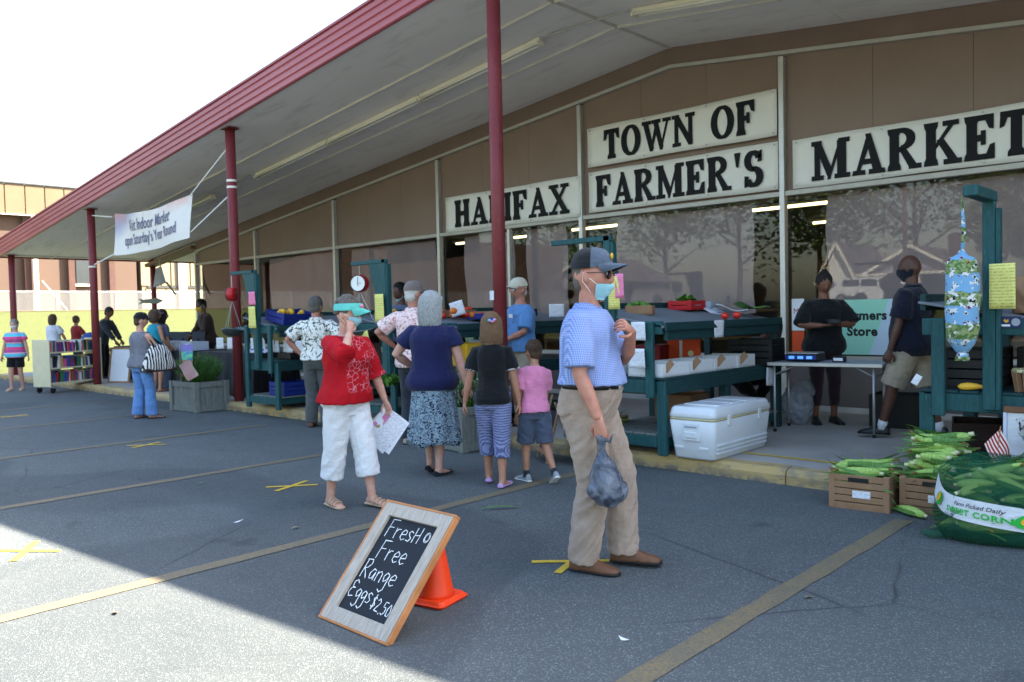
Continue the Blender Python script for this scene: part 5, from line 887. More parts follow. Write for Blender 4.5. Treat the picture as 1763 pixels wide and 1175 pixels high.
for y in (-.28, .28): MB().box((.235, y, .335), (.018, .05, .09), .006).build('latch', 'cooler_white', t)
h_ = MB().box((0, -.523, .24), (.17, .014, .15), .005).build('handle_plate', 'cooler_white', t); MB().box((0, -.533, .215), (.11, .014, .05), .005).build('handle_bar', 'cooler_white', h_); MB().box((0, -.5325, .285), (.12, .005, .014), .001).build('handle_slot', 'plastic_grey', h_)
for x in (-.13, .11): MB().box((x, -.502, .10), (.09, .012, .022), .005).build('foot_rib', 'cooler_white', t)
# --- folding table with scale
k = NB('scale_screen', .2); k.color(C(70, 140, 220)); k.b.inputs['Emission Color'].default_value = C(90, 160, 235); k.b.inputs['Emission Strength'].default_value = .12
t = thing('folding_table', 'grey folding table with thin metal legs on the walk', 'table', (-3.42, 8.42, WALK_Z), R(8)); MB().box((0, 0, .715), (1.12, .56, .028), .008).build('top', 'plastic_grey', t); MB().box((0, -.285, .712), (1.12, .012, .035), .003).build('rim', 'aluminium', t)
for x in (-.5, .47):
    for y in (-.24, .24):
        l_ = MB().tube([(x, y, .7), (x, y, .015)], .013, 10).build('leg', 'galvanised', t, True); MB().tube([(x, y, .03), (x, y, 0)], .017, 10).build('foot', 'black_rubber', l_, True)
    MB().tube([(x, -.24, .6), (x, .24, .6)], .009, 8).build('crossbar', 'galvanised', t, True)
MB().tube([(.3, -.24, .69), (.47, -.24, .6)], .007, 6).build('brace', 'galvanised', t, True); MB().tube([(-.3, -.24, .69), (-.5, -.24, .6)], .007, 6).build('brace', 'galvanised', t, True)
t = thing('digital_scale', 'black digital price scale with three blue screens on the folding table', 'scale', (-3.66, 8.36, WALK_Z+.73), R(8)); MB().box((0, 0, .045), (.34, .32, .07), .012).build('base', 'black_plastic', t); MB().box((0, .02, .088), (.32, .26, .012), .004).build('platter', 'galvanised', t); MB().box((0, -.163, .048), (.31, .012, .05), .003).build('panel', 'crate_blue', t)
for x in (-.09, 0, .09): MB().box((x, -.1705, .048), (.058, .004, .03), .001).build('screen', 'scale_screen', t)
t = thing('card_reader', 'small black card box on the right of the folding table', 'box', (-3.3, 8.36, WALK_Z+.73), R(8)); MB().box((0, 0, .03), (.12, .1, .06), .006).build('case', 'black_plastic', t); MB().box((0, -.0515, .03), (.09, .004, .03), .001).build('window', 'paper_white', t)
k = NB('clear_bag', .25, .5); k.color(C(140, 146, 158)); k.b.inputs['Alpha'].default_value = .6; k.bump(k.noise(20, 4), .9, .02)
m = MB(); m.ell((0, 0, .22), (.17, .14, .24), 14, 10); m.ell((.05, .05, .38), (.12, .1, .12), 12, 8); t = thing('plastic_sack', 'clear plastic sack of bags standing under the folding table', 'bag', (-3.92, 8.75, WALK_Z)); link('film', remesh(m, .016, 2, (.02, 12, 12, .4), 2), 'clear_bag', t)
openbox('dark_crate', -3.0, 9.2, WALK_Z, .5, .4, .35, 'crate_black', 'dark crate standing on the walk behind the folding table', R(5)); 
# phone in the woman's hands
def in_person(J, p): return J['root'].matrix_basis @ Vector(p)
bpy.context.view_layer.update()
h1 = in_person(phone, phone['hand'][1]); h2 = in_person(phone, phone['hand'][-1]); c_ = (h1+h2)/2
t = thing('mobile_phone', 'black phone held by the woman in black', 'phone', c_+Vector((.06, -.07, .035)), TO+R(90)); MB().box((0, 0, 0), (.14, .075, .009), .003, Matrix.Rotation(R(35), 4, 'X')).build('case', 'black_plastic', t); MB().box((0, 0, .006), (.125, .066, .002), .0, Matrix.Rotation(R(35), 4, 'X')).build('screen', 'window_dark', t)
# --- window posters
k = NB('poster_mint', .35); dx = k.sep(); band = k.ramp(k.math('SUBTRACT', k.math('MULTIPLY', dx[0], 1.0), k.math('MULTIPLY', dx[2], .35)), .30, .31); k.color(k.mix(band, C(150, 210, 186), C(186, 206, 222)))
t = thing('window_poster', 'mint green Farmers Store poster behind the folding table', 'poster', (-3.78, FAC_Y-.008, 1.17)); MB().box((0, 0, 0), (1.1, .003, .66), 0).build('sheet', 'poster_mint', t); text('Farmers', .15, 'leather_black', t, TR((.13, -.003, .09), 0, R(90)), bold=.006); text('Store', .15, 'leather_black', t, TR((.11, -.003, -.10), 0, R(90)), bold=.006)
t = thing('window_poster', 'white and orange poster left of the woman with the phone', 'poster', (-4.46, FAC_Y-.008, 1.2)); MB().box((0, 0, .13), (.16, .003, .4), 0).build('upper_half', 'fabric_white', t); MB().box((0, 0, -.22), (.16, .003, .28), 0).build('lower_half', 'box_orange', t); text('Ma', .1, 'enamel_red', t, TR((.0, -.003, .14), 0, R(90)))
# --- interior clutter seen through the panes
pm('shelf_wood', C(150, 116, 80), .7)
for i, x in enumerate((-12.6, -9.9, -8.3, -5.4, -3.2, -.6)):
    t = thing('store_shelf', ('wooden display shelf inside the store behind the glass, position '+w_) if False else ('wooden display shelf inside the store behind the '+w_), 'shelf', (x, 12.6+.3*(i % 2), WALK_Z), .1*i) if False else None
for i, (x, w_) in enumerate(((-12.6, 'far windows'), (-9.7, 'post window'), (-6.6, 'FARMERS window'), (-2.9, 'MARKET window'))):
    t = thing('store_shelf', 'wooden display shelf inside the store behind the '+w_, 'shelf', (x, 12.4, WALK_Z), .12*i, 'display shelves inside the store')
    for z in (.35, .8, 1.25): MB().box((0, 0, z), (1.7, .5, .04)).build('shelf_board', 'shelf_wood', t)
    for sx in (-.82, .82): MB().box((sx, 0, .7), (.05, .46, 1.4)).build('shelf_end', 'shelf_wood', t)
t = thing('oval_board', 'pale green oval board standing inside the window behind the silver haired woman', 'board', (-10.75, 10.4, 1.1)); MB().lathe([(.24, -.01), (.24, .01)], 28, Matrix.Scale(1.8, 4, (0, 0, 1)) @ Matrix.Rotation(R(90), 4, 'X')).build('panel', 'cabbage', t)
# --- chalkboard and cone
pm('board_black', C(26, 32, 40), .75, .25, 5, .1, 40); k = NB('frame_wood', .8, .2); gr = k.noise(14, 6, .7, co=k.map((8, .9, 8))); k.color(k.mix(k.ramp(gr, .3, .7), C(150, 140, 128), C(186, 176, 164))); k.bump(gr, .6, .006)
pm('frame_edge', C(176, 118, 72), .7, .2, 9, .4, 40); pm('chalk', C(226, 228, 230), .9, .12, 120, .3, 200)
BW, BL_ = .506, .633; tilt = math.atan2(.42, .47)
cb_ = thing('chalkboard_sign', 'framed chalkboard offering fresh free range eggs', 'sign', (-3.108, 2.19, .002)); FMx = Matrix.Rotation(math.pi/2-tilt, 4, 'X')      # local x across, y up the board, z towards the viewer
def cbp(m, n_, mt, parent=cb_, sm=False): o = m.build(n_, mt, parent, sm); o.matrix_local = FMx; return o
fwid = .066
def mitre(p): return MB().prism(p, -.014, .016)
a, L = BW/2, BL_
for p in ([(-a, 0), (a, 0), (a-fwid, fwid), (-a+fwid, fwid)], [(a, L), (-a, L), (-a+fwid, L-fwid), (a-fwid, L-fwid)], [(-a, L), (-a, 0), (-a+fwid, fwid), (-a+fwid, L-fwid)], [(a, 0), (a, L), (a-fwid, L-fwid), (a-fwid, fwid)]):
    q = [(x*(1-.002/a), y+(.0006 if y < .1 else -.0006)) for x, y in p]; cbp(mitre(q), 'frame_board', 'frame_wood')
for x0, y0, x1, y1 in ((-a-.006, 0, -a-.006, L), (a+.006, 0, a+.006, L), (-a-.012, -.006, a+.012, -.006), (-a-.012, L+.006, a+.012, L+.006)): cbp(MB().bar((x0, y0, 0), (x1, y1, 0), .012, .036, (0, 0, 1)), 'frame_edge', 'frame_edge')
cbp(MB().box((0, L/2, -.004), (BW-2*fwid+.01, L-2*fwid+.01, .008), 0), 'slate', 'board_black')
def stroke(pts, w=.0042, jit=.0008):
    m = MB(); out = []
    for (x0, y0), (x1, y1) in zip(pts[:-1], pts[1:]):
        n = max(1, int(math.hypot(x1-x0, y1-y0)/.006))
        out += [(x0+(x1-x0)*i/n+random.uniform(-jit, jit), y0+(y1-y0)*i/n+random.uniform(-jit, jit)) for i in range(n)]
    out.append(pts[-1]); m.tube([(x, y, .0018) for x, y in out], [w*random.uniform(.55, 1.0)*.5 for _ in out], 5, flat=.5, up=(0, 0, 1)); return m
GL = {'F': [[(0, 0), (.05, 1)], [(.02, 1), (.6, 1.02)], [(.03, .55), (.42, .58)]], 'r': [[(.05, .6), (.08, 0)], [(.08, .38), (.2, .55), (.38, .55)]], 'e': [[(.05, .3), (.4, .34), (.4, .5), (.22, .6), (.05, .42), (.05, .15), (.22, 0), (.42, .1)]], 's': [[(.38, .52), (.2, .6), (.06, .48), (.2, .32), (.36, .2), (.25, .02), (.03, .06)]], 'H': [[(.05, .85), (.03, 0)], [(.45, .88), (.42, 0)], [(.04, .42), (.44, .45)]], 'R': [[(.05, 0), (.08, 1)], [(.0, .95), (.4, 1.0), (.48, .78), (.3, .55), (.08, .5), (.3, .3), (.52, .0)]], 'a': [[(.4, .52), (.2, .58), (.04, .35), (.1, .06), (.3, .1), (.4, .45), (.42, .02)]], 'n': [[(.05, .55), (.06, 0)], [(.06, .4), (.25, .56), (.4, .45), (.42, 0)]], 'g': [[(.4, .5), (.2, .58), (.05, .38), (.15, .12), (.36, .25), (.42, .5), (.42, -.25), (.25, -.42), (.05, -.3)]], 'E': [[(.5, .85), (.3, 1.0), (.1, .85), (.15, .58), (.4, .55), (.12, .5), (.02, .25), (.15, .02), (.5, .1)]], '$': [[(.36, .75), (.2, .85), (.06, .68), (.2, .5), (.36, .34), (.22, .14), (.03, .22)], [(.2, 1.0), (.2, 0)]], '2': [[(.05, .7), (.2, .85), (.38, .65), (.05, .05), (.42, .05)]], '.': [[(.1, .02), (.14, -.06)]], '5': [[(.4, .85), (.1, .82), (.08, .5), (.32, .5), (.38, .2), (.2, .0), (.03, .08)]], '0': [[(.22, .82), (.05, .5), (.1, .08), (.3, .05), (.4, .4), (.22, .82)]]}
def chalk(word, x, y, h, slope=0.0, sp=.52):
    for ch in word:
        for st in GL[ch]: cbp(stroke([(x+px*h*.95, y+py*h+slope*(x+px*h)) for px, py in st], .0058), 'chalk_stroke', 'chalk')
        x += h*(sp+(.12 if ch in 'FHRE' else 0) - (.22 if ch in '.' else 0))
chalk('FresH', -.150, .462, .095, .02, .50); chalk('Free', -.125, .345, .098, .02); chalk('Range', -.165, .235, .098, .0); chalk('Eggs', -.175, .128, .088, -.02, .5); chalk('$2.50', .018, .112, .074, -.08, .46)
for r_ in (.024, .017): cbp(stroke([(.142+r_*.75*math.cos(q*.45), .505+r_*1.1*math.sin(q*.45)) for q in range(15)], .004), 'chalk_stroke', 'chalk')
pm('cone_orange', C(226, 62, 20), .45, .08, 6, .05, 60)
t = thing('traffic_cone', 'orange traffic cone propping up the chalkboard', 'cone', (-3.115, 2.70, 0), R(12)); MB().rings(rbox(.29, .29, .0, .034, .27, .27, .03, 3)).build('base', 'cone_orange', t); MB().lathe([(.112, .03), (.105, .05), (.075, .2), (.035, .42), (.028, .452), (.02, .452), (.02, .40)], 30).build('cone_body', 'cone_orange', t, True); t.scale = (.86, .86, .93)
# --- planter boxes
def planter(x, y, rz, label, w=.72, d=.62, h=.46):
    t = thing('planter_box', label, 'planter', (x, y, .0), rz, 'weathered wooden planter boxes')
    for sx in (-1, 1):
        for sy in (-1, 1): MB().box((sx*(w/2-.03), sy*(d/2-.03), h/2), (.085, .085, h), .006).build('corner_post', 'grey_wood', t)
    for sgn, ax in ((-1, 'y'), (1, 'y'), (-1, 'x'), (1, 'x')):
        L = (w if ax == 'y' else d)-.15; n = 4
        for i in range(n):
            u = -L/2+L*(i+.5)/n; c = (u, sgn*(d/2-.04), h/2) if ax == 'y' else (sgn*(w/2-.04), u, h/2); dd = (L/n-.006, .03, h-.12) if ax == 'y' else (.03, L/n-.006, h-.12); MB().box(c, dd, .003).build('plank', 'grey_wood', t)
        for z in (.05, h-.045): c = (0, sgn*(d/2-.022), z) if ax == 'y' else (sgn*(w/2-.022), 0, z); dd = (L, .035, .085) if ax == 'y' else (.035, L, .085); MB().box(c, dd, .004).build('rail', 'grey_wood', t)
    MB().box((0, 0, h-.07), (w-.1, d-.1, .02), 0).build('soil', 'dry_ground', t); return t
planter(-12.52, 6.02, R(2), 'weathered planter with a feathery shrub by the second canopy post', .80, .56, .47); planter(-6.38, 6.06, R(-8), 'weathered planter with flowers behind the silver haired woman', .58, .58, .47)
def shrub(x, y, z, rx, ry, h, n, label, mats, name='shrub', seed=0, w=.012, droop=.35):
    t = thing(name, label, 'plant', (x, y, z)); rn = random.Random(seed)
    for k_, mt in enumerate(mats):
        m = MB()
        for i in range(n):
            a = rn.uniform(0, 6.28); r = math.sqrt(rn.random()); p = Vector((rx*.5*r*math.cos(a), ry*.5*r*math.sin(a), 0)); tip = Vector((rx*r*math.cos(a)*1.25, ry*r*math.sin(a)*1.25, h*(1.1-droop*r*r)*rn.uniform(.55, 1.05))); prev = p; sd = Vector((rn.uniform(-1, 1), rn.uniform(-1, 1), 0)).normalized()
            for s_ in range(4):
                q = p.lerp(tip, (s_+1)/4)+Vector((rn.uniform(-.02, .02), rn.uniform(-.02, .02), 0)); ww = w*(1.2-s_*.22); m.add([prev-sd*ww*.5, prev+sd*ww*.5, q+sd*ww*.4, q-sd*ww*.4], [(0, 1, 2, 3)])
                for e in range(3):
                    o = Vector((rn.uniform(-1, 1), rn.uniform(-1, 1), rn.uniform(.1, 1))).normalized()*w*3.2; u = o.cross(Vector((0, 0, 1))).normalized()*w*.4; m.add([q, q+o*.5+u, q+o, q+o*.5-u], [(0, 1, 2, 3)])
                prev = q
        o = m.build('foliage', mt, t); o['kind'] = 'stuff'
    return t
k = NB('rosemary', .6); k.color(k.mix(k.ramp(k.noise(18, 3), .3, .7), C(40, 74, 40), C(88, 116, 66))); k = NB('flower_mix', .6); r = k.n('ShaderNodeValToRGB'); r.color_ramp.interpolation = 'CONSTANT'; k.set(r.inputs[0], k.noise(40, 1)); e = r.color_ramp.elements; e[0].position = 0; e[0].color = C(206, 210, 214); e[1].position = .45; e[1].color = C(96, 120, 60); q = e.new(.58); q.color = C(190, 110, 60); q = e.new(.64); q.color = C(100, 120, 190); k.color(r.outputs[0])
pm('dry_stem', C(150, 128, 96), .8, .2, 20); pm('dry_bloom', C(104, 104, 134), .8, .25, 30)
shrub(-12.52, 6.02, .40, .40, .30, .46, 420, 'feathery green shrub in the planter by the second canopy post', ['rosemary', 'leaf_green'], seed=2, w=.010)
shrub(-6.38, 6.06, .40, .26, .26, .38, 160, 'mixed flowers in the planter behind the silver haired woman', ['leaf_green', 'flower_mix'], 'flower_bed', 3, .016, .2)
# --- flags
k = NB('flag_cloth', .8, .1); s_ = k.sep(); st = k.ramp(k.math('FRACT', k.math('MULTIPLY', s_[2], 6.5/.18)), .5, .52, (0, 0, 0, 1), (1, 1, 1, 1), 'CONSTANT'); c_ = k.mix(st, C(170, 40, 50), C(226, 220, 216)); cant = k.math('MULTIPLY', k.ramp(s_[0], .119, .12, (1, 1, 1, 1), (0, 0, 0, 1)), k.ramp(s_[2], -.085, -.083)); sp = k.ramp(k.vor(70, rnd=0), .18, .25, (1, 1, 1, 1), (0, 0, 0, 1)); k.color(k.mix(cant, c_, k.mix(sp, C(36, 40, 84), C(210, 212, 220))))
def flag(x, y, z, ang, rz, label, sc=1.0):
    t = thing('small_flag', label, 'flag', (x, y, z), rz, 'small stars and stripes flags'); M = Matrix.Rotation(ang, 4, 'Y') @ Matrix.Scale(sc, 4)
    MB().tube([(0, 0, -.35), (0, 0, .02)], .004, 6, Matrix.Rotation(ang*.18, 4, 'Y') @ Matrix.Scale(sc, 4)).build('stick', 'card_brown', t); o = MB().grid(lambda u, v: (u*.28, .02*math.sin(7*u+2*v)*u, -.18*(1-v)), 14, 8).build('cloth', 'flag_cloth', t, True); o.matrix_local = M
flag(-12.15, 5.70, .83, R(62), RT, 'small stars and stripes flag stuck in the far planter', 1.0); flag(-1.30, 5.86, .64, R(58), RT+R(20), 'small stars and stripes flag in the dried flowers at the right edge', .9)
k = NB('garden_flag_cloth', .8, .1); z_ = k.sep()[2]; v_ = k.ramp(k.noise(22, 3), .5, .56); c_ = k.mix(v_, C(120, 206, 160), C(96, 150, 190)); k.color(k.mix(k.ramp(z_, .13, .15), k.mix(k.ramp(z_, -.19, -.17), C(216, 130, 110), c_), C(140, 130, 196)))
t = thing('garden_flag', 'mint and purple garden flag standing in the far planter', 'flag', (-12.45, 5.80, .80), R(25)); MB().grid(lambda u, v: ((u-.5)*.22, .015*math.sin(5*u+3*v), (v-.5)*.5), 8, 10).build('cloth', 'garden_flag_cloth', t, True); MB().tube([(-.12, 0, -.5), (-.12, 0, .26), (.12, 0, .26)], .005, 6).build('stand', 'steel_wire', t)
k = NB('nautical_cloth', .8, .1); v_ = k.ramp(k.noise(12, 2, .5), .5, .53); z_ = k.sep()[2]; c_ = k.mix(v_, C(222, 226, 238), C(60, 80, 190)); k.color(k.mix(k.ramp(z_, -.24, -.23), C(70, 150, 226), c_))
t = thing('hanging_banner', 'white and blue printed pennant hanging behind the second post', 'banner', (-12.3, 6.95, .62), R(20)); MB().grid(lambda u, v: ((u-.5)*.52, .02*math.sin(6*u), (v-.5)*.62), 8, 8).build('cloth', 'nautical_cloth', t, True)
# --- black clothed tables, bins, wares
def cloth_table(x, y, w, d, label, rz=0):
    t = thing('draped_table', label, 'table', (x, y, WALK_Z), rz, 'tables under black cloths'); MB().box((0, 0, .715), (w, d, .03), .004).build('top', 'fabric_black', t); m = MB(); n = 120; rr = []
    for z, f in ((.733, -.004), (.72, .006), (.4, .016), (.02, .03)):
        ring = []
        for i in range(n):
            a = 4*i/n; sd, u = int(a), a-int(a); px, py = ((-1+2*u, -1), (1, -1+2*u), (1-2*u, 1), (-1, 1-2*u))[sd]; wv = f*(1+.9*math.sin(i*1.3))*(1 if z < .7 else 0)+f; ring.append((px*(w/2+wv), py*(d/2+wv), z))
        rr.append(ring)
    m.rings(rr[::-1]); m.build('tablecloth', 'fabric_black', t, True); return t
cloth_table(-15.55, 7.15, 2.2, .75, 'black clothed table with clear plastic bins'); cloth_table(-13.1, 7.15, 2.0, .75, 'black clothed table behind the second canopy post'); cloth_table(-18.6, 7.75, 1.7, .75, 'black clothed table left of the white sandwich board'); cloth_table(-10.9, 8.6, 1.6, .7, 'black clothed table behind the far teal stand')
k = NB('clear_bin', .2, .5); k.color(C(196, 204, 220)); k.b.inputs['Alpha'].default_value = .55
for i, x in enumerate((-16.25, -15.85, -15.45, -15.05, -14.65)):
    t = openbox('plastic_bin', x, 7.0, WALK_Z+.735, .37, .34, .16, 'clear_bin', 'clear plastic bin with a white label on the black table', 0, 'clear bins on the black table'); MB().box((.02, -.172, .09), (.12, .003, .08), 0).build('label_card', 'paper_white', t)
for i, (x, y, lab) in enumerate(((-16.6, 7.4, 'dark easel frame at the left of the bin table'), (-16.1, 7.42, 'dark picture frame leaning behind the bins'), (-15.5, 7.45, 'dark tilted tray board behind the bins'))):
    t = thing('display_easel', lab, 'easel', (x, y, WALK_Z+.735), R(40), 'dark easels on the bin table'); MB().box((0, 0, .17), (.26, .02, .34), .004, Matrix.Rotation(R(-18), 4, 'X')).build('panel', 'leather_black', t); MB().bar((0, .02, .2), (0, .16, 0), .02, .02).build('prop', 'leather_black', t)
for i in range(6): paper(-13.8+.28*i, 7.05+.05*(i % 2), 1.0, .16, .2, 'paper_white', 'white card standing on the table behind the second post', R(25-9*i), 0, 'white cards behind the second post')
for i in range(7):
    t = thing('craft_jar', 'small jar of wares on the table behind the second post', 'jar', (-13.75+.25*i, 7.28, WALK_Z+.735), 0, 'jars behind the second post'); MB().lathe([(.04, 0), (.045, .01), (.045, .09), (.03, .11), (.03, .13)], 14).build('glass', ('fabric_turquoise', 'card_brown', 'fabric_ltblue', 'leaf_green')[i % 4], t, True)
# --- sandwich board and book cart
t = thing('sandwich_board', 'white sandwich board with wooden frame left of the jeans woman', 'sign', (-17.9, 6.85, WALK_Z), R(28)); M = Matrix.Rotation(R(-10), 4, 'X')
MB().box((0, 0, .37), (.46, .012, .70), .003, M).build('face', 'paper_white', t)
for sx in (-.25, .25): MB().box((sx, 0, .37), (.045, .03, .78), .004, M).build('frame_side', 'card_brown', t)
for z in (.015, .735): MB().box((0, 0, z), (.46, .03, .04), .004, M).build('frame_rail', 'card_brown', t)
for sx in (-.25, .25): MB().bar((sx, .06, .74), (sx, .42, .0), .035, .025).build('back_leg', 'card_brown', t)
pm('cart_beige', C(206, 198, 166), .5, .05)
crt = thing('book_cart', 'beige library cart with three shelves of books', 'cart', (-18.55, 6.1, 0), R(0)); cw, ch = 1.25, 1.02
crt.rotation_euler[2] = R(112)
for sx in (-1, 1): MB().box((sx*cw/2, 0, ch/2+.10), (.03, .48, ch-.06), .006).build('end_panel', 'cart_beige', crt)
zs = (.20, .50, .82)
for z in zs:
    MB().box((0, -.0, z), (cw-.032, .46, .03), .003).build('shelf', 'cart_beige', crt); MB().box((0, 0, z+.13), (cw-.032, .02, .24), .002).build('divider', 'cart_beige', crt)
for sx in (-1, 1):
    for sy in (-1, 1): w_ = MB().lathe([(.055, -.018), (.06, -.01), (.06, .01), (.055, .018)], 16, TR((sx*(cw/2-.08), sy*.19, .06), 0, R(90))).build('caster', 'black_rubber', crt); MB().box((sx*(cw/2-.08), sy*.19, .13), (.05, .06, .06), .004).build('fork', 'galvanised', w_)
MB().box((cw/2+.017, -.05, .88), (.004, .16, .22), 0).build('end_label', 'fabric_ltblue', crt)
BC = {'red': C(170, 40, 44), 'blue': C(50, 80, 150), 'dark': C(40, 42, 50), 'green': C(60, 110, 80), 'white': C(214, 214, 208), 'tan': C(186, 150, 100), 'pink': C(206, 90, 130), 'purple': C(80, 60, 120)}
for n_, c_ in BC.items(): pm('book_'+n_, c_, .6, .08)
pm('book_pages', C(224, 216, 196), .8, .05); M0 = Matrix.Translation(crt.location) @ Matrix.Rotation(R(112), 4, 'Z'); keys = list(BC); rn = random.Random(11); bookm = {}
def bookmesh(key, th, h):
    m = MB(); m.box((0, 0, h/2), (th, .15, h), .002); m.cur = 1; m.box((0, .004, h/2), (th-.006, .149, h+.002), 0); return m.mesh('book')
for si, (z, nm) in enumerate(zip(zs, ('bottom', 'middle', 'top'))):
    x = -cw/2+.05
    while x < cw/2-.06:
        key = rn.choice(keys); th = rn.uniform(.02, .045); h = rn.uniform(.17, .24); o = link('book', bookmesh(key, th, h), ['book_'+key, 'book_pages'], None, label='%s book on the %s shelf of the book cart' % (key, nm), cat='book', group='%s books on the %s cart shelf' % (key, nm))
        o.matrix_world = M0 @ TR((x+th/2, -.13, z+.016), 0, 0, rn.choice((0, 0, 0, .12, -.1))); x += th+.003+(.02 if rn.random() < .1 else 0)
# --- signs that hang under the canopy
k = NB('banner_cloth', .7, .2); s_ = k.sep(); n_ = k.noise(1.6, 3); d_ = k.ramp(k.math('ADD', k.math('SUBTRACT', s_[2], k.math('MULTIPLY', s_[0], .30)), k.math('MULTIPLY', n_, .18)), .40, .72); c_ = k.mix(d_, C(222, 218, 214), C(168, 168, 196)); d2 = k.math('MULTIPLY', k.ramp(s_[2], .10, .36), k.ramp(n_, .46, .62)); k.color(k.mix(k.math('MULTIPLY', d2, .6), c_, C(216, 150, 130))); k.bump(k.noise(3, 4), .4, .02)
t = thing('cloth_banner', 'sagging printed banner tied between two canopy posts', 'banner', (-15.4, 6.55, 3.2)); bw, bh = 3.4, .72
def ban(u, v): x = (u-.5)*bw; return (x, .05*math.sin(5*u+2*v)+.03*math.sin(13*u), (v-.5)*bh+.09*(u-.5)*2*.5*(1-v)-.03+.16*(v-.2)*abs(2*u-1)**2*.5-.06*(1-(2*u-1)**2))
MB().grid(ban, 40, 14).build('cloth', 'banner_cloth', t, True)
for ln, (tx, zz, sh_) in enumerate((('Visit Indoor Market', .05, .35), ("open Saturday's Year Round", -.20, .0))):
    me = textmesh(tx, .30 if ln == 0 else .27, .0, .003, sh_, 'CENTER', .80)
    for v in me.vertices:
        u = .5+v.co.x/bw; vv = .5+(zz+v.co.y)/bh; p = ban(u, vv); v.co = (p[0], p[1]-.012, p[2])
    link('lettering', me, 'dry_bloom', t)
for p, q in (((-1.7, 0, .32), (-2.5, -.1, .42)), ((1.7, 0, .36), (3.3, -.1, .95)), ((1.68, 0, -.26), (3.3, -.1, .20)), ((-1.66, 0, -.42), (-2.5, -.1, -.60))): MB().tube([p, q], .012, 6).build('rope', 'loop_white', t)
t = thing('fish_sign', 'fish shaped wooden sign on the far corner post', 'sign', (-23.28, 9.88, 1.97), R(15)); MB().prism([(-.52, .07), (-.4, 0), (-.52, -.07), (-.3, -.05), (.25, -.08), (.5, 0), (.25, .08), (-.3, .05)], -.015, .015, Matrix.Rotation(R(90), 4, 'X')).build('board', 'grey_wood', t)
t = thing('wind_kite', 'grey cloth bird kite hanging under the far canopy corner', 'kite', (-21.4, 9.4, 2.4)); m = MB(); m.add([(-.35, 0, .4), (-.15, .05, .45), (0, .1, .0), (-.1, 0, -.02), (-.45, -.05, -.1)], [(0, 1, 2, 3, 4)]); o = m.build('wing', 'plastic_grey', t); o.modifiers.new('s', 'SOLIDIFY').thickness = .01; MB().bar((.0, .1, .02), (.4, .15, -.3), .03, .05).build('body', 'grey_wood', t); MB().tube([(-.2, .03, .42), (-.2, .03, .75)], .005, 5).build('string', 'steel_wire', t)
# --- corn
def ear_meshes():
    out = []
    for s_ in range(3):
        rn = random.Random(s_); m = MB(); n = 14; rr = []
        for y, r in ((-.115, .010), (-.105, .019), (-.08, .026), (-.03, .031), (.03, .029), (.08, .020), (.115, .011), (.14, .005)): rr.append([(r*(1+.09*math.cos(5*q*2*math.pi/n+y*9))*math.cos(2*math.pi*q/n), y+.004*math.sin(3*q), r*.95*(1+.06*math.sin(3*q))*math.sin(2*math.pi*q/n)+.010*math.sin(y*9+s_)) for q in range(n)])
        m.rings([r_[::-1] for r_ in rr]); m.cur = 3; m.tube([(0, -.11, 0), (.0, -.135, 0)], [.012, .011], 8); m.cur = 2; m.tube([(0, .13, .0), (.006, .15, .003), (.01, .165, -.004)], [.007, .009, .002], 6); m.cur = 1
        for j in range(3):
            a = rn.uniform(0, 6.28); d = Vector((math.cos(a), 0, math.sin(a))); sd = Vector((-math.sin(a), 0, math.cos(a))); pts = [(-.06, .030, .012), (.02, .034, .016), (.09, .030, .011), (.15, .045, .006), (.20, .07*rn.random()+.03, .001)]
            m.grid(lambda u, v: tuple(d*(np.interp(v*4, range(5), [p[1] for p in pts]))+sd*(u-.5)*2*np.interp(v*4, range(5), [p[2] for p in pts])+Vector((0, np.interp(v*4, range(5), [p[0] for p in pts]), 0))), 2, 6)
        out.append(m.mesh('ear', True))
    return out
EARS = ear_meshes()
for me in EARS:
    for mt in ('husk', 'husk_leaf', 'silk', 'cob_butt'): me.materials.append(MATS[mt])
def ear(p, rz, rx=0, label='', group='', sc=1.0, roll=0):
    o = bpy.data.objects.new('corn_ear', random.choice(EARS)); COL.objects.link(o); tag(o, label, 'corn', group); o.location = p; o.rotation_euler = (rx, roll, rz); o.scale = (sc,)*3; return o
def liner(x): return x
def corn_crate(x, y, z, w, d, h, rz, label, heap, n, elab, grp):
    t = openbox('corn_crate', x, y, z, w, d, h, 'card_brown', label, rz, None, .01, 5); rn = random.Random(int(x*100)); M = Matrix.Translation((x, y, z)) @ Rz(rz)
    for s_ in (-1, 1): MB().box((0, s_*(d/2+.0015), h*.86), (w*.34, .003, .03), 0).build('handle_hole', 'crate_black', t)
    MB().box((.02, -d/2-.0015, h*.45), (.12, .003, .05), 0).build('torn_label', 'paper_white', t)
    for i in range(n):
        lay = i/n; u = rn.uniform(-1, 1); v = rn.uniform(-1, 1); k_ = 1.15-.5*lay; p = M @ Vector((u*(w/2-.15)*k_, v*(d/2-.05)*k_, h*.72+heap*lay+rn.uniform(-.01, .01))); ear(p, rz+R(90)+rn.uniform(-.7, .7)+(math.pi if rn.random() < .4 else 0), rn.uniform(-.3, .3), elab, grp, rn.uniform(1.15, 1.35), rn.uniform(0, 6.28))
    return t
corn_crate(-2.19, 6.02, 0, .40, .42, .245, R(6), 'brown slatted crate of corn nearest the curb gap', .10, 20, 'green husked ear of corn in the left brown crate', 'ears in the left corn crate')
corn_crate(-1.73, 6.16, 0, .44, .40, .245, R(4), 'brown slatted crate heaped high with corn beside the net sack', .34, 40, 'green husked ear of corn heaped in the right brown crate', 'ears in the right corn crate')
corn_crate(-4.95, 6.55, WALK_Z, .40, .42, .25, R(20), 'brown slatted crate of corn behind the masked man', .08, 14, 'ear of corn in the crate behind the masked man', 'ears in the crate behind the man')
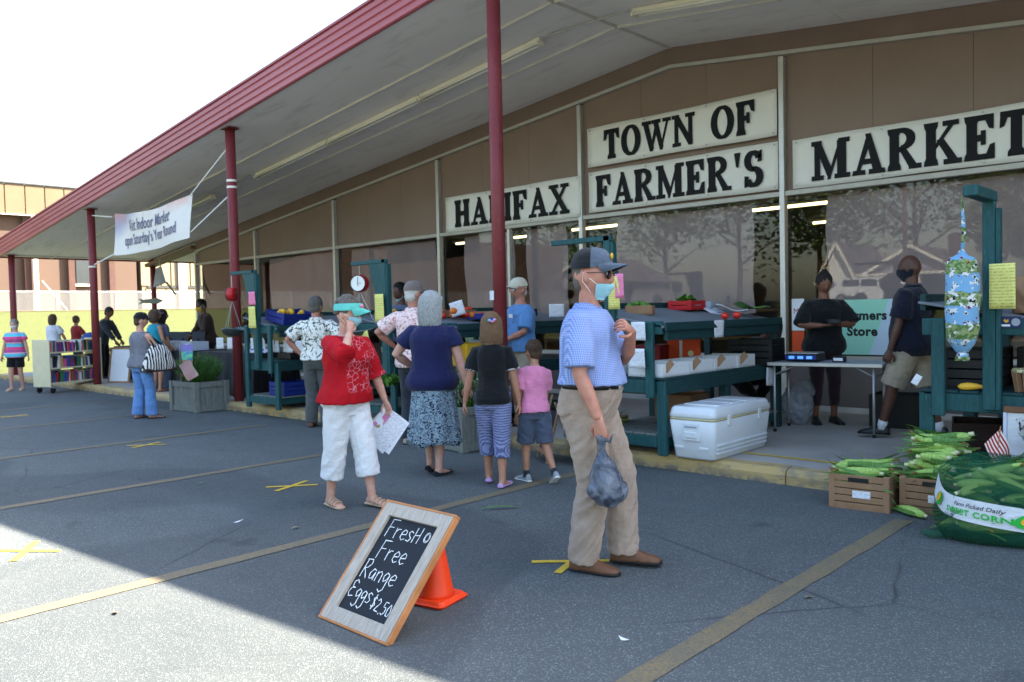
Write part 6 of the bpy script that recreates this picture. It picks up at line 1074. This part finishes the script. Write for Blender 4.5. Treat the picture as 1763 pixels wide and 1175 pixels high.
ear((-1.83, 5.86, .03), R(60), 0, 'single ear of corn lying on the asphalt before the crates', None, 1.0)
t = thing('corn_leaf', 'long green corn leaf lying on the asphalt behind the man', 'leaf', (-4.16, 4.27, .006), R(50)); MB().grid(lambda u, v: ((u-.5)*.34, (v-.5)*.035*math.sin(math.pi*min(.97, u+.05))+.02*math.sin(3*u), .008+.01*math.sin(4*u)), 14, 2).build('blade', 'leaf_green', t, True)
k = NB('net_green', .6, .2); nt = k.nt; w1 = k.ramp(k.wave(38, 'DIAGONAL'), .62, .75); w2 = k.ramp(k.wave(38, 'DIAGONAL', co=k.map((-1, 1, 1))), .62, .75); al = k.math('ADD', k.math('MULTIPLY', k.math('MAXIMUM', w1, w2), .50), .13); k.set(k.b.inputs['Alpha'], al); k.color(k.mix(k.noise(12, 4), C(14, 70, 50), C(26, 104, 74))); k.bump(k.noise(22, 4), .6, .012)
BX, BY = -1.22, 5.62; rzb = R(18)
t = thing('corn_sack', 'green net sack of sweet corn with a white printed band', 'sack', (BX, BY, 0), rzb)
def sackp(a, z, o=0.0):
    z *= 1.0; u = z/.50; w = .40*(1-.20*u**2.2)*(1+.05*math.sin(3*a+1)); d = .24*(1-.28*u**2)*(1+.06*math.sin(2*a)); e = .78; ca, sa = math.cos(a), math.sin(a); pz = (z*(1+.05*math.sin(3*a)))
    rad = 1-max(0, (u-.8)/.2)**2*.55 if u > .8 else 1-max(0, (.12-u)/.12)**2*.22
    return Vector((math.copysign(abs(ca)**e, ca)*(w*rad+o), math.copysign(abs(sa)**e, sa)*(d*rad+o), pz))
m = MB(); n = 44; rr = [[sackp(2*math.pi*i/n, z)+Vector((0, 0, 0))*0+sackp(2*math.pi*i/n, z).normalized()*.030*mnoise.noise(Vector((i*.45, z*13, 2))) for i in range(n)] for z in [.004+.496*j/18 for j in range(19)]]
m.rings(rr); m.build('net', 'net_green', t, True)
tw = MB(); tw.tube([sackp(R(195), .02), sackp(R(198), .03)+Vector((-.07, -.03, -.0)), sackp(R(198), .03)+Vector((-.12, -.04, .01))], [.05, .022, .008], 8); tw.build('tied_corner', 'net_green', t, True)
band = MB(); band.grid(lambda u, v: sackp(R(170)+R(165)*u, .17+.13*v+.22*(.34-u), .010), 40, 6); band.build('label_band', 'fabric_white', t, True)
def band_xy(x, y): u = .5+x; return sackp(R(170)+R(165)*u, .17+.13*y+.22*(.34-u), .021)
def band_text(tx, x0, y0, size, mt, bold, shear=0, sq=.8):
    me = textmesh(tx, size, 0, bold, shear, 'LEFT', sq)
    for v in me.vertices: v.co = band_xy(x0+v.co.x*1.0, y0+v.co.y)
    link('lettering', me, mt, t)
pm('print_green', C(30, 168, 56), .5, .05)
band_text('Farm Picked Daily', -.13, .64, .26, 'leather_black', .002, .3, .115); band_text('SWEET CORN', -.185, .26, .36, 'print_green', .012, 0, .12); band_text('PRODUCE', -.20, .05, .13, 'leather_black', .002, 0, .12)
for x in (-.30, .16):
    for mt, sx, sy, dz in (('print_green', .05, .36, 0), ('pepper_yellow', .028, .27, .003)):
        m = MB(); m.add([tuple(band_xy(x+sx*math.cos(q*.5236)*.9+.02*math.sin(q*.5236), .5+dz*20+sy*math.sin(q*.5236))+sackp(R(170)+R(165)*(.5+x), .2).normalized()*dz) for q in range(12)], [tuple(range(11, -1, -1))]); m.build('corn_emblem', mt, t)
rn = random.Random(5)
for i in range(46):
    a = rn.uniform(0, 6.28); z = rn.uniform(.05, .47); p = sackp(a, z); q = Vector((p.x*.58, p.y*.66, z*.93)); ear(Matrix.Translation((BX, BY, 0)) @ Rz(rzb) @ q, rzb+R(90)+rn.uniform(-.6, .6)+(a > 3)*math.pi, rn.uniform(-.4, .4), 'ear of corn packed inside the green net sack', 'ears inside the net sack', rn.uniform(.9, 1.15), rn.uniform(0, 6))
# dried flowers, framed sign, low planter at the right edge
shrub(-1.02, 6.0, .36, .17, .13, .34, 90, 'dried flower arrangement behind the net sack', ['dry_stem', 'dry_bloom', 'leaf_green'], 'dried_flowers', 6, .007, .2); planter(-1.12, 5.98, R(4), 'low weathered planter holding the dried flowers', .56, .34, .38)
t = thing('framed_sign', 'framed white sign with script lettering under the right stand', 'sign', (-1.08, 6.19, .56), R(3)); MB().box((0, 0, 0), (.5, .012, .30), .002).build('board', 'fabric_white', t); MB().box((0, -.004, .17), (.54, .03, .04), .004).build('frame_rail', 'leather_brown', t); MB().box((-.262, -.003, 0), (.022, .024, .30), .004).build('frame_side', 'fabric_white2', t); text('Vegetables', .09, 'leather_black', t, TR((-.01, -.008, .03), 0, R(90)), shear=.35)
t = thing('gold_ring_wreath', 'small orange ribbon ring beside the right flag', 'wreath', (-1.30, 5.88, .42)); m = MB(); m.tube([(.05*math.cos(q*.3), .0, .05*math.sin(q*.3)) for q in range(3, 18)], .010, 8); m.build('ring', 'peach', t, True)
# easel sign behind the boy, dark leafy bundle behind the man
t = thing('small_easel', 'small wooden easel chalkboard behind the boy', 'easel', (-5.22, 5.92, 0), R(-35)); MB().box((0, 0, .3), (.34, .012, .40), .003, Matrix.Rotation(R(-14), 4, 'X')).build('slate', 'board_black', t)
for sx in (-.18, .18): MB().bar((sx, -.0, 0), (sx*.95, .16, .62), .03, .02).build('leg', 'card_brown', t)
MB().bar((0, .34, 0), (0, .14, .56), .03, .02).build('back_leg', 'card_brown', t); MB().box((0, -.005, .10), (.40, .05, .025), .004).build('ledge', 'card_brown', t)
shrub(-4.75, 5.98, .0, .16, .14, .55, 110, 'dark green hanging corn leaves behind the masked man', ['rosemary', 'leaf_green'], 'leaf_bundle', 9, .022, .1)
# --- things people carry
bpy.context.view_layer.update()
k = NB('bag_plastic', .22, .5); k.color(k.mix(k.ramp(k.noise(14, 4, dist=.6), .42, .6), C(54, 66, 84), C(110, 118, 132))); k.b.inputs['Alpha'].default_value = .9; k.bump(k.noise(24, 5, .6, co=k.map((1, 1, .5))), 1.0, .02)
hp = in_person(man, man['hand'][1]+man['hd1']*.10); t = thing('plastic_bag', 'grey plastic bag of produce in the walking man hand', 'bag', (hp.x, hp.y, 0), RT-R(10)); m = MB()
m.tube([(0, 0, hp.z+.02), (.0, 0, hp.z-.05), (.005, 0, hp.z-.09)], [.022, .018, .024], 12); m.tube([(0, 0, hp.z-.08), (0.005, 0, hp.z-.13), (.02, 0, hp.z-.22), (.035, 0, hp.z-.31), (.03, 0, hp.z-.355)], [.026, .054, .084, .093, .045], 16)
for i in range(6): m.ell((.03+.06*math.cos(i*1.1), .05*math.sin(i*1.7), hp.z-.27+.05*math.sin(i*2.1)), (.048, .044, .044), 10, 8)
link('film', remesh(m, .008, 3, (.009, 16, 9, .5), 4), 'bag_plastic', t); MB().tube([(.02, 0, hp.z+.0), (.045, .01, hp.z-.02), (.06, .0, hp.z+.02)], [.018, .012, .003], 8).build('bag_tail', 'bag_plastic', t, True)
k = NB('flyer_print', .6); s_ = k.sep(); n_ = k.ramp(k.noise(16, 1, .4), .60, .62); c_ = k.mix(n_, C(228, 230, 238), C(206, 130, 180)); n2 = k.ramp(k.noise(15, 1, .4, co=k.map(loc=(4, 4, 4))), .66, .68); k.color(k.mix(n2, c_, C(150, 160, 80)))
hp = in_person(red, red['hand'][-1]+red['hd-1']*.10); t = thing('flyer', 'white printed flyers in the hand of the woman in red', 'paper', hp, RT+R(-8)); M = Matrix.Rotation(R(35), 4, 'Y')
for i in range(2): MB().grid(lambda u, v: (-.06+.24*u, .004*i+.012*math.sin(4*u+i), -.30*v+.02), 8, 8, M @ Matrix.Rotation(R(9*i), 4, 'Y')).build('sheet', ('flyer_print', 'paper_white')[i], t, True)
hp = in_person(jean, jean['shoulder'][1]); t = thing('zebra_bag', 'large black and white zebra striped shoulder bag', 'bag', (hp.x, hp.y, 0), AW-R(40)); m = MB(); n = 24; cx, cy = .13, -.06
m.rings([[(cx+w*math.copysign(abs(math.cos(2*math.pi*q/n))**.7, math.cos(2*math.pi*q/n)), cy+d*math.sin(2*math.pi*q/n), z) for q in range(n)] for z, w, d in ((.70, .24, .07), (.72, .255, .10), (.82, .235, .12), (.95, .18, .10), (1.06, .12, .05), (1.09, .09, .02))]); link('pouch', remesh(m, .012, 3, (.008, 8, 8, .5), 3), 'fabric_zebra', t); MB().box((cx, cy, .715), (.49, .19, .05), .02).build('base_trim', 'fabric_brown', t)
for dy in (-.05, .03): MB().tube([(cx-.08, cy+dy, 1.05), (.0, dy*.5, 1.20), (-.0, .01, hp.z+.045), (.08, dy*.4, 1.18), (cx+.07, cy+dy, 1.05)], .010, 8).build('strap', 'leather_black', t, True)
hp = in_person(postp, postp['shoulder'][-1]); t = thing('blue_bag', 'blue cloth bag on the back of the person at the post', 'bag', (-19.95, 7.05, 1.02), RT); m = MB(); m.ell((0, 0, 0), (.22, .1, .17), 14, 10); link('pouch', remesh(m, .02, 2, (.01, 8, 8, .5), 3), 'fabric_royal', t)
t = thing('hair_clip', 'bright bow clip in the girl hair', 'clip', girl['root'].location, AW-R(4)-math.pi/2); c_ = girl['HM'] @ Vector((0, -.140, .05))
for i, (dx, dz, mt) in enumerate(((-.016, .006, 'fabric_ltblue'), (.018, .010, 'jelly_lilac'), (.004, -.004, 'badge_pink'), (.002, .016, 'crate_blue'))): MB().ell(c_+Vector((dx+.010, -.008, dz)), (.019, .012, .012), 10, 6).build('bow_loop', mt, t, True)
# printed marks on clothes
def print_on(J, lines, y, z, size, mat, yaw, dist, name='shirt_print', x=0): 
    for i, (tx, sz) in enumerate(lines):
        o = link(name, textmesh(tx, sz, .0006, .001), mat, J['root']); o.matrix_local = Matrix.Translation((x, y, z-i*size)) @ Matrix.Rotation(yaw, 4, 'Z') @ Matrix.Rotation(R(90), 4, 'X')
MB().box((0, 0, 0), (.07, .002, .045), 0).build('name_tag', 'fabric_white', bluev['root']).matrix_local = Matrix.Translation((-.085, .178, 1.27)) @ Matrix.Rotation(R(12), 4, 'Z') @ Matrix.Rotation(R(-6), 4, 'X')
# ================================================================ FASCIA BANNERS WITH SLAB LETTERS
# letter outlines in a unit-height box, lists of convex/concave polygons (drawn proud of the sheet)
def RC(x0, y0, x1, y1): return [(x0, y0), (x1, y0), (x1, y1), (x0, y1)]
def slab(x, w=.17, f=.05, h=.09): return [[(x, 0), (x+w, 0), (x+w, 1), (x, 1)], [(x-f, 0), (x+w+f, 0), (x+w+f*.7, h), (x+w, h*1.7), (x, h*1.7), (x-f*.7, h)], [(x-f, 1), (x-f*.7, 1-h), (x, 1-h*1.7), (x+w, 1-h*1.7), (x+w+f*.7, 1-h), (x+w+f, 1)]]
def arc(cx, cy, rx, ry, a0, a1, tx, ty, n=14):
    o = [(cx+rx*math.cos(R(a0+(a1-a0)*i/n)), cy+ry*math.sin(R(a0+(a1-a0)*i/n))) for i in range(n+1)]; q = [(cx+(rx-tx)*math.cos(R(a0+(a1-a0)*i/n)), cy+(ry-ty)*math.sin(R(a0+(a1-a0)*i/n))) for i in range(n+1)]
    return [[o[i], o[i+1], q[i+1], q[i]] for i in range(n)]
LET = {
 'H': (.72, slab(.06)+slab(.49)+[RC(.2, .43, .52, .57)]), 'I': (.30, slab(.065)),
 'L': (.60, slab(.06)+[RC(.2, 0, .54, .1), [(.44, 0), (.56, 0), (.56, .34), (.50, .30), (.42, .1)]]),
 'F': (.60, slab(.06)+[RC(.2, .9, .55, 1), [(.44, .9), (.50, .70), (.57, .66), (.57, 1), (.44, 1)], RC(.2, .43, .40, .55), [(.36, .34), (.42, .34), (.42, .64), (.36, .64)]]),
 'E': (.64, slab(.06)+[RC(.2, .9, .56, 1), [(.45, .9), (.51, .71), (.58, .68), (.58, 1), (.45, 1)], RC(.2, .43, .40, .55), [(.36, .34), (.42, .34), (.42, .64), (.36, .64)], RC(.2, 0, .56, .1), [(.47, .1), (.45, 0), (.60, 0), (.60, .33), (.53, .30)]]),
 'T': (.66, [RC(.245, 0, .415, .95), [(.18, 0), (.48, 0), (.47, .09), (.415, .15), (.245, .15), (.19, .09)], RC(.03, .88, .63, 1), [(.02, .66), (.08, .70), (.14, .9), (.03, .9)], [(.64, .66), (.58, .70), (.52, .9), (.63, .9)]]),
 'A': (.78, [[(.10, .08), (.20, .08), (.42, .80), (.36, 1), (.30, .86)], [(.50, .08), (.70, .08), (.47, 1), (.34, 1)], RC(.2, .26, .58, .36), [(.0, 0), (.28, 0), (.27, .09), (.03, .09)], [(.42, 0), (.78, 0), (.76, .09), (.43, .09)]]),
 'X': (.76, [[(.04, .93), (.24, .93), (.72, .07), (.50, .07)], [(.08, .07), (.20, .07), (.66, .93), (.55, .93)], RC(.0, 0, .28, .09), RC(.44, 0, .76, .09), RC(.0, .91, .32, 1), RC(.48, .91, .74, 1)]),
 'O': (.80, arc(.40, .5, .38, .52, 0, 360, .17, .09, 30)),
 'W': (1.10, [[(.05, .93), (.24, .93), (.42, .10), (.36, 0), (.28, 0)], [(.33, 0), (.40, .0), (.60, .80), (.54, 1), (.50, .9)], [(.44, 1), (.63, 1), (.80, .12), (.76, 0), (.68, 0)], [(.72, 0), (.79, 0), (1.02, .93), (.93, .93)], RC(0, .91, .32, 1), RC(.40, .91, .70, 1), RC(.84, .91, 1.1, 1)]),
 'N': (.82, [RC(.10, .05, .19, .95), [(.05, .98), (.25, 1), (.72, .12), (.72, 0), (.58, 0)], RC(.63, .04, .72, .95), RC(.02, 0, .28, .09), RC(.52, .91, .81, 1), RC(0, .91, .22, 1)]),
 'M': (.98, [RC(.08, .05, .17, .95), [(.06, 1), (.24, 1), (.50, .24), (.45, 0), (.40, 0)], [(.42, 0), (.50, 0), (.78, .98), (.70, 1)], RC(.69, .05, .87, .95), RC(.0, 0, .27, .09), RC(.62, 0, .97, .09), RC(0, .91, .22, 1), RC(.72, .91, .96, 1)]),
 'R': (.76, slab(.06)+arc(.32, .74, .30, .26, -90, 90, .15, .09, 12)+[RC(.2, .91, .33, 1), RC(.2, .44, .36, .54), [(.30, .46), (.44, .50), (.66, .09), (.50, .0)], RC(.52, 0, .76, .09)]),
 'K': (.80, slab(.06)+[[(.22, .42), (.30, .40), (.66, .93), (.54, .93)], [(.30, .56), (.44, .62), (.74, .07), (.54, .05)], RC(.44, .91, .74, 1), RC(.46, 0, .80, .09)]),
 'S': (.62, arc(.30, .73, .26, .29, 20, 270, .15, .10, 14)+arc(.30, .27, .28, .29, -160, 90, .16, .10, 14)+[[(.46, .70), (.54, .72), (.54, 1.0), (.50, .98)], [(.04, .30), (.12, .28), (.09, .02), (.04, 0)]]),
 "'": (.24, [[(.06, 1.02), (.20, 1.02), (.15, .62), (.11, .62)]]), ' ': (.42, [])}
def fat(p, d=.030):
    cx = sum(q[0] for q in p)/len(p); cy = sum(q[1] for q in p)/len(p); out = []
    for x, y in p: out.append((x+d*(1 if x > cx+.004 else -1 if x < cx-.004 else 0)*min(1, abs(x-cx)/.04), min(1.02, max(-.02, y+d*.55*(1 if y > cy+.004 else -1 if y < cy-.004 else 0)*min(1, abs(y-cy)/.03)))))
    return out
k = NB('letter_black', .6, .2); k.color(C(16, 18, 22)); k.bump(k.wave(3.5, 'DIAGONAL', 2.0), .10, .03)
k = NB('vinyl_white', .5, .3); k.color(k.mix(k.noise(2, 4), C(216, 214, 204), C(232, 230, 222))); k.bump(k.noise(2.2, 3), .25, .03)
def banner(txt, x0, x1, z0, z1, label, lh, lx0, lx1, lz):
    t = thing('store_banner', label, 'banner', ((x0+x1)/2, FAC_Y-.075, (z0+z1)/2), 0, 'white lettered banners on the store front'); w, h = x1-x0, z1-z0
    MB().grid(lambda u, v: ((u-.5)*w, .006*math.sin(7*u+1)*math.sin(3*v)+.004*math.sin(23*u), (v-.5)*h+.010*math.sin(9*u)*(v-.5)), 30, 6).build('sheet', 'vinyl_white', t, True).modifiers.new('s', 'SOLIDIFY').thickness = .003
    for u in (.015, .34, .67, .985):
        for v in (.06, .94): MB().lathe([(.012, 0), (.012, .006)], 10, TR(((u-.5)*w, -.008, (v-.5)*h), 0, R(90))).build('grommet', 'galvanised', t)
    tot = sum(LET[c][0] for c in txt)+.10*(len(txt)-1); sc = (lx1-lx0)/tot; x = lx0-(x0+x1)/2; z = lz-(z0+z1)/2
    for c in txt:
        wd, polys = LET[c]
        polys = [fat(p_) for p_ in polys]
        if polys:
            m = MB()
            for i, p in enumerate(polys): m.prism([(q[0]*sc, q[1]*lh) for q in p], 0, .006+.0003*(i % 7), TR((x, -.010, z), 0, R(90)))
            m.build('letter', 'letter_black', t)
        x += (wd+.10)*sc
banner('HALIFAX', -10.92, -7.86, 2.88, 3.50, 'white banner lettered HALIFAX', .455, -10.66, -8.08, 2.96)
banner('TOWN OF', -7.70, -4.68, 3.60, 4.18, 'white banner lettered TOWN OF', .42, -7.38, -4.98, 3.68)
banner("FARMER'S", -7.69, -4.67, 2.92, 3.52, "white banner lettered FARMER'S", .45, -7.54, -4.86, 2.995)
banner('MARKET', -4.48, -1.32, 2.90, 3.50, 'white banner lettered MARKET', .46, -4.22, -1.90, 2.97)
# --- scraps on the asphalt
rn = random.Random(21)
for i, (x, y, lab) in enumerate(((-3.9, 3.05, 'tiny dry leaf on the asphalt behind the chalkboard'), (-6.9, 3.3, 'tiny green scrap left of the woman in red'), (-7.6, 3.05, 'small dry leaf in the shade at left'), (-2.1, 2.9, 'pale paper scrap right of the chalkboard'), (-5.4, 2.85, 'white paper scrap on the asphalt'), (-1.7, 3.9, 'dry leaf beside the right stall line'), (-4.9, 3.0, 'small leaf near the middle stall line'), (-2.6, 1.7, 'leaf scrap on the sunlit asphalt'), (-4.2, 1.55, 'dry scrap on the sunlit asphalt farther left'))):
    m = MB(); a = rn.uniform(0, 6); m.grid(lambda u, v: ((u-.5)*.07, (v-.5)*.028*math.sin(math.pi*min(.95, u+.06)), .006+.008*math.sin(3*u+i)), 6, 2); o = m.build('scrap', ('dry_stem', 'leaf_green', 'paper_white')[2 if 'paper' in lab else (1 if 'green' in lab else 0)], smooth=True, label=lab, cat='scrap'); o.location = (x, y, .002); o.rotation_euler[2] = a
# --- more wares on the stands
LB = 'small basket of mixed produce on the tomato stand'
for i, (x, y, mt, mt2, lab) in enumerate(((-7.52, 6.62, 'card_brown', 'peach', 'wooden quart basket of peaches at the front of the tomato stand'), (-7.5, 7.05, 'card_brown', 'tomato', 'wooden quart basket of tomatoes farther back on the tomato stand'), (-7.1, 7.75, 'crate_black', 'leaf_green', 'black tray of greens at the back of the tomato stand'), (-8.6, 6.75, 'card_brown', 'pepper_yellow', 'wooden basket of yellow peppers behind the dial scale'), (-8.2, 7.2, 'crate_black', 'tomato', 'black tray of tomatoes behind the dial scale'), (-10.95, 7.1, 'card_brown', 'leaf_green', 'wooden basket of greens behind the pink notice'), (-4.62, 6.75, 'card_brown', 'leaf_green', 'wooden basket of greens at the front of the sloped shelf'))):
    bx = openbox('quart_basket', x, y, 1.26+WALK_Z-(.0), .26, .26, .09, mt, lab, R(7*i-15))
    for j in range(9):
        a = random.Random(i*20+j); fruit(x+a.uniform(-.08, .08), y+a.uniform(-.08, .08), 1.26+WALK_Z+.05+a.uniform(0, .03), .034, mt2, 'produce in the '+lab, 'produce', 'produce in '+lab[:60])
for i, (x, y, z, mt, lab) in enumerate(((-7.55, 7.6, WALK_Z+.702, 'box_white', 'white carton on the lower shelf at the back of the tomato stand'), (-8.65, 7.1, WALK_Z+.702, 'card_brown', 'brown carton on the lower shelf of the dial scale stand'), (-8.3, 7.3, WALK_Z+.186, 'crate_blue', 'blue crate on the bottom boards of the dial scale stand'), (-4.5, 7.3, WALK_Z+.186, 'card_brown', 'brown carton on the bottom boards behind the cooler'), (-1.35, 7.5, WALK_Z+.186, 'card_brown', 'brown carton on the bottom boards of the right stand'), (-1.6, 6.7, WALK_Z+.186, 'fabric_brown', 'dark carton on the bottom boards of the right stand'))): openbox('stock_carton', x, y, z, .4, .42, .26, mt, lab, R(5*i-10))
# --- wires and fixings on the canopy
MB().tube([(-20.4, 8.0, roofz(-20.4)-.02), (-14.3, 8.02, roofz(-14.3)-.02)], .012, 6).build('conduit', 'aluminium_paint', store); MB().tube([(-6.9, 8.12, roofz(-6.9)-.02), (-5.7, 8.18, roofz(-5.7)-.02)], .012, 6).build('conduit', 'aluminium_paint', store)
for x in PX[:4]: MB().box((x, 6.45, roofz(x)-.012), (.24, .2, .014), .002).build('post_plate', 'red_paint', store)
# --- the far side of the street, behind the camera (the shop windows mirror it)
def bank_z(y): t = max(0, min(1, (-19-y)/7)); return 1.3*t*t*(3-2*t)
MB().grid(lambda u, v: (-120+200*u, -19-110*v, bank_z(-19-110*v)+.03-(.06 if v == 0 else 0)), 2, 44).build('far_lawn', 'lawn_grass', kind='structure', smooth=True)
MB().grid(lambda u, v: (-120+200*u, -24-7*v, 1.36), 2, 2).build('street', 'asphalt', kind='structure')
pm('siding_white', C(222, 220, 212), .7, .06, 3); pm('siding_grey', C(120, 118, 124), .7, .08, 3); pm('roof_shingle', C(92, 86, 88), .85, .2, 6, .4, 30); pm('bark', C(84, 70, 58), .9, .2, 8, .7, 20)
k = NB('tree_leaf', .6, .2); k.color(k.mix(k.ramp(k.noise(.8, 4), .3, .7), C(40, 66, 30), C(84, 108, 52)))
def house(x, y, w, d, eave, apex, wall, label, z=1.3):
    t = thing('house', label, 'house', (x, y, z)); MB().box((0, -d/2, eave/2), (w, d, eave), 0).build('wall', wall, t)
    MB().prism([(-w/2, eave), (w/2, eave), (0, apex)], 0, .02, TR((0, .0, 0), 0, R(90))).build('gable', wall, t)
    for sg in (-1, 1): m = MB(); L = math.hypot(w/2+.4, (apex-eave)*(w/2+.4)/(w/2)); m.bar((0, -d/2+.25, apex+.08), (sg*(w/2+.4), -d/2+.25, apex+.08-(apex-eave)*(w/2+.4)/(w/2)), .12, d+.9, (0, 1, 0)) if False else m.rings([[(0, yy, apex), (sg*(w/2+.4), yy, apex-(apex-eave)*(w/2+.4)/(w/2)), (sg*(w/2+.4), yy, apex-(apex-eave)*(w/2+.4)/(w/2)+.14), (0, yy, apex+.14)] for yy in (.5, -d-.4)]); m.build('roof', 'roof_shingle', t); MB().bar((0, .52, apex+.02), (sg*(w/2+.42), .52, apex+.02-(apex-eave)*(w/2+.42)/(w/2)), .2, .08, (0, 1, 0)).build('bargeboard', 'white_trim', t)
    for xx in (-w*.28, w*.28): f = MB().box((xx, .03, eave*.55), (.95, .08, 1.25), .01).build('window', 'window_dark', t); MB().box((xx, .05, eave*.55-.68), (1.15, .12, .09), .01).build('sill', 'white_trim', f)
    MB().box((0, .03, 1.05), (.9, .08, 2.1), .01).build('door', 'siding_white', t); return t
h1_ = house(-20.2, -45, 6.4, 9, 2.5, 4.35, 'siding_grey', 'grey gabled bungalow across the street mirrored in the right window')
for xx in (-2.9, -1, 1, 2.9): MB().box((xx, 1.7, 1.1), (.22, .22, 2.2), .01).build('porch_column', 'white_trim', h1_)
MB().box((0, 1.0, 2.28), (6.8, 2.0, .18), .01).build('porch_roof', 'white_trim', h1_); MB().box((1.8, -4, 4.5), (.7, .7, 1.6), .01).build('chimney', 'brick_dark', h1_)
house(-26.5, -47, 2.6, 8, 2.6, 5.1, 'siding_white', 'narrow white steep gabled house mirrored left of the bungalow'); house(-52, -46, 9, 9, 3.0, 5.4, 'siding_grey', 'wide grey house across the street farther left')
def tree(x, y, z, h, r, label, seed, n=2600):
    t = thing('street_tree', label, 'tree', (x, y, z), 0, 'trees across the street'); rn = random.Random(seed); m = MB(); m.tube([(0, 0, -.3), (.1, 0, h*.25), (.0, .1, h*.5), (.1, 0, h*.8)], [.32, .25, .17, .05], 10)
    for i in range(6): a = i*1.05; m.tube([(0, 0, h*(.28+.06*i)), (r*.4*math.cos(a), r*.4*math.sin(a), h*(.40+.06*i)), (r*.75*math.cos(a), r*.75*math.sin(a), h*(.48+.07*i))], [.12, .08, .03], 6)
    m.build('trunk', 'bark', t, True); m = MB(); cl = [(rn.uniform(-1, 1)*r*.75, rn.uniform(-1, 1)*r*.75, h*rn.uniform(.38, .95), r*rn.uniform(.28, .5)) for _ in range(16)]
    for i in range(n):
        cx, cy, cz, cr = rn.choice(cl); d = Vector((rn.gauss(0, 1), rn.gauss(0, 1), rn.gauss(0, 1))).normalized()*cr*rn.uniform(.55, 1.05); p = Vector((cx, cy, cz))+d; s_ = rn.uniform(.16, .38); u = Vector((rn.uniform(-1, 1), rn.uniform(-1, 1), rn.uniform(-.6, .6))).normalized()*s_; v = u.cross(Vector((rn.uniform(-1, 1), rn.uniform(-1, 1), 1))).normalized()*s_*.7; m.add([p-u, p-v*.7, p+u, p+v], [(0, 1, 2, 3)])
    o = m.build('crown', 'tree_leaf', t); return t
for i, (x, y, h, r, lab) in enumerate(((-15, -56, 14, 6, 'tall tree behind the bungalow on the right'), (-24, -58, 16, 7, 'broad tree between the two gabled houses'), (-31, -54, 13, 5.5, 'tree behind the wide white house'), (-40, -56, 15, 7, 'big tree left of the wide white house'), (-50, -58, 14, 6, 'tree behind the wide grey house'), (-62, -54, 15, 7, 'large tree at the far left of the street'), (-6, -52, 13, 6, 'tree right of the bungalow'), (4, -50, 12, 5.5, 'tree at the right end of the street'), (-11, -38, 9, 3.6, 'small tree in front of the bungalow on the right'))): tree(x, y, 1.3, h, r, lab+', mirrored in the windows', i)
t = thing('utility_pole', 'wooden utility pole across the street mirrored in the right window', 'pole', (-17.2, -34, 1.3)); MB().tube([(0, 0, -.3), (0, 0, 10.5)], [.16, .11], 10).build('pole', 'bark', t, True); MB().box((0, 0, 9.6), (2.2, .1, .12), .01).build('crossarm', 'bark', t)
pm('car_white', C(216, 218, 220), .25, .03, 2, 0, 1, .6)
t = thing('parked_suv', 'white sport utility car parked across the street', 'car', (-18.4, -31.5, 1.36)); body = [(-2.3, .35), (-2.35, .75), (-2.2, 1.0), (-1.95, 1.1), (-1.5, 1.65), (1.2, 1.7), (1.75, 1.62), (2.25, 1.05), (2.3, .5), (2.25, .32)]
MB().prism([(x, z) for x, z in body], -.88, .88, TR((0, 0, 0), 0, R(90))).build('body', 'car_white', t)
for x0, x1 in ((-1.35, -.35), (-.25, .7), (.8, 1.6)): 
    for s_ in (-1, 1): MB().box(((x0+x1)/2, s_*.885, 1.36), (x1-x0, .02, .42), .005).build('window', 'window_dark', t)
for x in (-1.45, 1.45):
    for s_ in (-1, 1): w_ = MB().lathe([(.34, -.11), (.36, -.08), (.36, .08), (.34, .11)], 22, TR((x, s_*.8, .36), 0, R(90))).build('wheel', 'black_rubber', t); MB().lathe([(.2, -.115), (.2, .115)], 16, TR((x, s_*.8, .36), 0, R(90))).build('rim', 'galvanised', w_)
